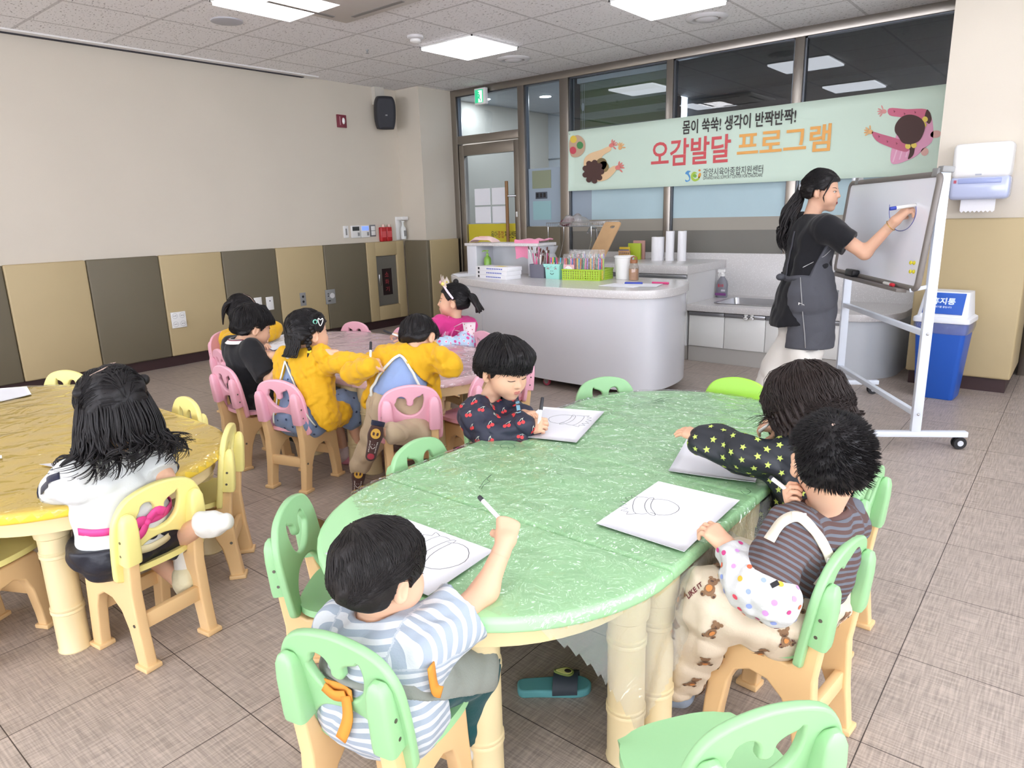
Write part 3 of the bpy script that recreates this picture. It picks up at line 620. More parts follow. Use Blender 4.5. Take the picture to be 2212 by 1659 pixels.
chair('Y2', c_yel, 4.19, -0.83, -0.62, -0.78, 'empty yellow chair right of the long haired girl', YC)
chair('Y3', c_yel, 3.62, -0.71, -0.06, -1.0, 'empty yellow chair at the back of the yellow table, half hidden by the long hair', YC)
chair('Y4', c_yel, 2.46, -0.80, 0.45, -0.89, 'empty yellow chair on the far left, against the olive pad', YC)
chair('Y5', c_yel, 4.06, -1.745, -0.45, 0.89, 'yellow chair pushed under the near side of the yellow table', YC)
# ---- sheets of paper with drawings
ink = mat('black ink', '#2b2c33', 0.6)
DRAW = [[(0.02, 0.0), (0.0, -0.03), (0.01, -0.07), (0.05, -0.10), (0.09, -0.10), (0.13, -0.07), (0.14, -0.03), (0.13, 0.0)],
        [(0.0, 0.0), (0.02, 0.012), (0.07, 0.02), (0.12, 0.012), (0.145, 0.0), (0.15, -0.014), (0.135, -0.014)], [(0.0, 0.0), (-0.008, -0.014), (0.012, -0.016), (0.05, -0.004), (0.09, -0.003), (0.132, -0.012)],
        [(0.005, 0.012), (0.0, 0.05), (0.04, 0.062), (0.10, 0.06), (0.15, 0.045), (0.147, 0.005)],
        [(0.0, 0.05), (-0.01, 0.085), (0.012, 0.078), (0.02, 0.105), (0.04, 0.08), (0.055, 0.11), (0.075, 0.085), (0.095, 0.108), (0.108, 0.078), (0.135, 0.092), (0.14, 0.066), (0.162, 0.07), (0.15, 0.045)]]
def paper(label, corners, draw=None, z=TABLE_H+0.0085, bend=0.0, flip=1):
    """corners: four floor-plan points (near-left, near-right, far-right, far-left)"""
    t = thing('drawing_paper', label, 'paper', ((corners[0][0]+corners[2][0])/2, (corners[0][1]+corners[2][1])/2, z), group='sheets of drawing paper')
    c = [np.array(p) for p in corners]; n = 10
    def P(u, v): 
        p = (c[0]*(1-u)+c[1]*u)*(1-v)+(c[3]*(1-u)+c[2]*u)*v; return (p[0], p[1], z+bend*(u*u)*abs(v-0.3))
    MB().m(paper_white).sheet([[P(i/n, j/n) for i in range(n+1)] for j in range(n+1)], thick=-0.0009).build('sheet', t, auto=0)
    if draw:
        u0, v0, ang, s = draw; q = MB().m(ink); ex = c[1]-c[0]; ey = c[3]-c[0]; lx, ly = np.linalg.norm(ex), np.linalg.norm(ey)
        for st in DRAW:
            pts = []
            for x, y in st:
                x = (x-0.07)*flip; xx, yy = (x*cos(ang)-y*sin(ang))*s, (x*sin(ang)+y*cos(ang))*s; p = P(u0+xx/lx, v0+yy/ly); pts.append((p[0], p[1], p[2]+0.0011))
            q.tube(smooth_loop(pts, 2, False), 0.0008, 4, flat=0.5)
        q.build('drawing', t)
    return t
def zt(px, py, z=TABLE_H+0.0085): return tuple(atz(px, py, z)[:2])
paper('white sheet with a headband drawing in front of the child in overalls', [zt(1478, 1192), zt(1598, 1081), zt(1422, 1040), zt(1288, 1131)], (0.50, 0.74, radians(28), 0.78))
paper('white sheet with a headband drawing by the child in grey stripes', [zt(925, 1287), zt(1067, 1190), zt(868, 1118), zt(702, 1196)], (0.62, 0.36, radians(5), 0.95))
paper('white sheet with a headband drawing under the cherry smock sleeve', [zt(1085, 938), zt(1245, 956), zt(1306, 889), zt(1172, 879)], (0.62, 0.62, radians(-95), 0.85), flip=-1)
paper('bent white sheet under the star smock sleeve', [zt(1444, 1017), zt(1632, 1046), zt(1640, 1005), zt(1487, 943)], None, bend=0.02)
paper('white sheet on the pink table by the child at the wall end', [zt(590, 757), zt(640, 745), zt(615, 722), zt(555, 738)], (0.5, 0.5, 0.6, 0.6))
paper('white sheet under the hands of the black shirt child', [zt(585, 800), zt(610, 790), zt(588, 772), zt(560, 780)], None)
paper('white sheet under the girl with braids', [zt(710, 805), zt(775, 797), zt(760, 775), zt(690, 782)], None)
paper('white sheet on the far side of the yellow table', [zt(0, 868), zt(68, 852), zt(58, 835), zt(-40, 842)], None)
paper('white sheet on the yellow table right under the long haired girl', [zt(120, 1010), zt(350, 1000), zt(335, 985), zt(85, 1003)], None)
paper('scrap of white paper at the left edge of the yellow table', [zt(-60, 995), zt(4, 990), zt(4, 984), zt(-60, 978)], None)
# ---------------------------------------------------------------- white island, counters, sink
gloss_white = mat('gloss white front', '#cfd0d5', 0.16, coat=0.3)
def stone_mat():
    m = mat('speckled worktop', '#d6d3d2', 0.22); g = NT(m); b = g.n['Principled BSDF']; tc = g.add('ShaderNodeTexCoord')
    v = g.add('ShaderNodeTexVoronoi', i_Scale=95.0); g.link(tc, 'Object', v, 'Vector')
    cr = g.add('ShaderNodeValToRGB'); e = cr.color_ramp.elements
    e[0].position = 0.10; e[0].color = (*lin('#f3f2f2'), 1); e[1].position = 0.28; e[1].color = (*lin('#d0cdcc'), 1)
    g.link(v, 'Distance', cr, 'Fac'); g.link(cr, 'Color', b, 'Base Color'); return m
stone = stone_mat(); alum = mat('aluminium grip rail', '#b0b1b6', 0.3, metal=0.9)
IT = 0.79
ISL = smooth_loop([(1.95, 2.95), (1.97, 2.76), (2.16, 2.53), (2.68, 2.30), (3.1, 2.17), (3.6, 2.11), (4.12, 2.12), (4.34, 2.20), (4.42, 2.37), (4.40, 2.68), (4.28, 2.92), (4.0, 3.0), (3.2, 3.0), (2.3, 3.0)], 6)
t = thing('counter_island', 'glossy white rounded counter on casters with speckled worktop', 'counter', (3.3, 2.6, 0))
def inset(ol, d):
    P = np.array(ol); c = np.roll(P, -1, 0)-np.roll(P, 1, 0); nrm = np.stack([c[:, 1], -c[:, 0]], 1); nrm /= np.linalg.norm(nrm, axis=1, keepdims=True)+1e-9
    a = 0.5*np.sum(P[:, 0]*np.roll(P[:, 1], -1)-np.roll(P[:, 0], -1)*P[:, 1]); return [tuple(p) for p in (P-nrm*d*(1 if a > 0 else -1))]
MB().m(stone).plate([ISL], 0.06, 0.006, Matrix.Translation((0, 0, IT-0.03)), 2).build('worktop', t, auto=50)
MB().m(gloss_white).prism(inset(ISL, 0.018), IT-0.06-0.07, Matrix.Translation((0, 0, 0.07)), True).build('body', t, auto=50)
MB().m(mat('panel joint', '#c4c4c8', 0.4)).tube([(2.71, 2.305, 0.07), (2.71, 2.305, IT-0.06)], 0.0025, 6).build('panel_joint', t)
wheel_red = mat('red caster tyre', '#b8455f', 0.4)
for x, y in ((3.46, 2.21), (4.2, 2.3), (2.4, 2.75), (4.2, 2.85), (2.3, 2.95)):
    w = MB().m(wheel_red).lathe([(0.018, -0.011), (0.03, -0.011), (0.032, 0), (0.03, 0.011), (0.018, 0.011)], 20, basis((x, y, 0.032), (1, 0, 0), (0, 0, 1))).build('caster', t)
    MB().m(grey_plastic).box(x-0.02, x+0.02, y-0.018, y+0.018, 0.03, 0.07, bev=0.004).lathe([(0.018, -0.012), (0.018, 0.012)], 14, basis((x, y, 0.032), (1, 0, 0), (0, 0, 1))).build('caster_fork', w)
# raised white shelf on the island
t = thing('counter_shelf', 'white open box shelf raised on the left end of the island', 'shelf', (2.45, 2.87, IT))
for x0, x1 in ((2.16, 2.28), (2.88, 2.98)): MB().m(gloss_white).box(x0, x1, 2.74, 2.99, IT, IT+0.26, bev=0.003).build('side_panel', t)
MB().m(stone).box(2.14, 3.0, 2.73, 3.0, IT+0.26, IT+0.285, bev=0.003).build('shelf_top', t); MB().m(gloss_white).box(2.28, 2.88, 2.975, 2.99, IT, IT+0.26).build('back_panel', t)
# middle counter by the window (adult height) and its drawers
MZ = 0.845
t = thing('wall_counter', 'taller white counter with speckled top behind the island', 'counter', (3.0, 4.0, 0))
MB().m(stone).box(2.16, 3.97, 3.60, 4.44, MZ-0.075, MZ, bev=0.004).build('worktop', t)
MB().m(mat('satin white side', '#dad9d9', 0.4)).box(2.18, 3.955, 3.64, 4.44, 0.13, MZ-0.075).build('body', t)
for x0, x1 in ((2.2, 3.06), (3.07, 3.95)):
    dr = MB().m(mat('cabinet white', '#ebebe8', 0.2)).box(x0, x1, 3.625, 3.64, 0.14, MZ-0.115, bev=0.002).build('drawer_front', t); MB().m(alum).box(x0, x1, 3.618, 3.64, MZ-0.115, MZ-0.082, bev=0.003).build('grip_rail', dr)
MB().m(mat('plinth', '#b9b6b1', 0.45)).box(2.18, 3.955, 3.68, 4.44, 0, 0.13).build('plinth', t)
# child height sink unit
SZ = 0.508; SX1 = 5.62
t = thing('sink_counter', 'low white sink counter with rounded right end under the banner', 'counter', (4.7, 4.0, 0))
out = [(3.96, 4.44), (3.96, 3.62), (5.25, 3.62)]+[(5.25+0.37*sin(a), 4.02-0.40*cos(a)) for a in np.linspace(0.15, pi/2, 10)]+[(5.62, 4.44)]
bowl = rrect(4.14, 4.72, 3.80, 4.26, 0.05, 5)
MB().m(stone).plate([out, bowl], 0.055, 0.004, Matrix.Translation((0, 0, SZ-0.0275)), 2).build('worktop', t, auto=50)
q = MB().m(mat('sink steel', '#b3b3b6', 0.28, metal=0.95)); n = len(bowl); inb = [(4.43+(x-4.43)*0.9, 4.03+(y-4.03)*0.9) for x, y in bowl]; outr = [(4.43+(x-4.43)*1.06, 4.03+(y-4.03)*1.06) for x, y in bowl]
vs = [(x, y, SZ+0.003) for x, y in outr]+[(x, y, SZ+0.003) for x, y in bowl]+[(x, y, SZ-0.16) for x, y in inb]
q.raw(vs, [(k*n+i, k*n+(i+1) % n, (k+1)*n+(i+1) % n, (k+1)*n+i) for k in (0, 1) for i in range(n)]+[tuple(2*n+i for i in range(n))]); q.build('sink_bowl', t, auto=50)
MB().m(MATS['satin white side']).box(3.97, 5.25, 3.67, 4.44, 0.135, SZ-0.056).build('body', t)
for x0, x1 in ((3.975, 4.298), (4.303, 4.652), (4.657, 5.005), (5.01, 5.25)):
    dd = MB().m(mat('cabinet white', '#ebebe8', 0.2)).box(x0, x1, 3.652, 3.67, 0.14, SZ-0.095, bev=0.002).build('cabinet_door', t); MB().m(alum).box(x0, x1, 3.640, 3.67, SZ-0.095, SZ-0.062, bev=0.004).build('grip_rail', dd)
MB().m(MATS['plinth']).box(3.97, 5.25, 3.665, 4.44, 0, 0.135).build('plinth', t)
q = MB().m(mat('curved end', '#c9ced4', 0.3)); cv = [(5.25+0.345*sin(a), 4.02-0.375*cos(a)) for a in np.linspace(0, pi/2, 14)]+[(5.595, 4.44), (5.25, 4.44)]
q.prism(cv, SZ-0.056, None, True); q.build('curved_end', t, auto=50)
# splashback: speckled stone up to the window sill
struct(MB().m(stone).box(2.16, 5.70, 4.44, GLASS_Y-0.04, 0.0, 0.905, bev=0.002).build('trim_6'))
# panda hooks on the cabinet door
for x in (4.495, 4.545):
    t = thing('panda_hook', 'small white panda clip on the sink cabinet, %s of the pair' % ('left' if x < 4.52 else 'right'), 'hook', (x, 3.635, 0.43), group='panda clips')
    MB().m(white_plastic).box(x-0.014, x+0.014, 3.626, 3.640, 0.428, 0.475, bev=0.004).build('clip', t)
    f = MB().m(white_plastic).ball((x, 3.622, 0.420), (0.019, 0.009, 0.016)).build('face', t)
    MB().m(black_plastic).ball((x-0.007, 3.613, 0.423), 0.0035, n=8, k=5).ball((x+0.007, 3.613, 0.423), 0.0035, n=8, k=5).ball((x-0.014, 3.621, 0.434), 0.005, n=8, k=5).ball((x+0.014, 3.621, 0.434), 0.005, n=8, k=5).build('eyes_and_ears', f)
# ---------------------------------------------------------------- things on the island
pinkcl = mat('pink cloth', '#e58bab', 0.9, bump=(60, 0.3), sheen=0.3)
def cloth(label, cx, cy, z, w, d, seed, drop=0.0, dy=1):
    r = np.random.default_rng(seed); ph = r.uniform(0, 6, 4); n = 22; g = []
    for i in range(n+1):
        row = []
        for j in range(n+1):
            u, v = i/n-0.5, j/n-0.5; x = cx+u*w+0.01*sin(9*v+ph[0]); y = cy+v*d+0.008*sin(8*u+ph[1])
            h = 0.012+0.010*abs(sin(7*u+5*v+ph[2]))+0.008*abs(sin(13*v-6*u+ph[3]))
            if drop and v*dy < -0.1: k = (-0.1-v*dy)*d; y += dy*k*0.95; h -= k*1.0*drop
            row.append((x, y, z+h))
        g.append(row)
    return one('cloth', MB().m(pinkcl).sheet(g, thick=0.006), label, 'cloth')
cloth('pink cloth hanging over the right end of the raised shelf', 2.86, 2.80, IT+0.285, 0.26, 0.34, 4, 1.1)
cloth('pink cloth lying on the island behind the boxes', 2.62, 2.64, IT, 0.18, 0.10, 6)
q = MB().m(mat('pink wipes pack', '#eccbc6', 0.4, bump=(30, 0.3))); g = []
for i in range(15):
    row = []
    for j in range(9):
        u, v = i/14*2-1, j/8*2-1; row.append((2.27+0.14*u, 2.87+0.06*v, IT+0.287+0.052*(1-u**6)*(1-0.55*v*v)*(0.94+0.06*sin(5*u+3*v))))
    g.append(row)
q.sheet(g, thick=0.004).m(mat('wipes lid', '#e9b9b4', 0.4)).box(2.22, 2.32, 2.845, 2.895, IT+0.334, IT+0.342, bev=0.003); one('wipes_pack', q, 'pale pink wet wipes pack on the raised shelf', 'wipes')
def pump_bottle(name, label, x, y, z, m, mcap, h, r):
    t = thing(name, label, 'bottle', (x, y, z)); I = (0, 0, 0)
    MB().m(m).lathe([(r*0.95, 0), (r, 0.006), (r, h*0.62), (r*0.8, h*0.70), (r*0.35, h*0.76), (r*0.32, h*0.78)], 20).build('bottle', t, loc=I)
    MB().m(mcap).lathe([(r*0.42, h*0.78), (r*0.42, h*0.86), (r*0.15, h*0.87), (r*0.15, h*0.94), (r*0.36, h*0.95), (r*0.36, h)], 14).tube([(0, 0, h*0.975), (-r*1.1, -r*0.5, h*0.965), (-r*1.3, -r*0.6, h*0.93)], 0.005, 8).build('pump', t, loc=I)
    return t
pump_bottle('soap_bottle', 'green pump bottle standing inside the raised white shelf', 2.36, 2.80, IT, mat('green bottle', '#7fae45', 0.3), mat('green pump', '#8fbb4e', 0.35), 0.22, 0.034)
box_white = mat('white carton', '#e8e7ea', 0.5); bluei = mat('blue print', '#5a68b8', 0.5); blacki = mat('black print', '#26262b', 0.5)
ba = atan2(0.20, 0.42)
for k in range(3):
    T = Matrix.Translation((2.72+0.004*k, 2.52, IT+0.0345*k)) @ rotz(-0.16+0.03*k)
    t = thing('paint_box', ('white long carton at the bottom of the stack of three', 'white long carton in the middle of the stack of three', 'white long carton on top of the stack of three')[k], 'box', T.translation, -0.16+0.03*k, 'stacked cartons'); I = (0, 0, 0)
    MB().m(box_white).box(-0.20, 0.20, -0.085, 0.085, 0, 0.034, bev=0.002).build('carton', t, loc=I)
    q = MB().m(bluei); text_fit(q, 'ACRYLIC PAINT', basis((-0.07, -0.0855, 0.012), (1, 0, 0), (0, 0, 1)), 0.17, 0.011) if False else None
    for j in range(9): q.box(-0.06+0.022*j, -0.044+0.022*j, -0.0857, -0.0848, 0.012, 0.022)
    q.m(blacki).box(-0.17, -0.15, -0.0857, -0.0848, 0.008, 0.028).m(blacki)
    for j in range(5): q.box(-0.2007, -0.1995, 0.06-0.022*j, 0.074-0.022*j, 0.012, 0.022)
    if k == 2: q.m(mat('yellow print', '#e8d45c', 0.5)).box(-0.02, 0.09, -0.04, 0.03, 0.0338, 0.0345)
    q.build('print', t, loc=I)
one('loose_paper', MB().m(paper_white).box(-0.16, 0.16, -0.11, 0.11, 0, 0.002, basis((2.22, 2.66, IT+0.001), (0.8, -0.6, 0), (0.6, 0.8, 0))), 'white sheet at the rounded left end of the island', 'paper')
one('glasses', MB().m(mat('dark pink frame', '#8d4256', 0.4)).tube([(2.42, 2.62, IT+0.012), (2.47, 2.60, IT+0.02), (2.52, 2.60, IT+0.012)], 0.006, 8).tube([(2.38, 2.66, IT+0.006), (2.47, 2.64, IT+0.006)], 0.004, 8), 'dark pink clip lying behind the cartons', 'clip')
# brush holder
rb = random.Random(3)
t = thing('brush_holder', 'dark grey square cup on the island', 'cup', (3.03, 2.72, IT)); I = (0, 0, 0)
def cup(w0, w1, d0, d1, h, th=0.003, r=0.01):
    A = [[(x, y, z) for x, y in rrect(-w, w, -d, d, r, 3)] for w, d, z in ((w0, d0, 0), (w1, d1, h), (w1-th, d1-th, h), (w0-th, d0-th, th))]
    n = len(A[0]); return [p for r_ in A for p in r_], [(i*n+j, i*n+(j+1) % n, (i+1)*n+(j+1) % n, (i+1)*n+j) for i in range(3) for j in range(n)]+[tuple(range(n))[::-1], tuple(3*n+j for j in range(n))]
MB().m(mat('slate plastic', '#6f6e7b', 0.45)).raw(*cup(0.075, 0.080, 0.055, 0.058, 0.115)).build('cup', t, loc=I, auto=50)
hcols = ['#e6e2e2', '#cf4f84', '#4a3128', '#e9e3dc', '#d8d5d2', '#7c4b35', '#e05c92', '#efe9e2']; woods = mat('brush bristle', '#5a2f24', 0.7); fer = mat('brush ferrule', '#c9c6c6', 0.25, metal=1.0)
BR = ['white brush leaning left', 'pink brush in the middle', 'dark brown brush', 'ivory brush', 'pale grey brush', 'brown brush', 'bright pink brush', 'cream brush']
for k in range(16):
    a = rb.uniform(-0.25, 0.25); b_ = rb.uniform(-0.12, 0.12); x, y = 3.03+rb.uniform(-0.06, 0.06), 2.72+rb.uniform(-0.04, 0.04); L = rb.uniform(0.19, 0.26)
    if k == 0: a, L, x = -0.32, 0.27, 2.975
    d = Vector((a, b_, 1)).normalized(); p = Vector((x, y, IT+0.008)); r = rb.uniform(0.004, 0.006)
    t = thing('paint_brush', BR[k % 8]+', standing in the dark grey cup', 'brush', p, 0, 'brushes in the dark grey cup')
    q = MB().m(mat('brush handle %d' % (k % 8), hcols[k % 8], 0.35)).tube([p, p+d*(L*0.78)], [r*0.6, r], 8); q.build('handle', t)
    MB().m(fer).tube([p+d*(L*0.78), p+d*(L*0.88)], [r, r*1.15], 8).build('ferrule', t); MB().m(woods).tube([p+d*(L*0.88), p+d*(L*0.96), p+d*L], [r*1.2, r*1.5, r*0.5], 8, flat=0.5).build('bristles', t)
# mint pail
mint = mat('mint plastic', '#9fded2', 0.4); t = thing('mint_pail', 'mint green square pail with a smiling face on the island', 'pail', (3.21, 2.70, IT)); T0 = Matrix.Translation((0, 0, 0))
MB().m(mint).raw(*cup(0.070, 0.078, 0.058, 0.062, 0.12)).build('pail', t, loc=I, auto=50)
lip = [(-0.086, 0.0), (0.086, 0.0), (0.086, 0.014)]+[(0.086-0.172*i/24, 0.014+0.010*abs(sin(pi*i/6))) for i in range(25)][::1]+[(-0.086, 0.014)]
MB().m(mint).plate([[(-0.086, 0.012), (0.086, 0.012)]+[(0.086-0.172*i/24, -0.004-0.012*abs(sin(pi*i/6))) for i in range(1, 24)]], 0.004, 0.0, basis((0, -0.066, 0.112), (1, 0, 0), (0, 0.1, 1))).build('scalloped_lip', t, loc=I)
q = MB().m(blacki).tube([(-0.018+0.036*i/8, -0.0625, 0.048-0.010*sin(pi*i/8)) for i in range(9)], 0.002, 6).ball((-0.010, -0.063, 0.066), 0.003, n=8, k=5).ball((0.010, -0.063, 0.066), 0.003, n=8, k=5)
q.m(mat('red brow', '#c06a78', 0.5)).tube([(-0.05, -0.064, 0.082), (-0.038, -0.064, 0.092), (-0.03, -0.064, 0.080)], 0.0025, 6).tube([(0.05, -0.064, 0.082), (0.038, -0.064, 0.092), (0.03, -0.064, 0.080)], 0.0025, 6); q.build('painted_face', t, loc=I)
pc = ['#e0457c', '#3f6fd0', '#f2c63c', '#38a66b', '#8a5cc7', '#e8772e', '#d33b3b', '#54b7e0', '#f08fb4', '#7a4b2e', '#2b2b33', '#a8cf45']
def mk(name, label, p, d, L, r, cb, cc, group, capfrac=0.28, tip=True, cat='pen'):
    """a felt pen from p along d: cap at the far end"""
    d = Vector(d).normalized(); p = Vector(p); t = thing(name, label, cat, p, 0, group)
    MB().m(cb).tube([p, p+d*0.003, p+d*(L*(1-capfrac))], [r*0.8, r, r], 10).build('barrel', t)
    MB().m(cc).tube([p+d*(L*(1-capfrac)), p+d*(L-0.003), p+d*L], [r*1.12, r*1.08, r*0.8], 10).build('cap', t); return t
pcol = [mat('pen colour '+c, c, 0.4) for c in pc]; pen_white = mat('white pen barrel', '#ebebe6', 0.35); pen_black = mat('black pen cap', '#232329', 0.35)
for k in range(12):
    x, y = 3.16+0.014*(k % 8)+0.004*(k//8), 2.68+0.04*(k//8)
    mk('felt_pen', 'felt pen with %s cap in the mint pail' % ['pink', 'blue', 'yellow', 'green', 'violet', 'orange', 'red', 'sky blue', 'pale pink', 'brown', 'black', 'lime'][k], (x, y, IT+0.03), (rb.uniform(-.1, .1), rb.uniform(-.1, .1), 1), 0.145, 0.0045, pen_white if k % 2 else pcol[k], pcol[k], 'pens in the mint pail')
# lime basket with packs of pens
lime = mat('lime basket', '#a8c936', 0.4); bx, by, bw, bd, bh = 3.49, 2.75, 0.17, 0.12, 0.085; brz = 0.10
t = thing('basket', 'lime green perforated basket on the island', 'basket', (bx, by, IT), brz)
def perforated(w, h, nx, nz):
    hol = []
    for i in range(nx):
        for j in range(nz): cx, cz = -w/2+0.016+(w-0.032)*(i/(nx-1)), 0.016+(h-0.032)*j/(nz-1); hol.append([(cx+0.0055*cos(a), cz+0.0055*sin(a)) for a in np.linspace(0, 2*pi, 9)[:-1]])
    return [[(-w/2, 0), (w/2, 0), (w/2, h), (-w/2, h)]]+hol
for nm, T, w, nx in (('long_side', basis((0, -bd, 0), (1, 0, 0), (0, 0, 1)), 2*bw, 15), ('long_side', basis((0, bd, 0), (1, 0, 0), (0, 0, 1)), 2*bw, 15), ('short_side', basis((-bw, 0, 0), (0, 1, 0), (0, 0, 1)), 2*bd, 10), ('short_side', basis((bw, 0, 0), (0, 1, 0), (0, 0, 1)), 2*bd, 10)):
    MB().m(lime).plate(perforated(w, bh, nx, 4), 0.004, 0.0, T).build(nm, t, loc=I, auto=30)
MB().m(lime).box(-bw, bw, -bd, bd, 0, 0.004).build('bottom', t, loc=I)
q = MB().m(lime)
for a in ((-bw-.006, bw+.006, -bd-.006, -bd+.006), (-bw-.006, bw+.006, bd-.006, bd+.006), (-bw-.006, -bw+.006, -bd, bd), (bw-.006, bw+.006, -bd, bd)): q.box(a[0], a[1], a[2], a[3], bh-0.008, bh+0.003, bev=0.002)
q.build('rim', t, loc=I)
TBk = Matrix.Translation((bx, by, IT)) @ rotz(brz); clearp = film('clear pouch', '#fafafa', 1.0, 0.1, (20, 0.4), 0.06, '#ffffff'); yel_card = mat('yellow card', '#dfc23f', 0.55); pinkcard = mat('pink card', '#ecb9bf', 0.55)
for k in range(11):
    col, row = k % 6, k//6; lx = -0.135+0.054*col+0.01*row; ly = -0.075+0.085*row+rb.uniform(-.01, .01); tl = rb.uniform(-0.10, 0.10)
    if k == 0: lx, ly = -0.12, -0.095
    T = TBk @ Matrix.Translation((lx, ly, 0.008)) @ Matrix.Rotation(tl, 4, 'X') @ Matrix.Rotation(rb.uniform(-0.06, 0.06), 4, 'Y'); w = 0.05
    nm = ['leftmost in the front row, pink picture card', 'second in the front row', 'third in the front row', 'fourth in the front row', 'fifth in the front row', 'rightmost in the front row', 'leftmost in the back row', 'second in the back row', 'third in the back row', 'fourth in the back row', 'fifth in the back row'][k]
    t = thing('pen_pack', 'pouch of pens in the lime basket, '+nm, 'pen pack', T.translation, 0, 'pen packs in the basket'); q = MB()
    for j in range(7): q.m(pcol[(j*5+k) % 12]).tube([T @ Vector((-w+0.008+0.0143*j, 0, 0.01)), T @ Vector((-w+0.008+0.0143*j, 0, 0.165+0.03*row))], 0.0052, 7)
    q.build('pens', t); MB().m(pinkcard if k == 0 else (yel_card if k in (1, 3, 4, 5) else pcol[k])).box(-w, w, -0.010, -0.008, 0, (0.115 if k == 0 else 0.07), T).build('card', t)
    MB().m(clearp).box(-w-0.002, w+0.002, -0.012, 0.009, 0, 0.20+0.03*row, T).build('pouch', t)
    if k == 0:
        q = MB().m(white_plastic).plate([[(0.04*cos(a), 0.045*sin(a)) for a in np.linspace(0, 2*pi, 20)[:-1]]], 0.001, 0, T @ basis((0, -0.0135, 0.06), (1, 0, 0), (0, 0, 1)))
        q.m(blacki).plate([[(-0.02+0.014*cos(a), 0.012*sin(a)) for a in np.linspace(0, 2*pi, 14)[:-1]]], 0.001, 0, T @ basis((0, -0.0145, 0.07), (1, 0, 0), (0, 0, 1)))
        q.m(mat('red print', '#c14a52', 0.5)).box(0.005, 0.03, -0.0152, -0.0142, 0.06, 0.066, T).box(0.005, 0.03, -0.0152, -0.0142, 0.045, 0.051, T); q.build('picture', t)
# clear pitcher, bucket, bottle, markers
t = thing('pitcher', 'clear plastic wrapped white jug behind the brushes', 'jug', (2.98, 2.93, IT))
MB().m(film('cloudy plastic', '#f2f2f4', 1.2, 0.12, (18, 0.6), 0.35, '#f1f1f5')).lathe([(0.05, 0), (0.055, 0.01), (0.06, 0.16), (0.045, 0.19), (0.075, 0.255), (0.072, 0.255), (0.04, 0.19), (0.055, 0.16), (0.05, 0.01)], 20).build('jug', t, loc=I)
MB().m(white_plastic).lathe([(0.038, 0.01), (0.042, 0.12), (0.0, 0.125)], 16).build('inner_cup', t, loc=I)
t = thing('bucket', 'white plastic bucket right of the lime basket', 'bucket', (3.77, 2.86, IT))
MB().m(white_plastic).lathe([(0.062, 0), (0.066, 0.004), (0.078, 0.172), (0.084, 0.174), (0.084, 0.184), (0.078, 0.186), (0.074, 0.18), (0.062, 0.008), (0.0, 0.006)], 28).build('bucket', t, loc=I)
t = thing('drink_bottle', 'clear bottle of tan liquid with brown looped cap on the island', 'bottle', (3.885, 2.81, IT))
MB().m(mat('tan drink', '#b98c6c', 0.25)).lathe([(0.0, 0.002), (0.037, 0.003), (0.038, 0.09), (0.0, 0.092)], 20, caps=False).build('drink', t, loc=I)
MB().m(film('clear bottle', '#f3efe9', 1.2, 0.04, None, 0.10, '#cfc2b6')).lathe([(0.0395, 0), (0.041, 0.004), (0.041, 0.10), (0.03, 0.135), (0.027, 0.14)], 20, caps=False).build('bottle', t, loc=I)
MB().m(mat('brown cap', '#96613c', 0.4)).lathe([(0.030, 0.134), (0.031, 0.155), (0.028, 0.16), (0, 0.16)], 18, caps=False).tube([(-0.026, 0, 0.155), (-0.022, 0, 0.178), (0, 0, 0.186), (0.022, 0, 0.178), (0.026, 0, 0.155)], 0.0055, 8).build('cap', t, loc=I)
bluem = mat('blue marker', '#2e43a8', 0.4); pinkm = mat('pink marker', '#cf3f79', 0.4)
mk('marker', 'blue marker lying on the island front edge', (3.98, 2.51, IT+0.009), (0.92, 0.25, 0), 0.135, 0.0085, bluem, bluem, 'markers on the island', cat='marker')
mk('marker', 'pink marker lying beside the blue one', (4.15, 2.62, IT+0.009), (1, 0.02, 0), 0.135, 0.008, pinkm, pinkm, 'markers on the island', cat='marker')
for k, (dx, a) in enumerate(((0, -0.05), (0.10, 0.25))):
    one('loose_paper', MB().m(paper_white).box(-0.15, 0.15, -0.105, 0.105, 0, 0.0015, basis((4.02+dx, 2.42+0.06*k, IT+0.001+0.0018*k), (cos(a), sin(a), 0), (-sin(a), cos(a), 0))), ('lower', 'upper')[k]+' of two white sheets at the right end of the island', 'paper', 'sheets on the island')
# ---------------------------------------------------------------- things on the tall counter
t = thing('dish_rack', 'chrome wire dish rack standing on the tall counter', 'dish rack', (2.62, 4.0, MZ)); q = MB().m(chrome)
x0, x1, y0, y1, z0, z1 = 2.26, 2.97, 3.86, 4.14, 1.185, 1.225
for z in (z0, z1): q.tube([(x0, y0, z), (x1, y0, z), (x1, y1, z), (x0, y1, z), (x0, y0, z)], 0.0035, 6)
for i in range(31): x = x0+(x1-x0)*i/30; q.tube([(x, y0, z1), (x, y0, z0), (x, y1, z0), (x, y1, z1)], 0.0018, 5)
q.build('wire_basket', t); q = MB().m(chrome)
for x, s in ((x0+0.02, -1), (x1-0.16, -1)):
    for y in (y0, y1): q.tube([(x, y, z0), (x, y, 1.05), (x-0.06, y, MZ)], 0.004, 6)
q.build('legs', t)
q = MB().m(film('food bag', '#f0eeee', 1.3, 0.1, (16, 0.8), 0.30, '#dcd8d8')); g = []
for i in range(17):
    row = []
    for j in range(13):
        u, v = i/16*2-1, j/12*2-1; row.append((2.52+0.15*u, 4.0+0.10*v, 1.192+0.12*(1-u**4)*(1-v**4)*(0.85+0.12*sin(6*u+4*v)+0.08*sin(11*v-7*u))))
    g.append(row)
q.sheet(g); o = one('plastic_bag', q, 'crumpled clear plastic bag in the dish rack', 'bag')
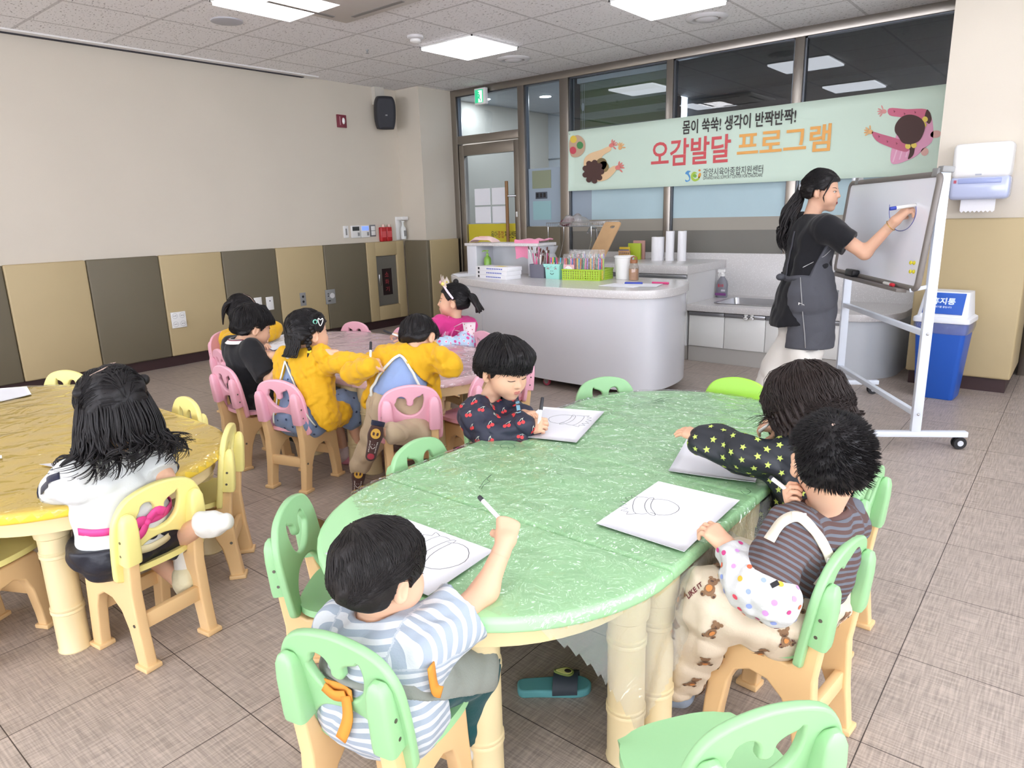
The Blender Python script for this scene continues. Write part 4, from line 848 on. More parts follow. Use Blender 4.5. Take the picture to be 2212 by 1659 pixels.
one('bowl', MB().m(mat('maroon bowl', '#6d3a45', 0.4)).lathe([(0.03, 0), (0.075, 0.04), (0.078, 0.055), (0.07, 0.05), (0.028, 0.008)], 20, Matrix.Translation((2.46, 3.97, 1.193)) @ Matrix.Rotation(0.5, 4, 'X')), 'maroon bowl under the clear bag in the dish rack', 'bowl')
q = MB().m(mat('bamboo board', '#c9a377', 0.5, var=(7, 0.12)))
TBd = basis((2.93, 3.72, MZ+0.002), Vector((1, -0.12, 0)).normalized(), Vector((0.42, 0.25, 1)).normalized())
q.plate([rrect(-0.10, 0.10, 0, 0.42, 0.03, 5), rrect(-0.005, 0.05, 0.355, 0.38, 0.0115, 4)], 0.018, 0.003, TBd, 2); one('cutting_board', q, 'bamboo cutting board leaning beside the dish rack', 'cutting board')
one('faucet', MB().m(chrome).tube([(2.72, 4.1, MZ), (2.72, 4.1, 1.10), (2.72, 4.08, 1.16), (2.72, 3.98, 1.17), (2.72, 3.93, 1.12)], 0.011, 10).lathe([(0.025, 0), (0.025, 0.03)], 14, Matrix.Translation((2.72, 4.1, MZ))), 'thin chrome tap behind the cutting board', 'tap')
roll = mat('paper towel', '#f0eff2', 0.9, bump=(160, 0.3))
for k, (px, r, h, l) in enumerate(((1421, 0.062, 0.225, 'thick paper towel roll, leftmost of the three'), (1447, 0.041, 0.28, 'thin paper towel roll in the middle of the three'), (1473, 0.041, 0.28, 'thin paper towel roll, rightmost of the three'))):
    p = aty(px, 540, 4.16); t = thing('paper_roll', l, 'paper roll', (p[0], 4.16, MZ), group='paper towel rolls')
    MB().m(roll).lathe([(0.018, 0), (r, 0), (r, h), (0.018, h), (0.018, 0.0)], 28, caps=False).build('roll', t, loc=I, auto=50); MB().m(mat('cardboard core', '#b09a80', 0.8)).lathe([(0.0185, 0.002), (0.0185, h+0.001), (0.0165, h+0.001), (0.0165, 0.002)], 18, caps=False).build('core', t, loc=I)
woodp = mat('pale wood', '#d3a578', 0.5)
q = MB().m(yel_card).box(2.955, 3.07, 4.155, 4.175, MZ, MZ+0.125, bev=0.002).m(mat('box blue stripe', '#3c53a8', 0.5)).box(2.957, 3.068, 4.153, 4.155, MZ+0.06, MZ+0.10); one('crayon_box', q, 'yellow crayon box standing on the tall counter', 'box')
one('card_box', MB().m(mat('green yellow card', '#b9cf3e', 0.5)).box(3.03, 3.17, 4.20, 4.225, MZ, MZ+0.16, bev=0.002), 'lime card box behind the yellow crayon box', 'box')
one('card_box', MB().m(mat('dusty pink card', '#cf9f94', 0.5)).box(3.06, 3.19, 4.25, 4.27, MZ, MZ+0.185, bev=0.002), 'dusty pink card box at the back of the card boxes', 'box')
t = thing('wooden_rack', 'small wooden slatted holder in front of the crayon box', 'rack', (3.04, 4.10, MZ))
q = MB().m(woodp).box(2.985, 3.115, 4.09, 4.10, MZ, MZ+0.012).box(2.985, 3.115, 4.09, 4.10, MZ+0.075, MZ+0.095)
for i in range(6): q.box(2.985+i*0.024, 2.995+i*0.024, 4.088, 4.102, MZ, MZ+0.09)
q.build('front_slats', t); MB().m(woodp).box(2.985, 3.115, 4.09, 4.15, MZ, MZ+0.008).build('base', t)
# spray bottle by the sink
p = atz(1555, 634, SZ); sx, sy = 4.03, 4.22
t = thing('spray_bottle', 'grey trigger spray bottle with white head by the sink', 'bottle', (sx, sy, SZ))
MB().m(mat('grey bottle', '#7f7f88', 0.3)).lathe([(0.05, 0), (0.054, 0.008), (0.055, 0.12), (0.048, 0.155), (0.022, 0.19), (0.02, 0.20)], 24, sy=0.62).build('bottle', t, loc=I)
MB().m(white_plastic).lathe([(0.022, 0.198), (0.022, 0.222), (0.014, 0.225), (0.014, 0.235)], 14).box(-0.045, 0.025, -0.013, 0.013, 0.232, 0.262, bev=0.005).tube([(-0.03, 0, 0.235), (-0.038, 0, 0.215), (-0.034, 0, 0.195)], 0.006, 8).build('trigger_head', t, loc=I)
q = MB().m(mat('purple label', '#7a3f7d', 0.4)).box(-0.052, 0.052, -0.0355, -0.034, 0.022, 0.045).m(mat('red lettering', '#c23b4c', 0.4)); text_fit(q, '홈스타', basis((-0.028, -0.036, 0.10), (1, 0, 0), (0, 0, 1)), 0.056, 0.03, 0.03)
q.m(mat('pale label', '#c9c7d0', 0.4)).box(0.005, 0.045, -0.0355, -0.034, 0.06, 0.078); q.build('label', t, loc=I)
t = thing('tumbler', 'clear tumbler on the sink counter behind the teacher', 'tumbler', (5.12, 3.80, SZ)); MB().m(film('tumbler plastic', '#eef0f2', 1.2, 0.05, None, 0.08, '#dfe3e6')).lathe([(0.038, 0), (0.045, 0.16), (0.043, 0.16), (0.036, 0.004), (0, 0.004)], 20).build('cup', t, loc=I)
MB().m(chrome).tube([(5.20, 3.95, SZ), (5.20, 3.95, SZ+0.2), (5.17, 3.9, SZ+0.23), (5.10, 3.85, SZ+0.21)], 0.010, 10); 
# ---------------------------------------------------------------- banner
BY = GLASS_Y-0.062
def bp(px, py): p = aty(px, py, BY); return p[0], p[2]
ban = thing('banner', 'mint green printed banner stretched across the glass wall', 'banner', (3.88, BY, 1.54))
c4 = [bp(1228, 413), bp(2037, 376), bp(2050, 181), bp(1228, 284)]
q = MB().m(mat('mint banner fabric', '#cfe2d2', 0.8, var=(1.2, 0.03)))
TBn = basis((0, BY, 0), (1, 0, 0), (0, 0, 1)); g = []
for j in range(9):
    v = j/8; g.append([(c4[0][0]*(1-u)*(1-v)+c4[1][0]*u*(1-v)+c4[2][0]*u*v+c4[3][0]*(1-u)*v, BY+0.004*sin(9*u+3*v)-0.004, c4[0][1]*(1-u)*(1-v)+c4[1][1]*u*(1-v)+c4[2][1]*u*v+c4[3][1]*(1-u)*v) for u in np.linspace(0, 1, 40)])
q.sheet(g, thick=-0.002).build('fabric', ban, auto=0)
def btext(nm, body, px0, px1, pya, pyb, col, bold, part=True):
    """pya / pyb: lower and upper pixel rows at the middle of the words"""
    pm = (px0+px1)/2; x0, _ = bp(px0, (pya+pyb)/2); x1, _ = bp(px1, (pya+pyb)/2); _, z0 = bp(pm, pya); _, z1 = bp(pm, pyb)
    q = MB().m(mat('banner ink '+col, col, 0.7)); sl = 0.0
    text_fit(q, body, basis((x0, BY-0.0125, z0), (1, 0, sl), (0, 0, 1)), x1-x0, z1-z0, bold); return q.build(nm, ban)
btext('slogan', '몸이 쑥쑥! 생각이 반짝반짝!', 1476, 1720, 279, 247, '#35302f', 0.018)
btext('red_title', '오감발달', 1408, 1579, 356, 297, '#d0585c', 0.018)
btext('orange_title', '프로그램', 1594, 1795, 333, 276, '#e9ab5e', 0.018)
btext('centre_name', '광양시육아종합지원센터', 1520, 1649, 378, 360, '#3a3b3b', 0.0)
btext('english_name', 'GWANGYANG SUPPORT CENTER FOR CHILDCARE', 1520, 1648, 385, 378, '#4c4f4d', 0.0)
def bpoly(q, pts, col, lay=0, sm=True):
    P = [bp(*p) for p in pts]; P = smooth_loop(P, 4) if sm else P
    q.m(mat('banner art '+col, col, 0.7)).plate([P], 0.0006, 0, basis((0, BY-0.010-0.0012*lay, 0), (1, 0, 0), (0, 0, 1)), smooth=False)
def bell(cx, cy, rx, ry, a=0.0, n=16): return [(cx+rx*cos(t_)*cos(a)-ry*sin(t_)*sin(a), cy+rx*cos(t_)*sin(a)+ry*sin(t_)*cos(a)) for t_ in np.linspace(0, 2*pi, n+1)[:-1]]
def hand5(q, x, y, a, s, col, lay):
    bpoly(q, bell(x, y, 5*s, 4*s, a), col, lay)
    for f in (-0.9, -0.45, 0, 0.45, 1.2): bpoly(q, bell(x+8*s*cos(a+f), y+8*s*sin(a+f), 4*s, 1.4*s, a+f, 10), col, lay)
q = MB()                                   # child painting, left end
bpoly(q, [(1233, 300), (1250, 292), (1264, 305), (1264, 325), (1252, 338), (1236, 338), (1231, 320)], '#c2a48a', 0)
for p, c in (((1240, 301), '#dcc04b'), ((1254, 314), '#4d8a54'), ((1239, 325), '#c84c5b')): bpoly(q, bell(*p, 7, 8), c, 1)
bpoly(q, [(1263, 345), (1275, 332), (1298, 324), (1318, 316), (1321, 325), (1304, 336), (1300, 350), (1310, 366), (1328, 358), (1334, 365), (1315, 386), (1295, 392), (1275, 388), (1264, 368)], '#e6c499', 1)
bpoly(q, bell(1300, 355, 12, 14, 0.4), '#7b6a46', 2); bpoly(q, bell(1306, 360, 10, 12, -0.3), '#8d7a52', 2)
bpoly(q, bell(1283, 370, 19, 21), '#4f3530', 5)
for k_ in range(9): bpoly(q, bell(1283+18*cos(k_*0.7), 371+20*sin(k_*0.7), 6, 6), '#4f3530', 5.1+0.12*k_)
hand5(q, 1322, 314, -0.5, 1.1, '#dd8078', 2); hand5(q, 1336, 362, -0.4, 1.2, '#dd8078', 2); hand5(q, 1341, 319, -1.2, 1.0, '#e3b077', 2)
q.build('painting_child', ban); q = MB()   # child seen from above, right end
bpoly(q, [(1960, 250), (1990, 235), (2012, 250), (2016, 300), (1998, 320), (1975, 340), (1930, 355), (1925, 330), (1938, 290)], '#e4a3bf', 0)
for k in range(4): bpoly(q, [(1928+k*14, 350-k*5), (1931+k*14, 350-k*5), (1947+k*12, 300-k*4), (1944+k*12, 300-k*4)], '#f0c3d5', 1, False)
bpoly(q, bell(2022, 290, 12, 8, -0.2), '#dfb0a6', 0); bpoly(q, bell(1998, 328, 8, 9, 0.5), '#dfb0a6', 0)
bpoly(q, [(1922, 234), (1960, 236), (2000, 236), (2010, 250), (1985, 262), (1950, 254), (1922, 249)], '#cf7089', 2); bpoly(q, [(1884, 285), (1905, 290), (1940, 300), (1965, 310), (1960, 328), (1928, 320), (1895, 305)], '#c66b85', 2)
for x, y in ((1935, 241), (1957, 246), (1980, 243), (1902, 295), (1920, 306), (1940, 310)): bpoly(q, [(x-4, y-3), (x, y), (x+4, y-3), (x+3, y+3), (x, y), (x-3, y+3)], '#8d4456', 3, False)
bpoly(q, [(2003, 237), (2010, 245), (2013, 258), (2007, 268), (1998, 256)], '#4f3530', 3); bpoly(q, [(1962, 312), (1976, 312), (1974, 334), (1962, 344), (1966, 326)], '#4f3530', 3)
for x, y in ((1999, 258), (1996, 270), (1975, 314), (1962, 316)): bpoly(q, bell(x, y, 6, 6), '#e6cf63', 4)
bpoly(q, [(1936, 268), (1950, 252), (1970, 248), (1990, 256), (1999, 272), (1994, 292), (1984, 306), (1966, 312), (1950, 308), (1942, 296), (1934, 284)], '#4c3431', 5)
hand5(q, 1910, 241, pi, 1.2, '#d99a95', 2); hand5(q, 1881, 285, pi+0.3, 1.2, '#e3b077', 2); q.build('reaching_child', ban)
q = MB()
for pts, c in (([(1481, 388), (1486, 390), (1490, 386), (1486, 378), (1481, 375), (1486, 369), (1493, 370), (1489, 374), (1492, 381), (1491, 390), (1483, 393)], '#5b9ad0'), ([(1500, 371), (1507, 374), (1501, 376), (1498, 382), (1503, 387), (1509, 384), (1512, 380), (1511, 388), (1501, 392), (1494, 386), (1494, 377)], '#a9c64c'), (bell(1512, 379, 3, 6, 0.3), '#e3a04a'), (bell(1512, 368, 2.5, 2.5), '#e08a4a'), (bell(1502, 380, 4, 4), '#7fb24a')): bpoly(q, pts, c, 0)
q.build('centre_logo', ban)
for px in (1232, 2046): MB().m(chrome).ball((bp(px, 290 if px < 1500 else 190)[0], BY-0.012, bp(px, 290 if px < 1500 else 190)[1]), 0.006, n=8, k=6).build('eyelet', ban)
# ---------------------------------------------------------------- whiteboard on its rolling stand
wb_white = mat('whiteboard enamel', '#f0f1fa', 0.13, coat=0.2); wb_frame = mat('taupe board frame', '#77706b', 0.4); stand_m = mat('white stand steel', '#d9dfe8', 0.35)
WP = Vector((6.037, 2.145, 0)); WT = Vector((-0.548, 0.837, 0)).normalized(); WN = Vector((WT[1], -WT[0], 0)); UPV = Vector((0, 0, 1))
wbd = thing('whiteboard_stand', 'white rolling stand carrying the tilted whiteboard', 'whiteboard', WP, 0)
def wpt(s, off, z): return WP+WT*s+WN*off+UPV*z
def bar(q, a, b_, w, h, up=(0, 0, 1), bev=0.003):
    a, b_ = Vector(a), Vector(b_); d = (b_-a); L = d.length; d.normalize(); u = Vector(up); u = (u-d*u.dot(d)).normalized(); x = u.cross(d)
    return q.box(-w/2, w/2, -h/2, h/2, 0, L, Matrix(((x[0], u[0], d[0], a[0]), (x[1], u[1], d[1], a[1]), (x[2], u[2], d[2], a[2]), (0, 0, 0, 1))), bev)
for s in (0.0, 1.2):
    bar(MB().m(stand_m), wpt(s, 0, 0.10), wpt(s, 0, 1.50), 0.03, 0.05, WN).build('post', wbd)
    ft = bar(MB().m(stand_m), wpt(s, -0.25, 0.085), wpt(s, 0.27, 0.085), 0.04, 0.03, UPV).build('foot_bar', wbd)
    for o in (-0.225, 0.235):
        c = wpt(s, o, 0.035); T = basis(c, WN, UPV); cw = MB().m(black_plastic).lathe([(0.012, -0.02), (0.033, -0.02), (0.035, -0.016), (0.035, -0.006), (0.02, -0.005), (0.02, 0.005), (0.035, 0.006), (0.035, 0.016), (0.033, 0.02), (0.012, 0.02)], 22, T)
        cw.build('caster', wbd); MB().m(mat('caster hub', '#c8ccd2', 0.4)).lathe([(0.016, -0.022), (0.016, 0.022)], 14, T).box(-0.012, 0.012, -0.005, 0.05, -0.004, 0.004, T).build('caster_hub', wbd)
for z in (0.645, 0.20): bar(MB().m(stand_m), wpt(0.012, -0.005, z), wpt(1.188, -0.005, z), 0.03, 0.03, UPV).build('cross_bar', wbd)
q = MB().m(chrome)
for z in (0.645, 0.20): q.ball(wpt(-0.017, 0, z), (0.008, 0.008, 0.008), n=10, k=6)
q.build('bolts', wbd)
b0, b1 = wpt(0, -0.085, 0.885), wpt(0, -0.030, 1.465); BU = (b1-b0).normalized(); BH = (b1-b0).length; BN = WT.cross(BU)
if BN.dot(WN) > 0: BN = -BN                              # towards the children
TB = Matrix(((WT[0], BU[0], BN[0], b0[0]), (WT[1], BU[1], BN[1], b0[1]), (WT[2], BU[2], BN[2], b0[2]), (0, 0, 0, 1)))
BW0, BW1 = -0.02, 1.21
bd = MB().m(wb_white).box(BW0+0.01, BW1-0.01, 0.01, BH-0.01, -0.012, 0.0, TB).build('board', wbd)
q = MB().m(wb_frame)
loop = [TB @ Vector((x, y, -0.004)) for x, y in rrect(BW0, BW1, 0, BH, 0.035, 5)]; q.tube(loop+[loop[0]], 0.016, 10, caps=False, up=BN); q.build('frame', wbd)
q = MB().m(MATS['blue marker']); P = lambda px, py: None
def board_pt(px, py):
    d = Vector(ray(px, py)); o = Vector(CAM); n_ = BN; tt = (b0-o).dot(n_)/d.dot(n_); return o+d*tt+BN*0.0008
q.tube(smooth_loop([board_pt(*p) for p in ((1922, 442), (1921, 462), (1925, 480), (1934, 495), (1945, 499), (1960, 494), (1972, 480), (1979, 462), (1979, 444))], 3, False), 0.0016, 5).build('marker_line', bd)
q = MB().m(wb_frame).box(0.08, 1.15, -0.03, -0.01, 0.0, 0.055, TB, bev=0.003).build('pen_tray', wbd)
q = MB().m(stand_m)
for s in (0.0, 1.2):
    bar(q, wpt(s, 0, 0.90), wpt(s+(0.02 if s < 1 else -0.02), -0.10, 0.875), 0.012, 0.02, UPV)
q.build('bracket', wbd); q = MB().m(grey_plastic)
for s in (0.02, 1.08): MB().m(grey_plastic).box(s-0.03, s+0.03, BH-0.012, BH+0.03, -0.02, 0.012, TB, bev=0.004).build('top_clamp', wbd)
q.box(-0.035, 0.02, BH+0.01, BH+0.04, -0.06, 0.0, TB, bev=0.004).build('top_clamp', wbd)
t = thing('whiteboard_eraser', 'black felt eraser on the whiteboard tray', 'eraser', TB @ Vector((0.83, 0.0, 0.03))); MB().m(black_plastic).box(0.76, 0.89, -0.008, 0.035, 0.002, 0.05, TB, bev=0.010).build('body', t); MB().m(mat('eraser felt', '#3b3b42', 0.95)).box(0.765, 0.885, -0.010, -0.006, 0.004, 0.048, TB).build('felt', t)
q_ = mk('marker', 'red capped marker lying on the whiteboard tray', TB @ Vector((0.30, 0.0, 0.035)), -WT, 0.13, 0.009, pen_white, mat('red cap', '#c92f3c', 0.35), None, cat='marker')
ymag = mat('yellow clear magnet', '#d8cc34', 0.15)
for (px, py), l in (((1976, 568), 'upper'), ((1975, 587), 'lower')):
    c = board_pt(px, py); T = Matrix.Translation(c) @ BN.to_track_quat('Z', 'Y').to_matrix().to_4x4()
    one('magnet', MB().m(ymag).lathe([(0.010, 0), (0.011, 0.004), (0.006, 0.008), (0.006, 0.014), (0.011, 0.019), (0.009, 0.024), (0, 0.025)], 16, T), 'yellow push-pin magnet on the whiteboard, %s of two' % l, 'magnet', 'board magnets')
# ---------------------------------------------------------------- blue bin
t = thing('trash_bin', 'blue swing-lid bin with white collar in front of the right pillar', 'bin', (5.95, 3.46, 0), radians(-4)); I = (0, 0, 0); bluep = mat('bin blue', '#2056b4', 0.4); lidw = mat('bin white', '#e6e9f0', 0.35)
def loft(rings):
    n = len(rings[0]); return [p for r_ in rings for p in r_], [(i*n+j, i*n+(j+1) % n, (i+1)*n+(j+1) % n, (i+1)*n+j) for i in range(len(rings)-1) for j in range(n)]+[tuple(range(n))[::-1], tuple((len(rings)-1)*n+j for j in range(n))]
def rr3(w, d, z, r=0.03): return [(x, y, z) for x, y in rrect(-w, w, -d, d, r, 4)]
MB().m(bluep).raw(*loft([rr3(0.115, 0.10, 0.0), rr3(0.12, 0.105, 0.012), rr3(0.155, 0.135, 0.53)])).build('body', t, loc=I, auto=50)
MB().m(film('bin liner', '#cfd8ee', 1.2, 0.15, (20, 0.7), 0.18, '#cfd6e6')).raw(*loft([rr3(0.156, 0.136, 0.46), rr3(0.164, 0.144, 0.50), rr3(0.163, 0.143, 0.545)])).build('liner', t, loc=I, auto=50)
MB().m(lidw).raw(*loft([rr3(0.168, 0.150, 0.535), rr3(0.170, 0.152, 0.545), rr3(0.168, 0.150, 0.565), rr3(0.152, 0.138, 0.575)])).raw(*loft([rr3(0.150, 0.136, 0.574), [(x*0.9, y*0.62+0.035, z) for x, y, z in rr3(0.150, 0.136, 0.735)]])).build('collar', t, loc=I, auto=40)
TL = basis((0, -0.139, 0.578), (1, 0, 0), Vector((0, 0.094, 0.161)).normalized()); fl = MB().m(bluep).box(-0.118, 0.118, 0.018, 0.172, -0.002, 0.006, TL, bev=0.002).build('swing_flap', t, loc=I)
q = MB().m(mat('bin lettering', '#d7e2f2', 0.5)); text_fit(q, '휴지통', TL @ Matrix.Translation((-0.075, 0.085, 0.0066)), 0.14, 0.05, 0.03); text_fit(q, '쓰레기를 줄입시다', TL @ Matrix.Translation((-0.06, 0.06, 0.0066)), 0.11, 0.014, 0.01); q.build('lettering', fl, loc=I)
# paper towel dispenser on the pillar
t = thing('towel_dispenser', 'white paper towel dispenser on the right pillar above the bin', 'dispenser', (6.02, PY, 1.33)); ds = mat('dispenser blue tint', '#b8c0dc', 0.15, coat=0.4)
x0, x1, y1 = 5.86, 6.195, PY
def dprof(za, zb, ya, yb, e=0.0): return MB()
q = MB().m(white_plastic).box(x0, x1, y1-0.175, y1, 1.475, 1.70, bev=0.03); q.build('cover', t)
MB().m(ds).box(x0-0.004, x1+0.004, y1-0.165, y1, 1.335, 1.49, bev=0.028).build('lower_body', t); MB().m(mat('dispenser window', '#9aa5cf', 0.12)).box(x0+0.045, x1-0.045, y1-0.170, y1-0.15, 1.44, 1.472, bev=0.004).build('window', t)
MB().m(mat('dispenser badge', '#a6a9b5', 0.4)).box(6.0, 6.035, y1-0.178, y1-0.17, 1.492, 1.502).build('badge', t); MB().m(mat('red mark', '#b0485a', 0.4)).box(x0+0.02, x0+0.036, y1-0.168, y1-0.16, 1.445, 1.465).build('indicator', t)
zz = [(5.925, 1.345), (6.125, 1.345), (6.125, 1.262)]+[(6.125-0.0125*i, 1.262-(0.012 if i % 2 else 0)) for i in range(1, 16)]+[(5.925, 1.262)]
MB().m(mat('paper towel', '#f0eff2', 0.9)).plate([zz], 0.002, 0, basis((0, y1-0.09, 0), (1, 0, 0), (0, 0, 1))).build('paper_end', t)
# ---------------------------------------------------------------- on the left wall
t = thing('wall_speaker', 'black loudspeaker hanging in the corner by the pillar', 'speaker', (0.12, 3.63, 2.37)); q = MB().m(mat('speaker black', '#26272e', 0.6, bump=(700, 0.2)))
ol = [(x, z) for x, z in smooth_loop([(-0.095, -0.16), (-0.07, -0.178), (0.07, -0.178), (0.095, -0.16), (0.115, -0.06), (0.115, 0.09), (0.09, 0.165), (0.05, 0.18), (-0.05, 0.18), (-0.09, 0.165), (-0.115, 0.09), (-0.115, -0.06)], 4)]
nv = Vector((0.86, -0.46, -0.14)).normalized(); rt = Vector((0.46, 0.86, 0)).normalized(); upv = nv.cross(rt)
Tsp = basis((0.14, 3.62, 2.50), rt, upv, nv); q.plate([ol], 0.15, 0.035, Tsp, 4); q.build('cabinet', t, auto=60); MB().m(grey_plastic).box(-0.012, 0.012, -0.03, -0.016, 0.0755, 0.077, Tsp).build('badge', t)
MB().m(mat('bracket white', '#cdc8be', 0.5)).box(0.0, 0.06, 3.56, 3.70, 2.60, CEIL).build('bracket', t)
redm = mat('alarm maroon', '#7d3340', 0.4); t = thing('fire_alarm', 'maroon fire alarm plate with white strobe beside the loudspeaker', 'fire alarm', (0, 3.09, 2.38))
MB().m(redm).box(0, 0.02, 3.03, 3.155, 2.315, 2.45, bev=0.004).build('plate', t); MB().m(white_plastic).ball((0.022, 3.11, 2.385), (0.018, 0.018, 0.035)).build('strobe', t)
MB().m(mat('alarm stripe', '#c3909a', 0.4)).box(0.02, 0.022, 3.06, 3.07, 2.34, 2.43).build('stripe', t)
def wall_plate(name, label, y0, y1, z0, z1, m, cat, x=0.0, dep=0.012): 
    t = thing(name, label, cat, (x, (y0+y1)/2, z0)); MB().m(m).box(x, x+dep, y0, y1, z0, z1, bev=0.003).build('plate', t); return t
t = wall_plate('light_switch', 'narrow white wall switch left of the two thermostats', 2.995, 3.065, 1.11, 1.245, white_plastic, 'switch'); MB().m(grey_plastic).box(0.012, 0.016, 3.02, 3.04, 1.14, 1.215, bev=0.002).build('rocker', t)
scr_d = mat('dark display', '#3c4040', 0.3); scr_b = mat('blue display', '#7f9cf0', 0.3, emit=('#6f8dff', 1.0))
for y0, m, l in ((3.10, scr_d, 'white thermostat with dark display'), (3.238, scr_b, 'white thermostat with glowing blue display')):
    t = wall_plate('thermostat', l, y0, y0+0.128, 1.105, 1.245, white_plastic, 'thermostat', dep=0.02); MB().m(m).box(0.02, 0.022, y0+0.015, y0+0.113, 1.185, 1.232).build('display', t)
    MB().m(grey_plastic).box(0.02, 0.023, y0+0.085, y0+0.115, 1.125, 1.165, bev=0.002).build('buttons', t)
t = wall_plate('light_switch', 'grey framed double switch right of the blue thermostat', 3.385, 3.465, 1.11, 1.245, mat('switch frame', '#77777c', 0.4), 'switch'); MB().m(white_plastic).box(0.012, 0.017, 3.395, 3.455, 1.125, 1.175, bev=0.002).box(0.012, 0.017, 3.395, 3.455, 1.18, 1.23, bev=0.002).build('rocker', t)
redb = mat('red extinguisher liquid', '#b8282c', 0.25)
for k, (y, l) in enumerate(((3.555, 'left'), (3.645, 'right'))):
    t = thing('throw_extinguisher', 'red plastic throwing extinguisher bottle on the padding, %s one' % l, 'extinguisher', (0.03, y, PADZ1), group='red bottles on the padding')
    MB().m(redb).box(0.003, 0.055, y-0.042, y+0.042, PADZ1, PADZ1+0.17, bev=0.012).build('bottle', t); MB().m(mat('red cap clear', '#d9b8ae', 0.3)).lathe([(0.02, 0), (0.018, 0.03), (0.0, 0.032)], 12, Matrix.Translation((0.03, y+0.015, PADZ1+0.168))).build('cap', t)
    MB().m(mat('red bottle label', '#d4575a', 0.4)).box(0.055, 0.0565, y-0.03, y+0.03, PADZ1+0.05, PADZ1+0.12).build('label', t)
t = thing('soap_dispenser', 'white sanitizer bottle in a wall bracket in the corner', 'dispenser', (0.06, 3.85, PADZ1))
MB().m(white_plastic).box(0.0, 0.012, 3.79, 3.90, PADZ1+0.01, 1.33, bev=0.002).box(0.0, 0.12, 3.80, 3.90, 1.29, 1.33, bev=0.006).build('bracket', t)
MB().m(mat('clear bottle white', '#dfe3e2', 0.25)).lathe([(0.033, 0), (0.035, 0.01), (0.035, 0.13), (0.012, 0.17), (0.012, 0.20), (0.02, 0.205), (0.02, 0.22)], 18, Matrix.Translation((0.07, 3.85, PADZ1+0.015))).build('bottle', t); MB().m(grey_plastic).box(0.104, 0.107, 3.83, 3.87, PADZ1+0.05, PADZ1+0.12).build('label', t)
t = thing('socket_plate', 'white outlet plate with four round sockets on the beige pad', 'outlet', (0.05, 0.96, 0.365)); MB().m(white_plastic).box(0.05, 0.062, 0.89, 1.03, 0.365, 0.515, bev=0.003).build('plate', t)
for i, (y, z) in enumerate(((0.925, 0.48), (0.995, 0.48), (0.925, 0.402), (0.995, 0.402))):
    s_ = MB().m(mat('socket grey', '#c6c6c6', 0.4)).lathe([(0.026, 0.062), (0.026, 0.0635), (0.022, 0.0635), (0.021, 0.058)], 18, basis((0, y, z), (0, 1, 0), (0, 0, 1)), caps=False).build('socket', t); MB().m(black_plastic).lathe([(0.0, 0.0625), (0.004, 0.0628), (0.004, 0.0618)], 8, basis((0, y-0.008, z), (0, 1, 0), (0, 0, 1)), caps=False).lathe([(0.0, 0.0625), (0.004, 0.0628), (0.004, 0.0618)], 8, basis((0, y+0.008, z), (0, 1, 0), (0, 0, 1)), caps=False).build('pin_holes', s_)
t = thing('outlet_plate', 'white blank outlet plate half hidden behind the head at the wall end', 'outlet', (0.05, 1.80, 0.42)); MB().m(white_plastic).box(0.05, 0.06, 1.757, 1.842, 0.425, 0.56, bev=0.003).build('plate', t)
t = thing('outlet_plate', 'white outlet plate with one small jack on the olive pad', 'outlet', (0.05, 1.93, 0.415)); MB().m(white_plastic).box(0.05, 0.06, 1.892, 1.975, 0.415, 0.552, bev=0.003).build('plate', t); MB().m(black_plastic).lathe([(0, 0.0615), (0.007, 0.061), (0.007, 0.06)], 10, basis((0, 1.934, 0.51), (0, 1, 0), (0, 0, 1)), caps=False).build('jack', t)
t = thing('outlet_plate', 'grey outlet plate with two dark holes on the beige pad', 'outlet', (0.05, 2.34, 0.41)); MB().m(grey_plastic).box(0.05, 0.058, 2.305, 2.378, 0.41, 0.553, bev=0.003).build('plate', t)
q = MB().m(black_plastic)
for z in (0.51, 0.455): q.lathe([(0, 0.0592), (0.014, 0.059), (0.014, 0.058)], 12, basis((0, 2.341, z), (0, 1, 0), (0, 0, 1)), caps=False)
q.build('holes', t)
t = thing('outlet_plate', 'grey valve plate with round cap on the olive pad edge', 'outlet', (0.05, 2.70, 0.39)); MB().m(grey_plastic).box(0.05, 0.058, 2.636, 2.77, 0.39, 0.552, bev=0.003).build('plate', t); MB().m(cgrey).lathe([(0, 0.066), (0.03, 0.064), (0.032, 0.058)], 16, basis((0, 2.725, 0.48), (0, 1, 0), (0, 0, 1)), caps=False).build('valve_cap', t)
for z0, y1 in ((0.50, 2.68), (0.475, 2.68), (0.42, 2.70)): MB().m(black_plastic).box(0.058, 0.0595, 2.665, y1, z0, z0+0.012).build('slot', t)
t = thing('extinguisher_cabinet', 'grey steel cabinet with dark window and red lettering set in the padding', 'cabinet', (0.0, 3.575, 0.28)); cab = mat('cabinet steel', '#77746c', 0.45, metal=0.3)
MB().m(cab).plate([[(3.415, 0.28), (3.735, 0.28), (3.735, 0.87), (3.415, 0.87)], [(3.50, 0.40), (3.66, 0.40), (3.66, 0.72), (3.50, 0.72)]], 0.02, 0.002, basis((0.02, 0, 0), (0, 1, 0), (0, 0, 1))).build('door', t)
MB().m(mat('dark window', '#2b2022', 0.2)).box(0.015, 0.02, 3.50, 3.66, 0.40, 0.72).build('window', t); MB().m(chrome).box(0.03, 0.042, 3.445, 3.47, 0.52, 0.66, bev=0.005).build('handle', t)
q = MB().m(mat('red window lettering', '#8d2b33', 0.5))
for i, ch in enumerate('소화기'): text_fit(q, ch, basis((0.0205, 3.55, 0.62-0.09*i), (0, 1, 0), (0, 0, 1)), 0.06, 0.06, 0.02)
q.build('lettering', t)
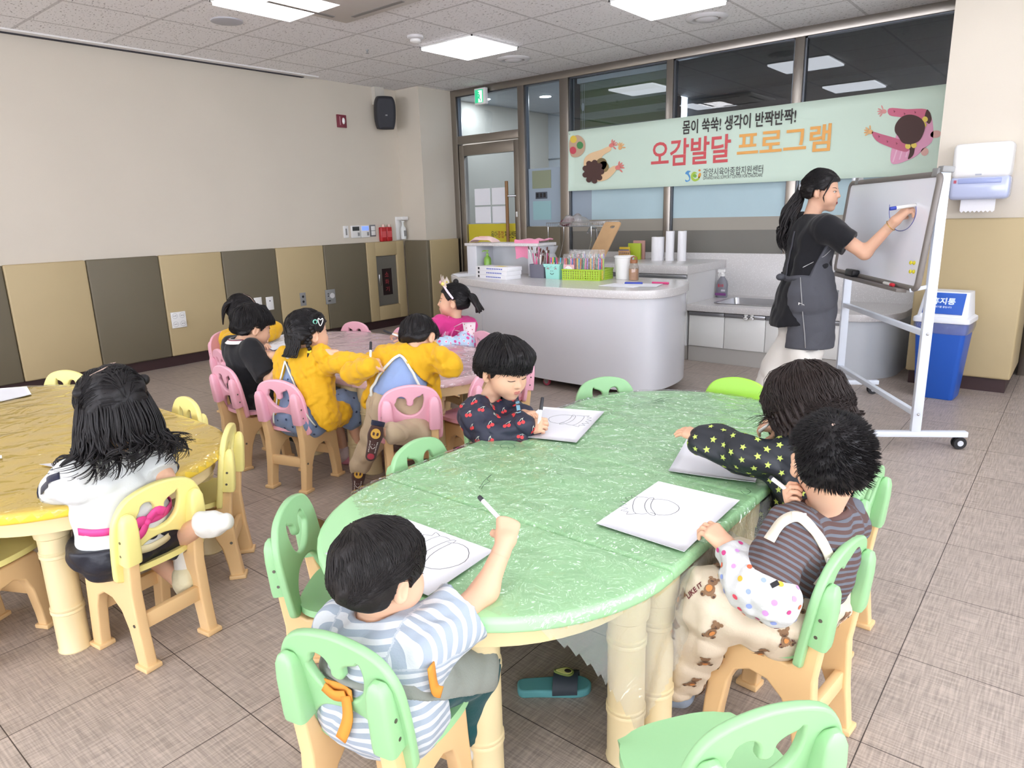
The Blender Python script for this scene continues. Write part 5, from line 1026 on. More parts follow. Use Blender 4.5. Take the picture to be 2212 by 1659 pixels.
# ---------------------------------------------------------------- on the floor
t = thing('slipper', 'lone teal slide slipper with an avocado badge under the green table', 'slipper', (5.63, -0.70, 0), radians(40)); teal = mat('teal foam', '#5fa3a6', 0.7)
sole = smooth_loop([(-0.095, -0.028), (-0.105, 0.0), (-0.095, 0.028), (-0.04, 0.033), (0.02, 0.036), (0.075, 0.036), (0.105, 0.012), (0.10, -0.02), (0.07, -0.036), (0.01, -0.034), (-0.05, -0.03)], 4)
MB().m(teal).plate([sole], 0.024, 0.006, Matrix.Translation((0, 0, 0.012)), 2).build('sole', t, loc=(0, 0, 0)); g = []
for i in range(9):
    x = 0.0+0.07*i/8; g.append([(x+0.008*cos(a), 0.043*cos(a), 0.018+0.044*sin(a)*(1-0.15*i/8)) for a in np.linspace(-0.05, pi+0.05, 17)])
st = MB().m(mat('dark strap', '#28313a', 0.6)).sheet(g, thick=0.006).build('strap', t, loc=(0, 0, 0))
Tb = Matrix.Translation((0.03, 0.0, 0.062)) @ Matrix.Rotation(0.1, 4, 'Y'); av = smooth_loop([(-0.03, 0.0), (-0.015, 0.011), (0.012, 0.018), (0.028, 0.0), (0.012, -0.018), (-0.015, -0.011)], 4)
MB().m(mat('avocado rim', '#6e7d3c', 0.5)).plate([av], 0.006, 0.001, Tb).m(mat('avocado flesh', '#dfe18c', 0.5)).plate([[(x*0.82, y*0.82) for x, y in av]], 0.007, 0.001, Tb).m(mat('avocado stone', '#2c2422', 0.4)).ball((0.01, 0, 0.003), (0.011, 0.009, 0.003), Tb).build('avocado_badge', st, loc=(0, 0, 0))
q = MB().m(mat('brass plate', '#8a7350', 0.4, metal=0.6)).box(-0.07, 0.07, -0.07, 0.07, 0, 0.006, Matrix.Translation((4.14, -0.47, 0)), bev=0.002).m(mat('brass groove', '#5d4c35', 0.5)).box(-0.045, 0.045, -0.008, 0.008, 0.006, 0.0065, Matrix.Translation((4.14, -0.47, 0))); one('floor_outlet', q, 'square brass floor plate left of the green tables', 'floor plate')
# ---------------------------------------------------------------- smooth bodies: distance fields meshed with surface nets
def dp(px, py, depth): return CAM + ray(px, py)*depth
def V3(*a): return np.array(a, float)
def nrm(v): v = np.asarray(v, float); return v/(np.linalg.norm(v)+1e-12)
class Field:
    def __init__(s, lo, hi, h):
        s.h = h; s.lo = np.asarray(lo, float); s.n = np.ceil((np.asarray(hi)-s.lo)/h).astype(int)+1
        s.d = np.full(s.n, 0.25, np.float32); s.ax = [s.lo[i]+h*np.arange(s.n[i]) for i in range(3)]
    def _sl(s, lo, hi):
        a = np.clip(np.floor((lo-s.lo)/s.h).astype(int), 0, s.n); b = np.clip(np.ceil((hi-s.lo)/s.h).astype(int)+1, 0, s.n)
        if np.any(b <= a): return None
        sl = tuple(slice(a[i], b[i]) for i in range(3)); X, Y, Z = (s.ax[i][sl[i]] for i in range(3))
        return sl, X[:, None, None], Y[None, :, None], Z[None, None, :]
    @staticmethod
    def ev(pr, X, Y, Z):
        t = pr[0]
        if t == 'c':                                     # tapered limb
            _, a, b, ra, rb = pr[:5]; ab = b-a; L = ab@ab+1e-12
            tt = ((X-a[0])*ab[0]+(Y-a[1])*ab[1]+(Z-a[2])*ab[2])/L; tc = np.clip(tt, 0, 1)
            d = np.sqrt((X-a[0]-ab[0]*tc)**2+(Y-a[1]-ab[1]*tc)**2+(Z-a[2]-ab[2]*tc)**2)-(ra+(rb-ra)*tc)
            if len(pr) > 5:                              # flat ends: 'a', 'b' or 'ab'
                l = sqrt(L)
                if 'b' in pr[5]: d = np.maximum(d, (tt-1)*l)
                if 'a' in pr[5]: d = np.maximum(d, -tt*l)
            return d
        if t == 'e':                                     # ellipsoid with axes as rows of R
            _, c, r, R = pr; x, y, z = X-c[0], Y-c[1], Z-c[2]
            u = [(R[i][0]*x+R[i][1]*y+R[i][2]*z) for i in range(3)]
            k0 = np.sqrt((u[0]/r[0])**2+(u[1]/r[1])**2+(u[2]/r[2])**2); k1 = np.sqrt((u[0]/r[0]**2)**2+(u[1]/r[1]**2)**2+(u[2]/r[2]**2)**2)+1e-9
            return k0*(k0-1)/k1
        if t == 'p': return (X-pr[1][0])*pr[2][0]+(Y-pr[1][1])*pr[2][1]+(Z-pr[1][2])*pr[2][2]    # half space, inside behind the normal
        if t == 'f': return pr[1](X, Y, Z)
    @staticmethod
    def bound(pr):
        if pr[0] == 'c': r = max(pr[3], pr[4]); return np.minimum(pr[1], pr[2])-r, np.maximum(pr[1], pr[2])+r
        r = max(pr[2]); return pr[1]-r, pr[1]+r
    def add(s, pr, k=0.02):
        lo, hi = s.bound(pr); q = s._sl(lo-k-2*s.h, hi+k+2*s.h)
        if q is None: return s
        sl, X, Y, Z = q; b = s.ev(pr, X, Y, Z); a = s.d[sl]; hh = np.maximum(k-np.abs(a-b), 0)/k; s.d[sl] = np.minimum(a, b)-hh*hh*k*0.25; return s
    def cut(s, pr, k=0.006):                             # take pr away
        X, Y, Z = s.ax[0][:, None, None], s.ax[1][None, :, None], s.ax[2][None, None, :]
        b = -s.ev(pr, X, Y, Z); a = s.d; hh = np.maximum(k-np.abs(a-b), 0)/k; s.d = (np.maximum(a, b)+hh*hh*k*0.25).astype(np.float32); return s
    def keep(s, pr, k=0.006):
        X, Y, Z = s.ax[0][:, None, None], s.ax[1][None, :, None], s.ax[2][None, None, :]
        b = s.ev(pr, X, Y, Z); a = s.d; hh = np.maximum(k-np.abs(a-b), 0)/k; s.d = (np.maximum(a, b)+hh*hh*k*0.25).astype(np.float32); return s
    def wrinkle(s, amp, freq, seed=0, n=6, ridge=0.6):
        amp, freq = amp*1.9, freq*1.15
        r = np.random.default_rng(seed); X, Y, Z = s.ax[0][:, None, None], s.ax[1][None, :, None], s.ax[2][None, None, :]; w = 0
        for i in range(n):
            v = r.normal(size=3); v /= np.linalg.norm(v); v *= freq*r.uniform(0.6, 1.6); u = r.normal(size=3)*freq*0.5
            a = X*v[0]+Y*v[1]+Z*v[2]+r.uniform(0, 6)+1.4*np.sin(X*u[0]+Y*u[1]+Z*u[2]); w = w+(1-ridge)*np.sin(a)+ridge*(1-2*np.abs(np.sin(a*0.5)))*1.3
        s.d = (s.d+amp/n*1.6*w).astype(np.float32); return s
    def sample(s, P):
        q = (np.asarray(P)-s.lo)/s.h; i = np.clip(np.floor(q).astype(int), 0, s.n-2); f = q-i; r = 0
        for a in (0, 1):
            for b in (0, 1):
                for c in (0, 1):
                    w = (f[..., 0] if a else 1-f[..., 0])*(f[..., 1] if b else 1-f[..., 1])*(f[..., 2] if c else 1-f[..., 2]); r = r+w*s.d[i[..., 0]+a, i[..., 1]+b, i[..., 2]+c]
        return r
    def grad(s, P):
        e = s.h; g = np.stack([s.sample(P+e*np.eye(3)[i])-s.sample(P-e*np.eye(3)[i]) for i in range(3)], -1); return g/(np.linalg.norm(g, axis=-1, keepdims=True)+1e-9)
    def mesh(s):
        d = s.d; n = s.n-1; ins = d < 0
        cs = np.zeros(n, np.int8)
        for a in (0, 1):
            for b in (0, 1):
                for c in (0, 1): cs += ins[a:n[0]+a, b:n[1]+b, c:n[2]+c]
        act = np.argwhere((cs > 0) & (cs < 8)); idx = -np.ones(n, np.int64); idx[tuple(act.T)] = np.arange(len(act))
        acc = np.zeros((len(act), 3)); cnt = np.zeros(len(act))
        C = [(a, b, c) for a in (0, 1) for b in (0, 1) for c in (0, 1)]
        for p in C:
            for ax in range(3):
                if p[ax]: continue
                q = list(p); q[ax] = 1; A = d[act[:, 0]+p[0], act[:, 1]+p[1], act[:, 2]+p[2]]; B = d[act[:, 0]+q[0], act[:, 1]+q[1], act[:, 2]+q[2]]
                m = (A < 0) != (B < 0); t = np.where(m, A/(A-B+1e-12), 0); pt = np.tile(np.array(p, float), (len(act), 1)); pt[:, ax] = t; acc[m] += pt[m]; cnt[m] += 1
        V = s.lo+s.h*(act+acc/np.maximum(cnt, 1)[:, None]); F = []
        for ax in range(3):
            u, v = (ax+1) % 3, (ax+2) % 3; a = [slice(1, -1)]*3; a[ax] = slice(0, -1); b = list(a); b[ax] = slice(1, None)
            A, B = ins[tuple(a)], ins[tuple(b)]; E = np.argwhere(A != B); off = np.ones(3, int); off[ax] = 0; E = E+off
            fl = ins[tuple(E.T)]; eu, ev = np.zeros(3, int), np.zeros(3, int); eu[u] = 1; ev[v] = 1
            I = [idx[tuple((E-eu-ev).T)], idx[tuple((E-ev).T)], idx[tuple(E.T)], idx[tuple((E-eu).T)]]
            Q = np.stack(I, 1); Q[~fl] = Q[~fl][:, ::-1]; F.append(Q)
        F = np.concatenate(F); return V, F[(F >= 0).all(1)]
def field_of(prims, h, pad=0.03, extra=()):
    B = [Field.bound(p[0]) for p in prims]; lo = np.min([b[0] for b in B], 0)-pad; hi = np.max([b[1] for b in B], 0)+pad
    f = Field(lo, hi, h)
    for p, k in prims: f.add(p, k)
    return f
def put(mb, f):
    V, F = f.mesh(); mb.raw(V.tolist(), F.tolist()); return V, F
def part_mesh(name, parent, V, F, material, attr=None, decals=None, smooth=True):
    """numpy mesh -> part; attr: dict of per-vertex floats; decals: MB with extra coloured bits in the same mesh"""
    Winv = np.array(parent_inv(parent)); P = V@Winv[:3, :3].T+Winv[:3, 3]
    vs = P.tolist(); fs = F.tolist(); mats = [material]; mi = [0]*len(fs)
    if decals is not None:
        o = len(vs); D = np.array(decals.v); 
        if len(D): vs += (D@Winv[:3, :3].T+Winv[:3, 3]).tolist(); fs += [[o+i for i in f] for f in decals.f]; mi += [1+i for i in decals.mi]; mats += decals.ms
    me = bpy.data.meshes.new(name); me.from_pydata(vs, [], fs)
    for m in mats: me.materials.append(m)
    me.polygons.foreach_set('material_index', mi); me.polygons.foreach_set('use_smooth', [smooth]*len(fs))
    if attr:
        for k, a in attr.items():
            at = me.attributes.new(k, 'FLOAT', 'POINT'); at.data.foreach_set('value', np.concatenate([a, np.zeros(len(vs)-len(a))]).astype(np.float32))
    me.update(); o = bpy.data.objects.new(name, me); COL.objects.link(o); o.parent = parent; return o
def parent_inv(parent):
    W = Matrix.Identity(4); q = parent
    while q is not None: W = q.matrix_basis @ W; q = q.parent
    return W.inverted()
def stripe_mat(name, ca, cb, period, duty=0.5, rough=0.85):
    m = mat(name, ca, rough, bump=(240, 0.15)); g = NT(m); b = g.n['Principled BSDF']; a = g.add('ShaderNodeAttribute'); a.attribute_name = 'stripe'
    dv = g.add('ShaderNodeMath', operation='DIVIDE'); dv.inputs[1].default_value = period; g.link(a, 'Fac', dv, 0); fr = g.add('ShaderNodeMath', operation='FRACT'); g.link(dv, 0, fr, 0)
    gt = g.add('ShaderNodeMath', operation='GREATER_THAN'); gt.inputs[1].default_value = duty; g.link(fr, 0, gt, 0)
    mx = g.add('ShaderNodeMix', data_type='RGBA'); mx.inputs[6].default_value = (*lin(ca), 1); mx.inputs[7].default_value = (*lin(cb), 1); g.link(gt, 0, mx, 0); g.l.new(mx.outputs[2], b.inputs['Base Color']); return m
def skin_mat(name, col, rough=0.55): return mat(name, col, rough, sss=0.12, spec=0.35, var=(14, 0.03))
def cloth_mat(name, col, rough=0.85, b=(240, 0.18)): return mat(name, col, rough, bump=b, sheen=0.15, spec=0.25)
skin_kid = skin_mat('child skin', '#dfb193'); skin_ad = skin_mat('adult skin', '#d9ab90'); lipm = mat('lips', '#b86a64', 0.4); lip_ad = mat('red lips', '#b4484f', 0.35); eyew = mat('eye white', '#e6ded8', 0.25); eyed = mat('iris', '#241a18', 0.15); lash = mat('lash', '#2a1d1a', 0.5)
def hair_mat(name, col, rough=0.5):
    m = mat(name, col, rough, spec=0.3); g = NT(m); b = g.n['Principled BSDF']; tc = g.add('ShaderNodeTexCoord'); nz = g.add('ShaderNodeTexNoise', i_Scale=150.0, i_Detail=2.0); g.link(tc, 'Object', nz, 'Vector')
    bp = g.add('ShaderNodeBump', i_Strength=0.35, i_Distance=0.002); g.link(nz, 'Fac', bp, 'Height'); g.link(bp, 'Normal', b, 'Normal'); return m
hair_black = hair_mat('black hair', '#1a1718'); hair_soft = hair_mat('soft black hair', '#1d1918'); hair_brown = hair_mat('dark brown hair', '#271d1a')
# ---- anatomy
class Head:
    """x: the person's right, y: forward, z: up; origin between the ears"""
    def __init__(s, c, fwd, up=(0, 0, 1), sc=1.0, adult=False):
        s.c = np.asarray(c, float); s.y = nrm(fwd); u = np.asarray(up, float); s.z = nrm(u-s.y*(u@s.y)); s.x = np.cross(s.y, s.z); s.s = sc; s.R = np.array([s.x, s.y, s.z]); s.adult = adult
    def P(s, x, y, z): return s.c+s.s*(s.x*x+s.y*y+s.z*z)
    def D(s, x, y, z): return s.x*x+s.y*y+s.z*z
    def L(s, P): return (np.asarray(P)-s.c)@s.R.T/s.s
    def E(s, x, y, z, rx, ry, rz, R=None): return ('e', s.P(x, y, z), np.array((rx, ry, rz))*s.s, s.R if R is None else R@s.R)
    def C(s, a, b, ra, rb): return ('c', s.P(*a), s.P(*b), ra*s.s, rb*s.s)
    def prims(s):
        A = s.adult; j = -0.012 if A else 0.0; out = [(s.E(0, -0.012, 0.026, 0.073, 0.088, 0.076), 0.02), (s.E(0, 0.026, -0.030+j*0.5, 0.058 if A else 0.062, 0.060, 0.066), 0.035)]
        for sx in (-1, 1): out.append((s.E(sx*0.031, 0.050, -0.036+j, 0.026, 0.026, 0.026 if A else 0.029), 0.03))
        out += [(s.E(0, 0.062, -0.080+j, 0.020, 0.018, 0.016), 0.03), (s.C((0, 0.078, 0.004), (0, 0.093, -0.024), 0.006, 0.0085), 0.014), (s.E(0.009, 0.083, -0.027, 0.007, 0.007, 0.006), 0.008), (s.E(-0.009, 0.083, -0.027, 0.007, 0.007, 0.006), 0.008), (s.E(0, 0.076, -0.053+j*0.6, 0.020, 0.011, 0.012), 0.015)]
        for sx in (-1, 1):
            a = 0.45*sx; Re = np.array([[cos(a), -sin(a), 0], [sin(a), cos(a), 0], [0, 0, 1]])
            out += [(s.E(sx*0.080, -0.009, -0.012, 0.009, 0.018, 0.028, Re), 0.008), (s.E(sx*0.076, 0.0, -0.034, 0.006, 0.008, 0.009), 0.006)]
        return out
    def carve(s, f):
        for sx in (-1, 1):
            f.cut(s.E(sx*0.088, -0.004, -0.011, 0.005, 0.009, 0.016), 0.006); f.cut(s.E(sx*0.030, 0.097, -0.001, 0.017, 0.017, 0.010), 0.012)
    def face(s, f, parent, gaze='open', lips=None, brow=hair_black, mouth_open=False, sides=(-1, 1)):
        """eyes, brows and lips laid on the surface of the head field f"""
        def surf(x, z):
            ys = np.linspace(0.03, 0.11, 60); P = np.array([s.P(x, y, z) for y in ys]); d = f.sample(P); i = np.argmax(d > 0); 
            if d[i] <= 0 or i == 0: return 0.08
            return ys[i-1]+(ys[i]-ys[i-1])*(-d[i-1])/(d[i]-d[i-1])
        for sx in sides:
            ex = sx*0.029; q = MB().m(eyew if gaze == 'open' else lash)
            T = lambda x, z, o: tuple(s.P(x, surf(x, z)+o, z))
            if gaze == 'open':
                R3 = Matrix([list(r) for r in s.R]).transposed(); q.ball(s.P(ex, surf(ex, -0.003)-0.002, -0.003), (0.0135*s.s, 0.005*s.s, 0.0055*s.s), R=R3, n=14, k=8)
                q.m(eyed).ball(s.P(ex, surf(ex, -0.003)-0.0004, -0.003), (0.0062*s.s, 0.0045*s.s, 0.0058*s.s), R=R3, n=12, k=8)
                zl = 0.003
            else: zl = -0.006
            q.m(lash).tube([T(ex+u*0.015, (zl if gaze == 'open' else zl)-(0.0045 if gaze == 'open' else -0.003)*u*u, 0.0012) for u in np.linspace(-1, 1, 9)], [0.0004*s.s]+[0.0014*s.s]*7+[0.0006*s.s], 6)
            q.build('eye', parent)
            MB().m(brow).tube([T(ex*1.05+u*0.016, 0.020-0.004*u*u+0.002*u*sx, 0.0006) for u in np.linspace(-1, 1, 7)], [0.0006*s.s, 0.002*s.s, 0.0024*s.s, 0.0024*s.s, 0.0024*s.s, 0.002*s.s, 0.0006*s.s], 6, flat=0.6).build('eyebrow', parent)
        zm = -0.053-(0.007 if s.adult else 0); q = MB().m(lips or lipm); w = 0.018 if s.adult else 0.015; T = lambda x, z, o: tuple(s.P(x, surf(x, z)+o, z))
        q.tube([T(u*w, zm+0.003+(0.001 if abs(abs(u)-0.4) < 0.2 else 0), 0.0004) for u in np.linspace(-1, 1, 9)], [0.0008*s.s, 0.002*s.s, 0.003*s.s, 0.003*s.s, 0.0027*s.s, 0.003*s.s, 0.003*s.s, 0.002*s.s, 0.0008*s.s], 6, flat=0.8)
        q.tube([T(u*w*0.9, zm-0.0035+0.002*u*u, 0.0006) for u in np.linspace(-1, 1, 9)], [0.0008*s.s, 0.0022*s.s, 0.0032*s.s, 0.0036*s.s, 0.0036*s.s, 0.0036*s.s, 0.0032*s.s, 0.0022*s.s, 0.0008*s.s], 6, flat=0.8)
        if mouth_open: q.m(eyed).tube([T(u*w*0.7, zm+0.0002, 0.0012) for u in np.linspace(-1, 1, 7)], [0.0004, 0.0014, 0.0018, 0.002, 0.0018, 0.0014, 0.0004], 6)
        q.build('lips', parent)
def ik(S, W, l1, l2, pole):
    S, W = np.asarray(S), np.asarray(W); d = W-S; L = np.linalg.norm(d); L2 = min(L, (l1+l2)*0.995); d = d/(L+1e-9); a = (l1*l1-l2*l2+L2*L2)/(2*L2); h = sqrt(max(l1*l1-a*a, 0)); p = np.asarray(pole, float); p = p-d*(p@d); return S+d*a+nrm(p)*h
def hand_prims(W, f, n, right, sc=1.0, curl=(0.5, 0.6, 0.5), thumb=0.4, spread=0.06, index_curl=None, elbow=None, fr=0.02):
    """W wrist, f fingers' way, n the way the palm faces"""
    f = nrm(f); n = np.asarray(n, float); n = nrm(n-f*(n@f)); t = np.cross(f, n) if right else np.cross(n, f)      # towards the thumb
    u = sc; out = []; K = []
    for i, (lat, L) in enumerate(((0.0200, 0.050), (0.0068, 0.051), (-0.0068, 0.049), (-0.0200, 0.044))):
        k = W+u*(f*L+t*lat); K.append(k); out.append((('c', W+u*(t*lat*0.55+f*0.004), k, 0.0125*u, 0.0095*u), 0.012*u))
    for i, (Lf, r) in enumerate(((0.043, 0.0068), (0.048, 0.0070), (0.045, 0.0067), (0.035, 0.0060))):
        a = 0.0; p = K[i]; c = curl if (i > 0 or index_curl is None) else index_curl; side = t*(spread*(1.5-i))
        for j, fr_ in enumerate((0.45, 0.30, 0.25)):
            a += c[j]; dv = nrm(f*cos(a)+n*sin(a)+side*(cos(a))); q = p+u*Lf*fr_*dv; out.append((('c', p, q, r*u*(1-0.08*j), r*u*(0.92-0.08*j)), 0.0014*u)); p = q
        if i == 0: tip = p
    b = W+u*(t*0.016+f*0.012+n*0.004); m = b+u*0.026*nrm(t*0.75+f*0.65+n*(0.2+thumb*0.8)); e = m+u*0.024*nrm(t*(0.45-thumb*0.5)+f*0.85+n*(0.2+thumb*0.9))
    out += [(('c', b, m, 0.0105*u, 0.008*u), 0.010*u), (('c', m, e, 0.0078*u, 0.0062*u), 0.003*u)]
    if elbow is not None: out.append((('c', W+nrm(elbow-W)*0.03*u, W, fr, fr*0.86), 0.012*u))
    return out, dict(tip=tip, K=K, t=t, n=n, f=f)
KID = dict(sw=0.112, ua=0.165, fa=0.145, th=0.235, sh=0.225, hip=0.062, r_neck=0.036, r_ua=(0.036, 0.030), r_fa=(0.030, 0.021), r_th=(0.062, 0.046), r_sh=(0.045, 0.029), chest=(0.074, 0.052), belly=0.080, pel=0.082, drop=0.028)
def skeleton(pelvis, neck, head, facing, sc=1.0, wl=None, wr=None, el=None, er=None, pl=(0, 0, -1), pr=(0, 0, -1), al=None, ar=None, kl=None, kr=None, shax=None, B=KID):
    """facing: horizontal way the chest looks; wl/wr wrists, al/ar ankles; elbows and knees given or solved"""
    J = dict(pelvis=np.asarray(pelvis, float), neck=np.asarray(neck, float), head=head, sc=sc, B=B); f = nrm(V3(facing[0], facing[1], 0)); J['f'] = f; r = V3(f[1], -f[0], 0); J['r'] = r; ra = nrm(shax) if shax is not None else r; J['ra'] = ra
    sp = nrm(J['neck']-J['pelvis']); J['sp'] = sp; sc_ = sc
    J['SR'] = J['neck']+ra*B['sw']*sc-sp*B['drop']*sc; J['SL'] = J['neck']-ra*B['sw']*sc-sp*B['drop']*sc; J['HR'] = J['pelvis']+r*B['hip']*sc; J['HL'] = J['pelvis']-r*B['hip']*sc
    J['WR'] = np.asarray(wr, float); J['WL'] = np.asarray(wl, float)
    J['ER'] = np.asarray(er, float) if er is not None else ik(J['SR'], J['WR'], B['ua']*sc, B['fa']*sc, pr); J['EL'] = np.asarray(el, float) if el is not None else ik(J['SL'], J['WL'], B['ua']*sc, B['fa']*sc, pl)
    J['AR'] = np.asarray(ar, float); J['AL'] = np.asarray(al, float); up = f*0.8+V3(0, 0, 0.6)
    J['KR'] = np.asarray(kr, float) if kr is not None else ik(J['HR'], J['AR'], B['th']*sc, B['sh']*sc, up); J['KL'] = np.asarray(kl, float) if kl is not None else ik(J['HL'], J['AL'], B['th']*sc, B['sh']*sc, up)
    return J
def torso_prims(J, e=0.0, lo=0.0):
    """trunk; e inflates it (clothes)"""
    s, B = J['sc'], J['B']; p, n, r, sp = J['pelvis'], J['neck'], J['r'], J['sp']; L = np.linalg.norm(n-p); fz = nrm(np.cross(J['ra'], sp)); fw = fz if fz@J['f'] > 0 else -fz
    ch = n-sp*0.085*s; be = p+sp*0.10*s; ra = J['ra']; cw = B['chest'][0]*0.52*s
    out = [(('c', J['HR']*0.6+p*0.4, J['HL']*0.6+p*0.4, B['pel']*s+e, B['pel']*s+e), 0.04), (('c', p+r*0.022*s, be+r*0.020*s, B['belly']*s+e, B['belly']*0.95*s+e), 0.05), (('c', p-r*0.022*s, be-r*0.020*s, B['belly']*s+e, B['belly']*0.95*s+e), 0.05)]
    for k in (-1, 1): out.append((('c', be+ra*k*0.022*s, ch+ra*k*cw, B['belly']*0.9*s+e, B['chest'][0]*0.92*s+e), 0.05))
    out.append((('c', J['SR']*0.9+n*0.1-sp*0.006*s, J['SL']*0.9+n*0.1-sp*0.006*s, 0.036*s*(B['sw']/0.112)**0.5+e, 0.036*s*(B['sw']/0.112)**0.5+e), 0.05)); out.append((('c', ch, n-sp*0.030*s, B['chest'][1]*s+e, 0.042*s+e), 0.04)); return out
def arm_prims(J, side, e=0.0, f0=0.0, f1=2.0, flare=0.0, flat=''):
    """f0..f1 along the arm: 0 shoulder, 1 elbow, 2 wrist"""
    s, B = J['sc'], J['B']; S, E, W = J['S'+side], J['E'+side], J['W'+side]; out = []
    if f0 < 1:
        b = min(f1, 1); out.append((('c', S+(E-S)*f0, S+(E-S)*b, B['r_ua'][0]*s+e+flare*0.2, B['r_ua'][0]*s*(1-b)+B['r_ua'][1]*s*b+e+flare)+((flat,) if (flat and f1 <= 1) else ()), 0.03))
    if f1 > 1:
        a = max(f0-1, 0); b = f1-1; out.append((('c', E+(W-E)*a, E+(W-E)*b, B['r_fa'][0]*s*(1-a)+B['r_fa'][1]*s*a+e+flare, B['r_fa'][0]*s*(1-b)+B['r_fa'][1]*s*b+e+flare)+((flat,) if flat else ()), 0.022))
    return out
def leg_prims(J, side, e=0.0, f1=2.0, e2=None, flat=''):
    s, B = J['sc'], J['B']; H, K, A = J['H'+side], J['K'+side], J['A'+side]; e2 = e if e2 is None else e2; b = min(f1, 1)
    out = [(('c', H, H+(K-H)*b, B['r_th'][0]*s+e, B['r_th'][0]*s*(1-b)+B['r_th'][1]*s*b+e)+((flat,) if (flat and f1 <= 1) else ()), 0.04)]
    if f1 > 1: b = f1-1; out.append((('c', K, K+(A-K)*b, B['r_sh'][0]*s+e, B['r_sh'][0]*s*(1-b)+B['r_sh'][1]*s*b+e2)+((flat,) if flat else ()), 0.03))
    return out
def foot_prims(A, f, s, e=0.0, up=(0, 0, 1)):
    f = nrm(f); up = nrm(up); return [(('c', A-f*0.022*s-up*0.030*s, A+f*0.03*s-up*0.034*s, 0.027*s+e, 0.026*s+e), 0.02), (('c', A+f*0.03*s-up*0.034*s, A+f*0.085*s-up*0.042*s, 0.026*s+e, 0.019*s+e), 0.02), (('c', A, A-up*0.025*s, 0.028*s+e, 0.028*s+e), 0.02)]
def make_body(t, J, skin, hl, hr, feet=None, face=None, h=0.0055):
    """one skin mesh: trunk and limbs, a finer head, finer hands"""
    s = J['sc']; H = J['head']; pr = torso_prims(J, -0.008)
    for sd in 'LR': pr += arm_prims(J, sd)+leg_prims(J, sd, -0.006)
    nb = J['neck']+J['sp']*0.0; nk = (('c', H.P(0, -0.022, -0.055), nb, J['B']['r_neck']*s*0.95, J['B']['r_neck']*s*1.12), 0.03); pr.append(nk)
    if feet:
        for A, f in feet: pr += foot_prims(A, f, s, -0.004)
    q = MB().m(skin); f = field_of(pr, h); put(q, f)
    fh = field_of(H.prims()+[(('c', H.P(0, -0.022, -0.055), H.P(0, -0.022, -0.055)*0.3+nb*0.7, J['B']['r_neck']*s*0.95, J['B']['r_neck']*s*1.06), 0.03)], 0.0027*H.s); H.carve(fh); put(q, fh)
    info = {}
    for sd, cfg in (('L', hl), ('R', hr)):
        if cfg is None: continue
        cfg = dict(cfg); hp, inf = hand_prims(J['W'+sd], cfg.pop('f'), cfg.pop('n'), sd == 'R', sc=cfg.pop('sc', s*0.98), elbow=J['E'+sd], fr=J['B']['r_fa'][1]*s*1.15, **cfg); info[sd] = inf; put(q, field_of(hp, 0.0021 if J['B'] is KID else 0.0026))
    o = q.build('body', t, auto=0)
    if face is not None: H.face(fh, t, **face)
    return o, fh, info
def garment(name, t, prims, material, h=0.005, cuts=(), keeps=(), wr=(0.003, 60, 1), stripe=None, decals=None):
    f = field_of(prims, h)
    if wr: f.wrinkle(*wr)
    for c in cuts: f.cut(c[0], c[1] if len(c) > 1 else 0.006)
    for c in keeps: f.keep(c[0], 0.006)
    V, F = f.mesh(); d = decals(f, V, F) if decals else None
    return part_mesh(name, t, V, F, material, {'stripe': stripe(V)} if stripe else None, d), f
def scatter(f, V, shapes, spacing, size, seed=0, off=0.0012, test=None):
    """small printed motifs laid on a garment; shapes: list of motifs, each a list of (polygon, material)"""
    r = np.random.default_rng(seed); q = MB(); pts = []; order = r.permutation(len(V))
    for i in order:
        p = V[i]
        if test is not None and not test(p): continue
        if any((p-a)@(p-a) < spacing*spacing for a in pts[-400:]): continue
        pts.append(p)
        n = f.grad(p[None])[0]; a = V3(0, 0, 1); x = np.cross(a, n)
        x = nrm(x) if np.linalg.norm(x) > 0.15 else V3(1, 0, 0); y = np.cross(n, x); th = r.uniform(-0.6, 0.6); x, y = x*cos(th)+y*sin(th), y*cos(th)-x*sin(th)
        sh = shapes[int(r.integers(len(shapes)))]; sz = size*r.uniform(0.85, 1.15)
        for lay, (poly, m) in enumerate(sh):
            P = np.array([p+sz*(x*a_+y*b_) for a_, b_ in poly]+[p+sz*(x*np.mean([c[0] for c in poly])+y*np.mean([c[1] for c in poly]))])
            for _ in range(2): P = P-f.grad(P)*np.clip(f.sample(P), -0.02, 0.02)[:, None]
            P = P+f.grad(P)*(off+0.0005*lay); k = len(P)-1; q.m(m).raw(P.tolist(), [(j, (j+1) % k, k) for j in range(k)])
    return q
def circ(cx, cy, r, n=10, ry=None): return [(cx+r*cos(a), cy+(ry or r)*sin(a)) for a in np.linspace(0, 2*pi, n+1)[:-1]]
def star(n=5): return [((1 if i % 2 == 0 else 0.45)*sin(pi*i/n), (1 if i % 2 == 0 else 0.45)*cos(pi*i/n)) for i in range(2*n)]
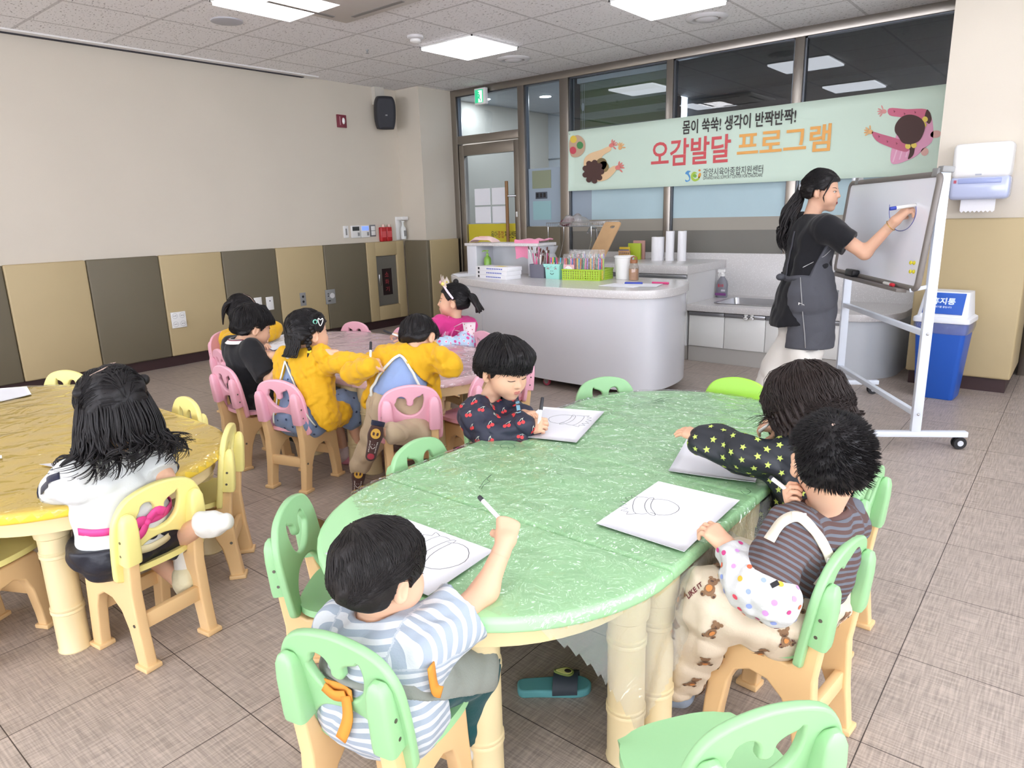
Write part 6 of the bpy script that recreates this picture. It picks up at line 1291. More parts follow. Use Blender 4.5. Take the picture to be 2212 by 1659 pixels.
# ---- hair
def hair_cap(H, hl, thick=0.012, cuts=(), extra=(), h=0.0035, wr=(0.004, 95, 3), back=0.0):
    """hl: hairline as (y list, lowest z list) in head coordinates"""
    pr = [(H.E(0, -0.014-back*0.5, 0.028, 0.073+thick, 0.089+thick+back*0.5, 0.076+thick), 0.02), (H.E(0, -0.030, -0.012, 0.070+thick*0.9, 0.066+thick, 0.062+thick), 0.03)]+list(extra)
    f = field_of(pr, h*H.s)
    if wr: f.wrinkle(*wr)
    ys, zs = np.array(hl[0]), np.array(hl[1])
    def below(X, Y, Z):
        x, y, z = X-H.c[0], Y-H.c[1], Z-H.c[2]; ly = (H.y[0]*x+H.y[1]*y+H.y[2]*z)/H.s; lz = (H.z[0]*x+H.z[1]*y+H.z[2]*z)/H.s
        return (np.interp(ly, ys, zs)-lz)*0.75*H.s
    f.keep(('f', below), 0.008)
    for c in cuts: f.cut(c, 0.006)
    return f
def strands(q, H, hl, n, whorl=(0.0, -0.055, 0.075), length=0.10, r0=0.0016, lift=(0.002, 0.012), seed=0, sag=0.25, wave=0.0, tipout=0.0, thick=0.012, region=None, parting=None, fr=(0, 0, 0), f=None, stop=True):
    """hairs that start on the scalp, run away from the whorl and end past the hairline"""
    r = np.random.default_rng(seed); c0 = V3(0, -0.014, 0.028); rad = V3(0.073+thick, 0.089+thick, 0.076+thick); wv = V3(*whorl)-c0; ys, zs = np.array(hl[0]), np.array(hl[1]); made = tries = 0
    while made < n and tries < n*12:
        tries += 1; u = nrm(r.normal(size=3)); p = c0+rad*u
        if p[2] < np.interp(p[1], ys, zs)-0.004: continue
        if region and not region(p): continue
        L = length*r.uniform(0.55, 1.15); m = 7; lf = r.uniform(*lift); pts = []; jit = r.normal(size=3)*0.14; ph = r.uniform(0, 6); cur = u.copy(); free = False; pp = p
        w0 = nrm(wv/rad)
        for j in range(m):
            k = j/(m-1); nn = nrm(cur/rad)
            if not free:
                pos = c0+rad*cur*(1+lf*(0.3+0.7*k)/0.085)
                d = cur-w0*(cur@w0); d = d/(np.linalg.norm(d)+1e-6)+V3(0, 0, -sag)+jit*0.5+V3(*fr)
                d = d-cur*(d@cur); d = nrm(d); ang = L/(m-1)/0.09; nxt = nrm(cur*cos(ang)+d*sin(ang)); tang = (nxt-cur)*rad
                if pos[2] < np.interp(pos[1], ys, zs)-0.006: free = True; vel = nrm(tang)
                cur = nxt
            else:
                vel = nrm(vel+V3(0, 0, -0.25)+nn*tipout); pos = pos+vel*L/(m-1)*0.7
            if wave: pos = pos+nn*wave*sin(ph+6*k)*k+wave*0.6*nrm(np.cross(nn, V3(0, 0, 1)))*cos(ph+5*k)*k
            pts.append(H.P(*pos))
            if free and stop: break
        if len(pts) < 3: continue
        m2 = len(pts)
        if f is not None: P = np.array(pts); P = P+f.grad(P)*np.clip(r0*H.s*0.5+lf*H.s*np.linspace(0.1, 1, m2)-f.sample(P), 0, 0.03)[:, None]; pts = P
        rr_ = r0*H.s*r.uniform(0.7, 1.3); q.tube(pts, [rr_*min(1, 0.2+1.6*(1-i/(m2-1))) for i in range(m2)], 4, caps=False, flat=0.6); made += 1
    return q
def lock(q, pts, r, n=8, tw=0.0, sub=5, seed=0, strands_=5, spread=0.6, curl=0.0, cturn=3.0, fat=0.55):
    """a lock of hair along pts: several twisted strands"""
    P = smooth_loop(pts, sub, False); P = [np.array(p) for p in P]; k = len(P); rr_ = np.random.default_rng(seed)
    for s_ in range(strands_):
        a0 = rr_.uniform(0, 6.28); rad = r*spread*sqrt(rr_.uniform(0.1, 1)); Q = []
        for i, p in enumerate(P):
            t = i/(k-1); d = P[min(i+1, k-1)]-P[max(i-1, 0)]; x, y, _ = frame(d); a = a0+tw*t; env = (0.35+0.65*sin(pi*min(1, t*1.3+0.15)))*(1-0.35*t)
            o = np.array(x)*cos(a)+np.array(y)*sin(a); Q.append(p+o*rad*env+curl*t*t*(np.array(x)*cos(cturn*6.28*t+a0*0.3)+np.array(y)*sin(cturn*6.28*t+a0*0.3)))
        w = r*(fat if strands_ > 2 else 1.0)*rr_.uniform(0.7, 1.2); q.tube(Q, [w*(0.75+0.25*sin(pi*i/(k-1)))*(1-0.80*(i/(k-1))**2.5) for i in range(k)], n, caps=True)
    return q
def hit(f, px, py, d0=1.2, d1=5.2, off=0.0):
    """first point of the garment f met along the sight line of a pixel"""
    ds = np.arange(d0, d1, 0.004); P = CAM+ray(px, py)*ds[:, None]; ok = ((P > f.lo) & (P < f.lo+f.h*(f.n-1))).all(1); v = np.where(ok, f.sample(P), 1.0); i = int(np.argmax(v < 0.001)); p = P[i]
    return p+f.grad(p[None])[0]*off
def tousle(q, H, hl, n, r0, seed, **kw): return strands(q, H, hl, n, r0=r0, lift=(0.003, 0.011), seed=seed, **kw)
def person(label, base): return thing('person', label, 'person', base)
# ---------------------------------------------------------------- the people
SHORT = ([-0.11, -0.06, -0.032, -0.026, 0.012, 0.020, 0.034, 0.050, 0.10], [-0.055, -0.062, -0.050, 0.014, 0.014, -0.012, 0.004, 0.040, 0.046])
BANGS = ([-0.11, -0.06, -0.032, -0.026, 0.012, 0.020, 0.036, 0.055, 0.10], [-0.050, -0.058, -0.045, 0.010, 0.010, -0.016, -0.004, 0.012, 0.012])
PULLED = ([-0.11, -0.06, -0.032, -0.026, 0.012, 0.022, 0.036, 0.055, 0.10], [-0.045, -0.052, -0.045, 0.016, 0.016, 0.006, 0.022, 0.052, 0.060])
WOMAN = ([-0.11, -0.06, -0.032, -0.026, 0.012, 0.026, 0.040, 0.058, 0.10], [-0.040, -0.048, -0.035, 0.006, 0.004, 0.0, 0.022, 0.048, 0.058])
def put_hair(t, H, f, hl, m, n, **kw):
    q = MB().m(m); put(q, f); strands(q, H, hl, n, f=f, region=(lambda p: p[1] < 0.03 or p[2] > 0.075) if hl in (PULLED, WOMAN) else None, **kw); return q
def sock_shoe(t, name, A, f, s, m, e=0.006, up=(0, 0, 1)): return garment(name, t, foot_prims(A, f, s, e, up), m, 0.004, wr=(0.0015, 90, 2))
def ribbon(q, pts, w, up=(0, 0, 1), th=0.003, sub=4, closed=False):
    P = [Vector(p) for p in smooth_loop(pts, sub, closed)]; k = len(P); vs = []
    for i, p in enumerate(P):
        d = (P[(i+1) % k]-P[(i-1) % k]) if closed else P[min(i+1, k-1)]-P[max(i-1, 0)]; d.normalize(); u = Vector(up(np.array(p)) if callable(up) else up); x = d.cross(u).normalized(); n_ = x.cross(d)
        vs += [p+x*(w/2)+n_*th/2, p-x*(w/2)+n_*th/2, p-x*(w/2)-n_*th/2, p+x*(w/2)-n_*th/2]
    m = k if closed else k-1
    fs = [(i*4+j, i*4+(j+1) % 4, ((i+1) % k)*4+(j+1) % 4, ((i+1) % k)*4+j) for i in range(m) for j in range(4)]
    if not closed: fs += [(3, 2, 1, 0), tuple((k-1)*4+j for j in range(4))]
    return q.raw(vs, fs)
def on_cloth(f, pts, off=0.003):
    P = np.array(pts, float)
    for _ in range(4): P = P-f.grad(P)*np.clip(f.sample(P), -0.03, 0.03)[:, None]
    return P+f.grad(P)*off
PEN_G = 'black capped felt pens in the children\'s hands'
def pen(label, a, b, cap_at_b=True, r=0.0055, capfrac=0.30):
    a, b = np.asarray(a), np.asarray(b); L = np.linalg.norm(b-a); return mk('felt_pen', label, a, b-a, L, r, pen_white, pen_black, PEN_G, capfrac)

# ======== A: the small child in grey stripes, near end
c = CHAIR['G1']; t = person('small child in grey and white striped top raising a pen, back to us', (c['o'][0], c['o'][1], 0))
S = 0.90; H = Head(dp(826, 1234, 1.41), (0.10, 1.0, -0.22), sc=0.97)
J = skeleton((5.635, -1.295, 0.375), dp(822, 1352, 1.43), H, (-0.22, 0.97), S, wl=(5.50, -1.03, 0.47), wr=dp(1093, 1168, 1.52), er=dp(1048, 1275, 1.50), pl=(-0.6, 0, -1), al=(5.56, -1.02, 0.075), ar=dp(1000, 1590, 1.62), kr=(5.70, -1.09, 0.335), kl=(5.57, -1.08, 0.335))
up = nrm(dp(1100, 1120, 1.54)-J['WR']); away = nrm(V3(-0.6, 0.75, 0))
_, fh, inf = make_body(t, J, skin_kid, dict(f=(0, 1, -0.1), n=(0, 0, -1)), dict(f=up*0.9+away*0.45, n=away-up*0.3, curl=(1.0, 1.25, 0.8), thumb=0.9, sc=0.95), face=dict(gaze='down', sides=(1,)))
sm = stripe_mat('grey white stripes', '#9aa5b1', '#c9cdd0', 0.021, 0.56)
def stripe_a(V):
    sv = (V-J['pelvis'])@J['sp']; lat = np.abs((V-J['neck'])@J['r']); k = lat-0.10*S; arm = (V-J['SR'])@nrm(J['f']*0.9+V3(0, 0, -0.3)) ; return np.where((k > -0.015+0.25*(0.23-sv)*0+0) & (sv > 0.10), arm+1.0, sv*1.0+1.0)
fy = J['f']
pr = torso_prims(J, 0.014)+arm_prims(J, 'R', 0.022, 0, 0.62, 0.016, 'b')+arm_prims(J, 'L', 0.022, 0, 0.8, 0.016, 'b')+[(('c', J['pelvis']-J['r']*0.05-fy*0.02-V3(0, 0, 0.03), J['pelvis']+J['r']*0.05-fy*0.02-V3(0, 0, 0.03), 0.088, 0.088), 0.04)]
_, ft = garment('striped_top', t, pr, sm, 0.0045, cuts=[(('c', J['neck']-J['sp']*0.004, H.P(0, -0.02, -0.03), 0.034, 0.06),)], wr=(0.0035, 55, 4), stripe=stripe_a)
q = MB().m(mat('collar mustard', '#d9983f', 0.8, bump=(200, 0.2))); ring = [J['neck']+V3(0, 0, 0.004)+(J['r']*cos(a)*0.060+J['f']*sin(a)*0.062+V3(0, 0, 0.012*sin(a)*-1)) for a in np.linspace(0, 2*pi, 17)[:-1]]
ribbon(q, ring, 0.034, lambda p: nrm(np.array(p)-J['neck']-V3(0, 0, 0.02)), 0.006, 2, True); q.build('neck_band', t, auto=0)
MB().m(mat('blue button', '#8aa0b4', 0.4)).lathe([(0.0, 0.003), (0.005, 0.003), (0.0055, 0.0), (0.0, 0.0)], 12, Matrix.Translation(on_cloth(ft, [J['neck']-J['sp']*0.028-fy*0.05])[0]) @ Vector(-fy).to_track_quat('Z', 'Y').to_matrix().to_4x4()).build('button', t)
ap = cloth_mat('olive grey apron', '#858981'); pr = [((p[0][:3]+(p[0][3]+0.007, p[0][4]+0.007)+p[0][5:]) if p[0][0] == 'c' else p[0], p[1]) for p in torso_prims(J, 0.016)[:5]]+leg_prims(J, 'R', 0.024, 0.9)+leg_prims(J, 'L', 0.024, 0.9)
garment('apron', t, pr, ap, 0.005, keeps=[(('p', J['pelvis']+V3(0, 0, 0.075)+fy*0.0, nrm(V3(0, 0, 1)+fy*0.15)),)], cuts=[(('p', J['pelvis']+V3(0, 0, 0.028)-fy*0.02, nrm(V3(0, 0, 1)+fy*0.55)),)], wr=(0.003, 50, 9))
band = mat('orange strap', '#d98f36', 0.8); q = MB().m(band); bk = J['pelvis']-fy*0.105
ribbon(q, on_cloth(ft, [bk+J['r']*x+V3(0, 0, 0.065+0.6*max(0, abs(x)-0.02)*0) for x in (-0.08, -0.05, -0.02, 0.01)], 0.010), 0.024, lambda p: -fy)
kn = on_cloth(ft, [bk+J['r']*0.0+V3(0, 0, 0.06)], 0.014)[0]; ribbon(q, [kn, kn+J['r']*0.01-V3(0, 0, 0.04)-fy*0.012, kn-J['r']*0.005-V3(0, 0, 0.085)-fy*0.02], 0.024, lambda p: -fy); ribbon(q, [kn, kn-J['r']*0.03-V3(0, 0, 0.008), kn-J['r']*0.055+V3(0, 0, 0.004)], 0.022, lambda p: -fy)
q.build('apron_tie', t, auto=0); q = MB().m(band); ribbon(q, on_cloth(ft, [J['pelvis']+J['r']*0.10+V3(0, 0, 0.115)-fy*0.00, J['pelvis']+J['r']*0.10+V3(0, 0, 0.095)-fy*0.00, J['pelvis']+J['r']*0.10+V3(0, 0, 0.072)-fy*0.00], 0.010), 0.022, lambda p: J['r']); q.build('side_strap', t, auto=0)
teal_p = cloth_mat('dark teal trousers', '#16474a')
garment('trousers', t, leg_prims(J, 'R', 0.008, 1.85, 0.012)+leg_prims(J, 'L', 0.008, 1.85, 0.012)+[(('c', J['HL'], J['HR'], 0.068, 0.068), 0.04)], teal_p, 0.005, wr=(0.003, 60, 5))
for sd in 'LR': sock_shoe(t, 'sock', J['A'+sd]+V3(0, 0, 0), fy, 0.9, cloth_mat('grey white sock', '#d3d2cf'))
f = hair_cap(H, BANGS, 0.013, wr=(0.003, 80, 2)); put_hair(t, H, f, BANGS, hair_soft, 1500, whorl=(-0.03, -0.060, 0.085), length=0.13, r0=0.0009, lift=(0.0, 0.004), seed=11, sag=0.35).build('hair', t, auto=0)
g = J['WR']+inf['R']['f']*0.045+inf['R']['n']*0.020; pen('white felt pen held up by the small striped child', g+nrm(g-dp(1034, 1072, 1.60))*0.035, dp(1034, 1072, 1.60), r=0.0052, capfrac=0.10)

# ======== E: girl with long wavy hair at the yellow table
c = CHAIR['Y1']; t = person('girl in white top with long wavy black hair at the yellow table', (c['o'][0], c['o'][1], 0)); S = 1.05
H = Head(dp(243, 880, 2.06), (-0.92, 0.05, -0.38), sc=1.0); fy = V3(-0.96, -0.22, 0)
J = skeleton((4.43, -1.315, 0.385), dp(240, 985, 2.10), H, fy, S, wl=dp(140, 1020, 2.40), el=dp(122, 1068, 2.22), wr=dp(362, 1000, 2.33), er=dp(352, 1035, 2.18), al=dp(397, 1262, 2.30), ar=dp(440, 1128, 2.12), kl=(4.20, -1.30, 0.40), kr=dp(385, 1165, 2.32))
_, fh, inf = make_body(t, J, skin_kid, dict(f=fy, n=(0, 0, -1)), dict(f=fy, n=(0, 0, -1)), face=dict(gaze='down'))
wtop = cloth_mat('white cotton top', '#d0d2d0'); navy = cloth_mat('navy cloth', '#23263a')
pr = torso_prims(J, 0.015)+arm_prims(J, 'R', 0.014, 0, 0.8, 0.010, 'b')+arm_prims(J, 'L', 0.014, 0, 0.8, 0.010, 'b')
_, ft = garment('white_top', t, pr, wtop, 0.005, cuts=[(('c', J['neck']-J['sp']*0.004, H.P(0, -0.02, -0.03), 0.034, 0.06),)], keeps=[(('p', J['pelvis']-V3(0, 0, 0.015), -J['sp']),)], wr=(0.0055, 42, 6))
for sd, a in (('L', -1), ('R', 1)):
    q = MB().m(navy); s0, e0 = J['S'+sd], J['E'+sd]; out = J['r']*a; pts = on_cloth(ft, [s0+(e0-s0)*k+out*0.05+V3(0, 0, 0.02) for k in np.linspace(-0.1, 0.78, 7)], 0.002); ribbon(q, pts, 0.020, lambda p: out+V3(0, 0, 0.4)); q.build('sleeve_stripe', t, auto=0); q = MB().m(navy)
    cu = s0+(e0-s0)*0.79; d = nrm(e0-s0); x, y, _ = frame(d); ribbon(q, [cu+(np.array(x)*cos(k)+np.array(y)*sin(k))*0.059 for k in np.linspace(0, 2*pi, 15)[:-1]], 0.007, lambda p: np.array(p)-cu, 0.003, 2, True); q.build('cuff_piping', t, auto=0)
pinkr = mat('hot pink ribbon', '#e0458f', 0.55); q = MB().m(pinkr); base = J['pelvis']+J['sp']*0.075
ribbon(q, on_cloth(ft, [base+(J['r']*cos(a)*0.14+J['f']*sin(a)*0.14) for a in np.linspace(-pi, 0, 12)], 0.004), 0.022, lambda p: np.array(p)-base)
kn = on_cloth(ft, [base-J['f']*0.14-J['r']*0.015], 0.010)[0]; q.ball(kn, 0.012, n=10, k=6)
for dx, dz, w in ((0.06, 0.016, 0.026), (-0.055, 0.004, 0.03), (-0.05, -0.03, 0.024)): ribbon(q, [kn, kn+J['r']*dx*0.5+V3(0, 0, dz+0.01)-J['f']*0.012, kn+J['r']*dx+V3(0, 0, dz-0.006)-J['f']*0.006], w, lambda p: -J['f'])
q.build('apron_ribbon', t, auto=0)
q = MB().m(mat('cream waistband', '#d9d0a8', 0.8)); ribbon(q, on_cloth(ft, [J['pelvis']-V3(0, 0, 0.004)+(J['r']*cos(a)*0.14+J['f']*sin(a)*0.14) for a in np.linspace(-pi, 0, 12)], 0.003), 0.024, lambda p: np.array(p)-J['pelvis']); q.build('hem_band', t, auto=0)
garment('shorts', t, leg_prims(J, 'R', 0.022, 0.9)+leg_prims(J, 'L', 0.022, 0.9)+[(('c', J['HL'], J['HR'], 0.094, 0.094), 0.04), (('c', J['pelvis']-J['r']*0.05, J['pelvis']+J['r']*0.06, 0.10, 0.10), 0.04)], mat('black shorts', '#191b26', 0.45, bump=(60, 0.4)), 0.005, keeps=[(('p', J['pelvis']+V3(0, 0, 0.02), V3(0, 0, 1)),)], wr=(0.005, 50, 7))
wsock = cloth_mat('white sock', '#dcdad2')
sock_shoe(t, 'sock', dp(397, 1240, 2.30), V3(-0.6, 0.3, -0.5), 1.0, cloth_mat('yellow white sock', '#ddd6b4')); garment('sock', t, [(('c', dp(395, 1175, 2.30), dp(398, 1245, 2.30), 0.034, 0.028), 0.02)], wsock, 0.004, wr=None); o, _ = sock_shoe(t, 'sock', J['AR'], nrm(dp(470, 1118, 2.08)-dp(432, 1130, 2.14)), 1.0, wsock, up=V3(0.3, -0.6, 0.6))
f = hair_cap(H, PULLED, 0.016, wr=(0.004, 80, 2), back=0.01); q = MB().m(hair_black); put(q, f); strands(q, H, PULLED, 500, f=f, whorl=(0.0, 0.085, 0.065), length=0.12, r0=0.0013, lift=(0.0, 0.004), seed=4, sag=0.5)
rr = np.random.default_rng(21)
for i in range(84):                          # long wavy locks falling over the back
    a = -2.35+4.7*((i*37) % 84+0.5)/84; bx_, by_ = sin(a)*0.088, -cos(a)*0.098-0.01; root = H.P(bx_*0.75, by_*0.8-0.004, 0.055+0.03*cos(a*0.5)); mid = H.P(bx_*1.08, by_*1.06, -0.02)
    down = nrm(V3(0, 0, -1)+(-J['f'])*0.10*max(0, cos(a))); L = rr.uniform(0.05, 0.115); o2 = (H.x*sin(a)-J['f']*cos(a)*0.8); p3 = mid+down*0.08+o2*0.022; p4 = mid+down*(0.08+L*0.5)+o2*(0.032+rr.uniform(-.012, .02)); p5 = mid+down*(0.08+L)+o2*(0.03+rr.uniform(-.02, .035))+J['r']*rr.uniform(-.03, .03)
    lock(q, [root, mid, p3, p4, p5], 0.0095, 5, rr.uniform(-4, 4), 6, i, 8, 1.3, rr.uniform(0.018, 0.042), rr.uniform(0.9, 1.4), 0.34)
for sx, zz in ((1, 0.055), (-1, 0.05)):
    lock(q, [H.P(0.01*sx, -0.03, 0.11), H.P(0.05*sx, -0.055, 0.085), H.P(0.075*sx, -0.06, zz), H.P(0.085*sx, -0.055, zz-0.02)], 0.017, 6, 4, 5, 3, 6); q.ball(H.P(0.088*sx, -0.055, zz), 0.017*H.s, n=10, k=7)
q.build('hair', t, auto=0)
q = MB().m(mat('scalp', '#b39a8c', 0.7)); q.tube(on_cloth(f, [H.P(0.012, 0.035, 0.1195), H.P(0.014, 0.0, 0.1240), H.P(0.018, -0.035, 0.1175), H.P(0.022, -0.058, 0.106)], 0.0035), [0.001, 0.0022, 0.0024, 0.001], 6); q.tube(on_cloth(f, [H.P(0.022, -0.058, 0.106), H.P(-0.015, -0.075, 0.092), H.P(-0.045, -0.075, 0.078)], 0.0035), [0.001, 0.002, 0.0008], 6); q.build('hair_parting', t, auto=0)

# ======== F: child in the black polo, pink table
c = CHAIR['P3']; t = person('child in black polo with striped collar writing at the pink table', (c['o'][0], c['o'][1], 0)); S = 1.0; fy = V3(0.05, 1, 0)
H = Head(dp(547, 706, 3.82), (0.22, 0.90, -0.42), sc=1.04)
J = skeleton((3.09, -0.085, 0.378), dp(520, 742, 3.83), H, fy, S, wl=dp(598, 770, 3.72), wr=dp(612, 782, 3.68), er=dp(585, 822, 3.72), pl=(-1, 0, -0.6), al=(3.04, 0.20, 0.08), ar=(3.18, 0.20, 0.08), kl=(3.03, 0.13, 0.38), kr=(3.16, 0.13, 0.38))
_, fh, inf = make_body(t, J, skin_kid, dict(f=nrm(dp(612, 772, 3.68)-dp(595, 768, 3.74)), n=(0, 0, -1), curl=(0.5, 0.8, 0.6)), dict(f=nrm(dp(618, 770, 3.66)-dp(610, 785, 3.68)), n=V3(-0.5, 0.3, -0.4), curl=(0.8, 1.0, 0.7), thumb=0.8), face=dict(gaze='down', sides=(1,)))
blk = cloth_mat('black polo cloth', '#1c1c1f')
pr = torso_prims(J, 0.016)+arm_prims(J, 'R', 0.022, 0, 0.85, 0.012, 'b')+arm_prims(J, 'L', 0.022, 0, 0.85, 0.012, 'b'); _, ft = garment('polo_shirt', t, pr, blk, 0.005, cuts=[(('c', J['neck'], H.P(0, -0.02, -0.03), 0.036, 0.06),)], wr=(0.004, 45, 3))
for k, (col, w, dz) in enumerate((('#e6e3df', 0.034, 0.0), ('#7c2b3c', 0.005, 0.006), ('#7c2b3c', 0.005, -0.006))):
    q = MB().m(mat('collar '+col, col, 0.8)); ribbon(q, [J['neck']+V3(0, 0, 0.020+dz)+(J['r']*cos(a)*(0.064-dz*0.9)+J['f']*(sin(a)*(0.066-dz*0.9)))+V3(0, 0, -0.022*max(0, sin(a))) for a in np.linspace(0, 2*pi, 17)[:-1]], w, lambda p: nrm(np.array(p)-J['neck']-V3(0, 0, -0.06)), 0.005+0.0016*(k > 0), 2, True); q.build('collar' if k == 0 else 'collar_stripe', t, auto=0)
garment('trousers', t, leg_prims(J, 'R', 0.014, 1.8, 0.014)+leg_prims(J, 'L', 0.014, 1.8, 0.014)+[(('c', J['HL'], J['HR'], 0.082, 0.082), 0.04)], cloth_mat('dark grey trousers', '#2b2f2e'), 0.006)
for sd in 'LR': sock_shoe(t, 'shoe', J['A'+sd], fy, 1.0, cloth_mat('dark shoe', '#24322c'), 0.010)
f = hair_cap(H, SHORT, 0.012, wr=(0.005, 75, 5)); tousle(put_hair(t, H, f, SHORT, hair_black, 420, length=0.09, r0=0.0017, lift=(0.002, 0.010), seed=6, sag=0.3), H, SHORT, 650, 0.0016, 61, f=f, length=0.075, sag=0.3).build('hair', t, auto=0)
pen('black capped pen upright in the hands of the black polo child', dp(618, 785, 3.66), dp(623, 732, 3.68), r=0.006, capfrac=0.38)

# ======== G: girl at the wall end in a yellow smock
c = CHAIR['P1']; t = person('girl in yellow smock at the wall end of the pink table, half hidden', (c['o'][0], c['o'][1], 0)); S = 1.0; fy = V3(0.97, 0.2, 0)
H = Head(dp(524, 672, 4.84), (0.80, 0.50, -0.36), sc=1.02)
J = skeleton((2.06, 0.43, 0.378), dp(520, 718, 4.84), H, fy, S, wl=dp(575, 728, 4.66), el=dp(592, 712, 4.78), wr=dp(560, 745, 4.50), pl=(0, 1, 0), pr=(0, -1, -0.3), al=(2.36, 0.55, 0.08), ar=(2.38, 0.42, 0.08), kl=(2.28, 0.53, 0.38), kr=(2.30, 0.41, 0.38))
_, fh, inf = make_body(t, J, skin_kid, dict(f=(0.6, -0.6, 0), n=(0, 0, -1)), dict(f=(0.9, 0.3, 0), n=(0, 0, -1)), face=dict(gaze='down'))
ysm = cloth_mat('yellow smock', '#dba81c', 0.7, (90, 0.25)); garment('smock', t, torso_prims(J, 0.018)+arm_prims(J, 'R', 0.016, 0, 1.85, 0.004)+arm_prims(J, 'L', 0.018, 0, 1.85, 0.004), ysm, 0.006, cuts=[(('c', J['neck'], H.P(0, -0.02, -0.03), 0.036, 0.06),)], wr=(0.0046, 74, 2))
garment('leggings', t, leg_prims(J, 'R', 0.008, 1.9)+leg_prims(J, 'L', 0.008, 1.9)+[(('c', J['HL'], J['HR'], 0.08, 0.08), 0.04)], cloth_mat('grey leggings', '#6a6f7c'), 0.007)
f = hair_cap(H, PULLED, 0.009, wr=(0.002, 90, 5)); q = put_hair(t, H, f, PULLED, hair_black, 320, whorl=(0.0, 0.085, 0.065), length=0.10, r0=0.0014, lift=(0, 0.003), seed=8)
for sx in (1, -1):
    q.ball(H.P(sx*0.062, -0.055, 0.060), 0.017, n=10, k=7); lock(q, [H.P(sx*0.062, -0.06, 0.055), H.P(sx*0.080, -0.085, 0.02), H.P(sx*0.083, -0.085, -0.05), H.P(sx*0.075, -0.075, -0.115)], 0.020, 6, 3, 5, 4, 9)
q.build('hair', t, auto=0); q = MB().m(mat('scalp', '#b39a8c', 0.7)).tube([H.P(0, 0.068, 0.088), H.P(0, 0.03, 0.112), H.P(0, -0.02, 0.117), H.P(0, -0.06, 0.10)], 0.0022, 6); q.build('hair_parting', t, auto=0)

# ======== H: girl with braids in a yellow smock
c = CHAIR['P4']; t = person('girl with braids in yellow smock over blue denim dress', (c['o'][0], c['o'][1], 0)); S = 1.0; fy = V3(-0.12, 0.99, 0)
H = Head(dp(668, 719, 3.46), (0.16, 0.98, -0.12), sc=1.02)
J = skeleton((3.655, -0.135, 0.378), dp(652, 765, 3.49), H, fy, S, wl=dp(700, 775, 3.22)-V3(0.12, -0.1, 0), wr=dp(797, 783, 3.30), er=dp(752, 792, 3.33), pl=(-1, 0, -0.4), al=(3.60, 0.13, 0.08), ar=(3.74, 0.14, 0.08), kl=(3.585, 0.08, 0.38), kr=(3.73, 0.08, 0.38))
J['ER'] = dp(742, 785, 3.36)
_, fh, inf = make_body(t, J, skin_kid, dict(f=(0.3, 0.9, 0), n=(0, 0, -1)), dict(f=(0.9, 0.3, 0.1), n=V3(0, 0.3, -1), curl=(0.8, 1.0, 0.7), thumb=0.8), face=dict(gaze='open', sides=(1,)))
den = cloth_mat('blue denim', '#7f93b4', 0.85, (300, 0.3)); fb = -J['f']
dk = [[(circ(0, 0, 1.0, 8), mat('navy dot', '#31405f', 0.8))]]
_, fd = garment('denim_dress', t, torso_prims(J, 0.013)+leg_prims(J, 'R', 0.026, 1.25)+leg_prims(J, 'L', 0.026, 1.25)+[(('c', J['HL']-fy*0.02-V3(0, 0, 0.02), J['HR']-fy*0.02-V3(0, 0, 0.02), 0.094, 0.094), 0.05)], den, 0.005, cuts=[(('c', J['neck'], H.P(0, -0.02, -0.03), 0.036, 0.06),)], wr=(0.004, 50, 2), decals=lambda f, V, F: scatter(f, V, dk, 0.05, 0.006, 3))
sp = J['sp']; pr = torso_prims(J, 0.024)+arm_prims(J, 'R', 0.015, 0, 1.92, 0.004)+arm_prims(J, 'L', 0.015, 0, 1.85, 0.004)+[(('c', J['SR']-sp*0.1+fy*0.0, J['HR']+J['r']*0.10-fy*0.03+V3(0, 0, -0.02), 0.075, 0.075), 0.06), (('c', J['HR']+J['r']*0.06, J['KR']*0.5+J['HR']*0.5+J['r']*0.07+V3(0, 0, -0.02), 0.06, 0.06), 0.05), (('c', J['SL']-sp*0.1, J['HL']-J['r']*0.05+V3(0, 0, 0.03), 0.065, 0.06), 0.06)]
# the smock is open down the back: take a wedge away
apx = J['neck']-sp*0.03; wl_, wr_ = nrm(J['r']*1.0+sp*0.42), nrm(-J['r']*1.0+sp*0.42)
def wedge(X, Y, Z):
    x, y, z = X-apx[0], Y-apx[1], Z-apx[2]; lat = x*J['r'][0]+y*J['r'][1]+z*J['r'][2]; dn = -(x*sp[0]+y*sp[1]+z*sp[2]); bk = -(x*J['f'][0]+y*J['f'][1]); return np.maximum(np.abs(lat+0.010-0.26*dn)-(0.006+0.44*dn), np.maximum(0.0-bk, -dn))
_, fs_ = garment('smock', t, pr, ysm, 0.005, cuts=[(('c', J['neck'], H.P(0, -0.02, -0.03), 0.036, 0.06),), (('f', wedge), 0.004)], wr=(0.0046, 74, 8))
wtape = mat('white floral tape', '#dfe0d4', 0.8); q = MB().m(wtape)
for sgn in (-1, 1): ribbon(q, on_cloth(fd, [apx-sp*d_+J['r']*(-0.010+0.26*d_+sgn*(0.008+0.44*d_))-J['f']*0.12 for d_ in np.linspace(-0.02, 0.30, 9)], 0.016), 0.010, lambda p: -J['f'])
q.ball(on_cloth(fd, [J['neck']-J['f']*0.08], 0.02)[0], 0.012, n=8, k=6)
ribbon(q, [J['neck']+V3(0, 0, 0.012)+(J['r']*cos(a)*0.050+J['f']*sin(a)*0.052) for a in np.linspace(0, 2*pi, 13)[:-1]], 0.016, lambda p: nrm(np.array(p)-J['neck']), 0.005, 2, True); q.build('smock_edging', t, auto=0)
pslip = mat('pink rubber slipper', '#d98c9c', 0.6)
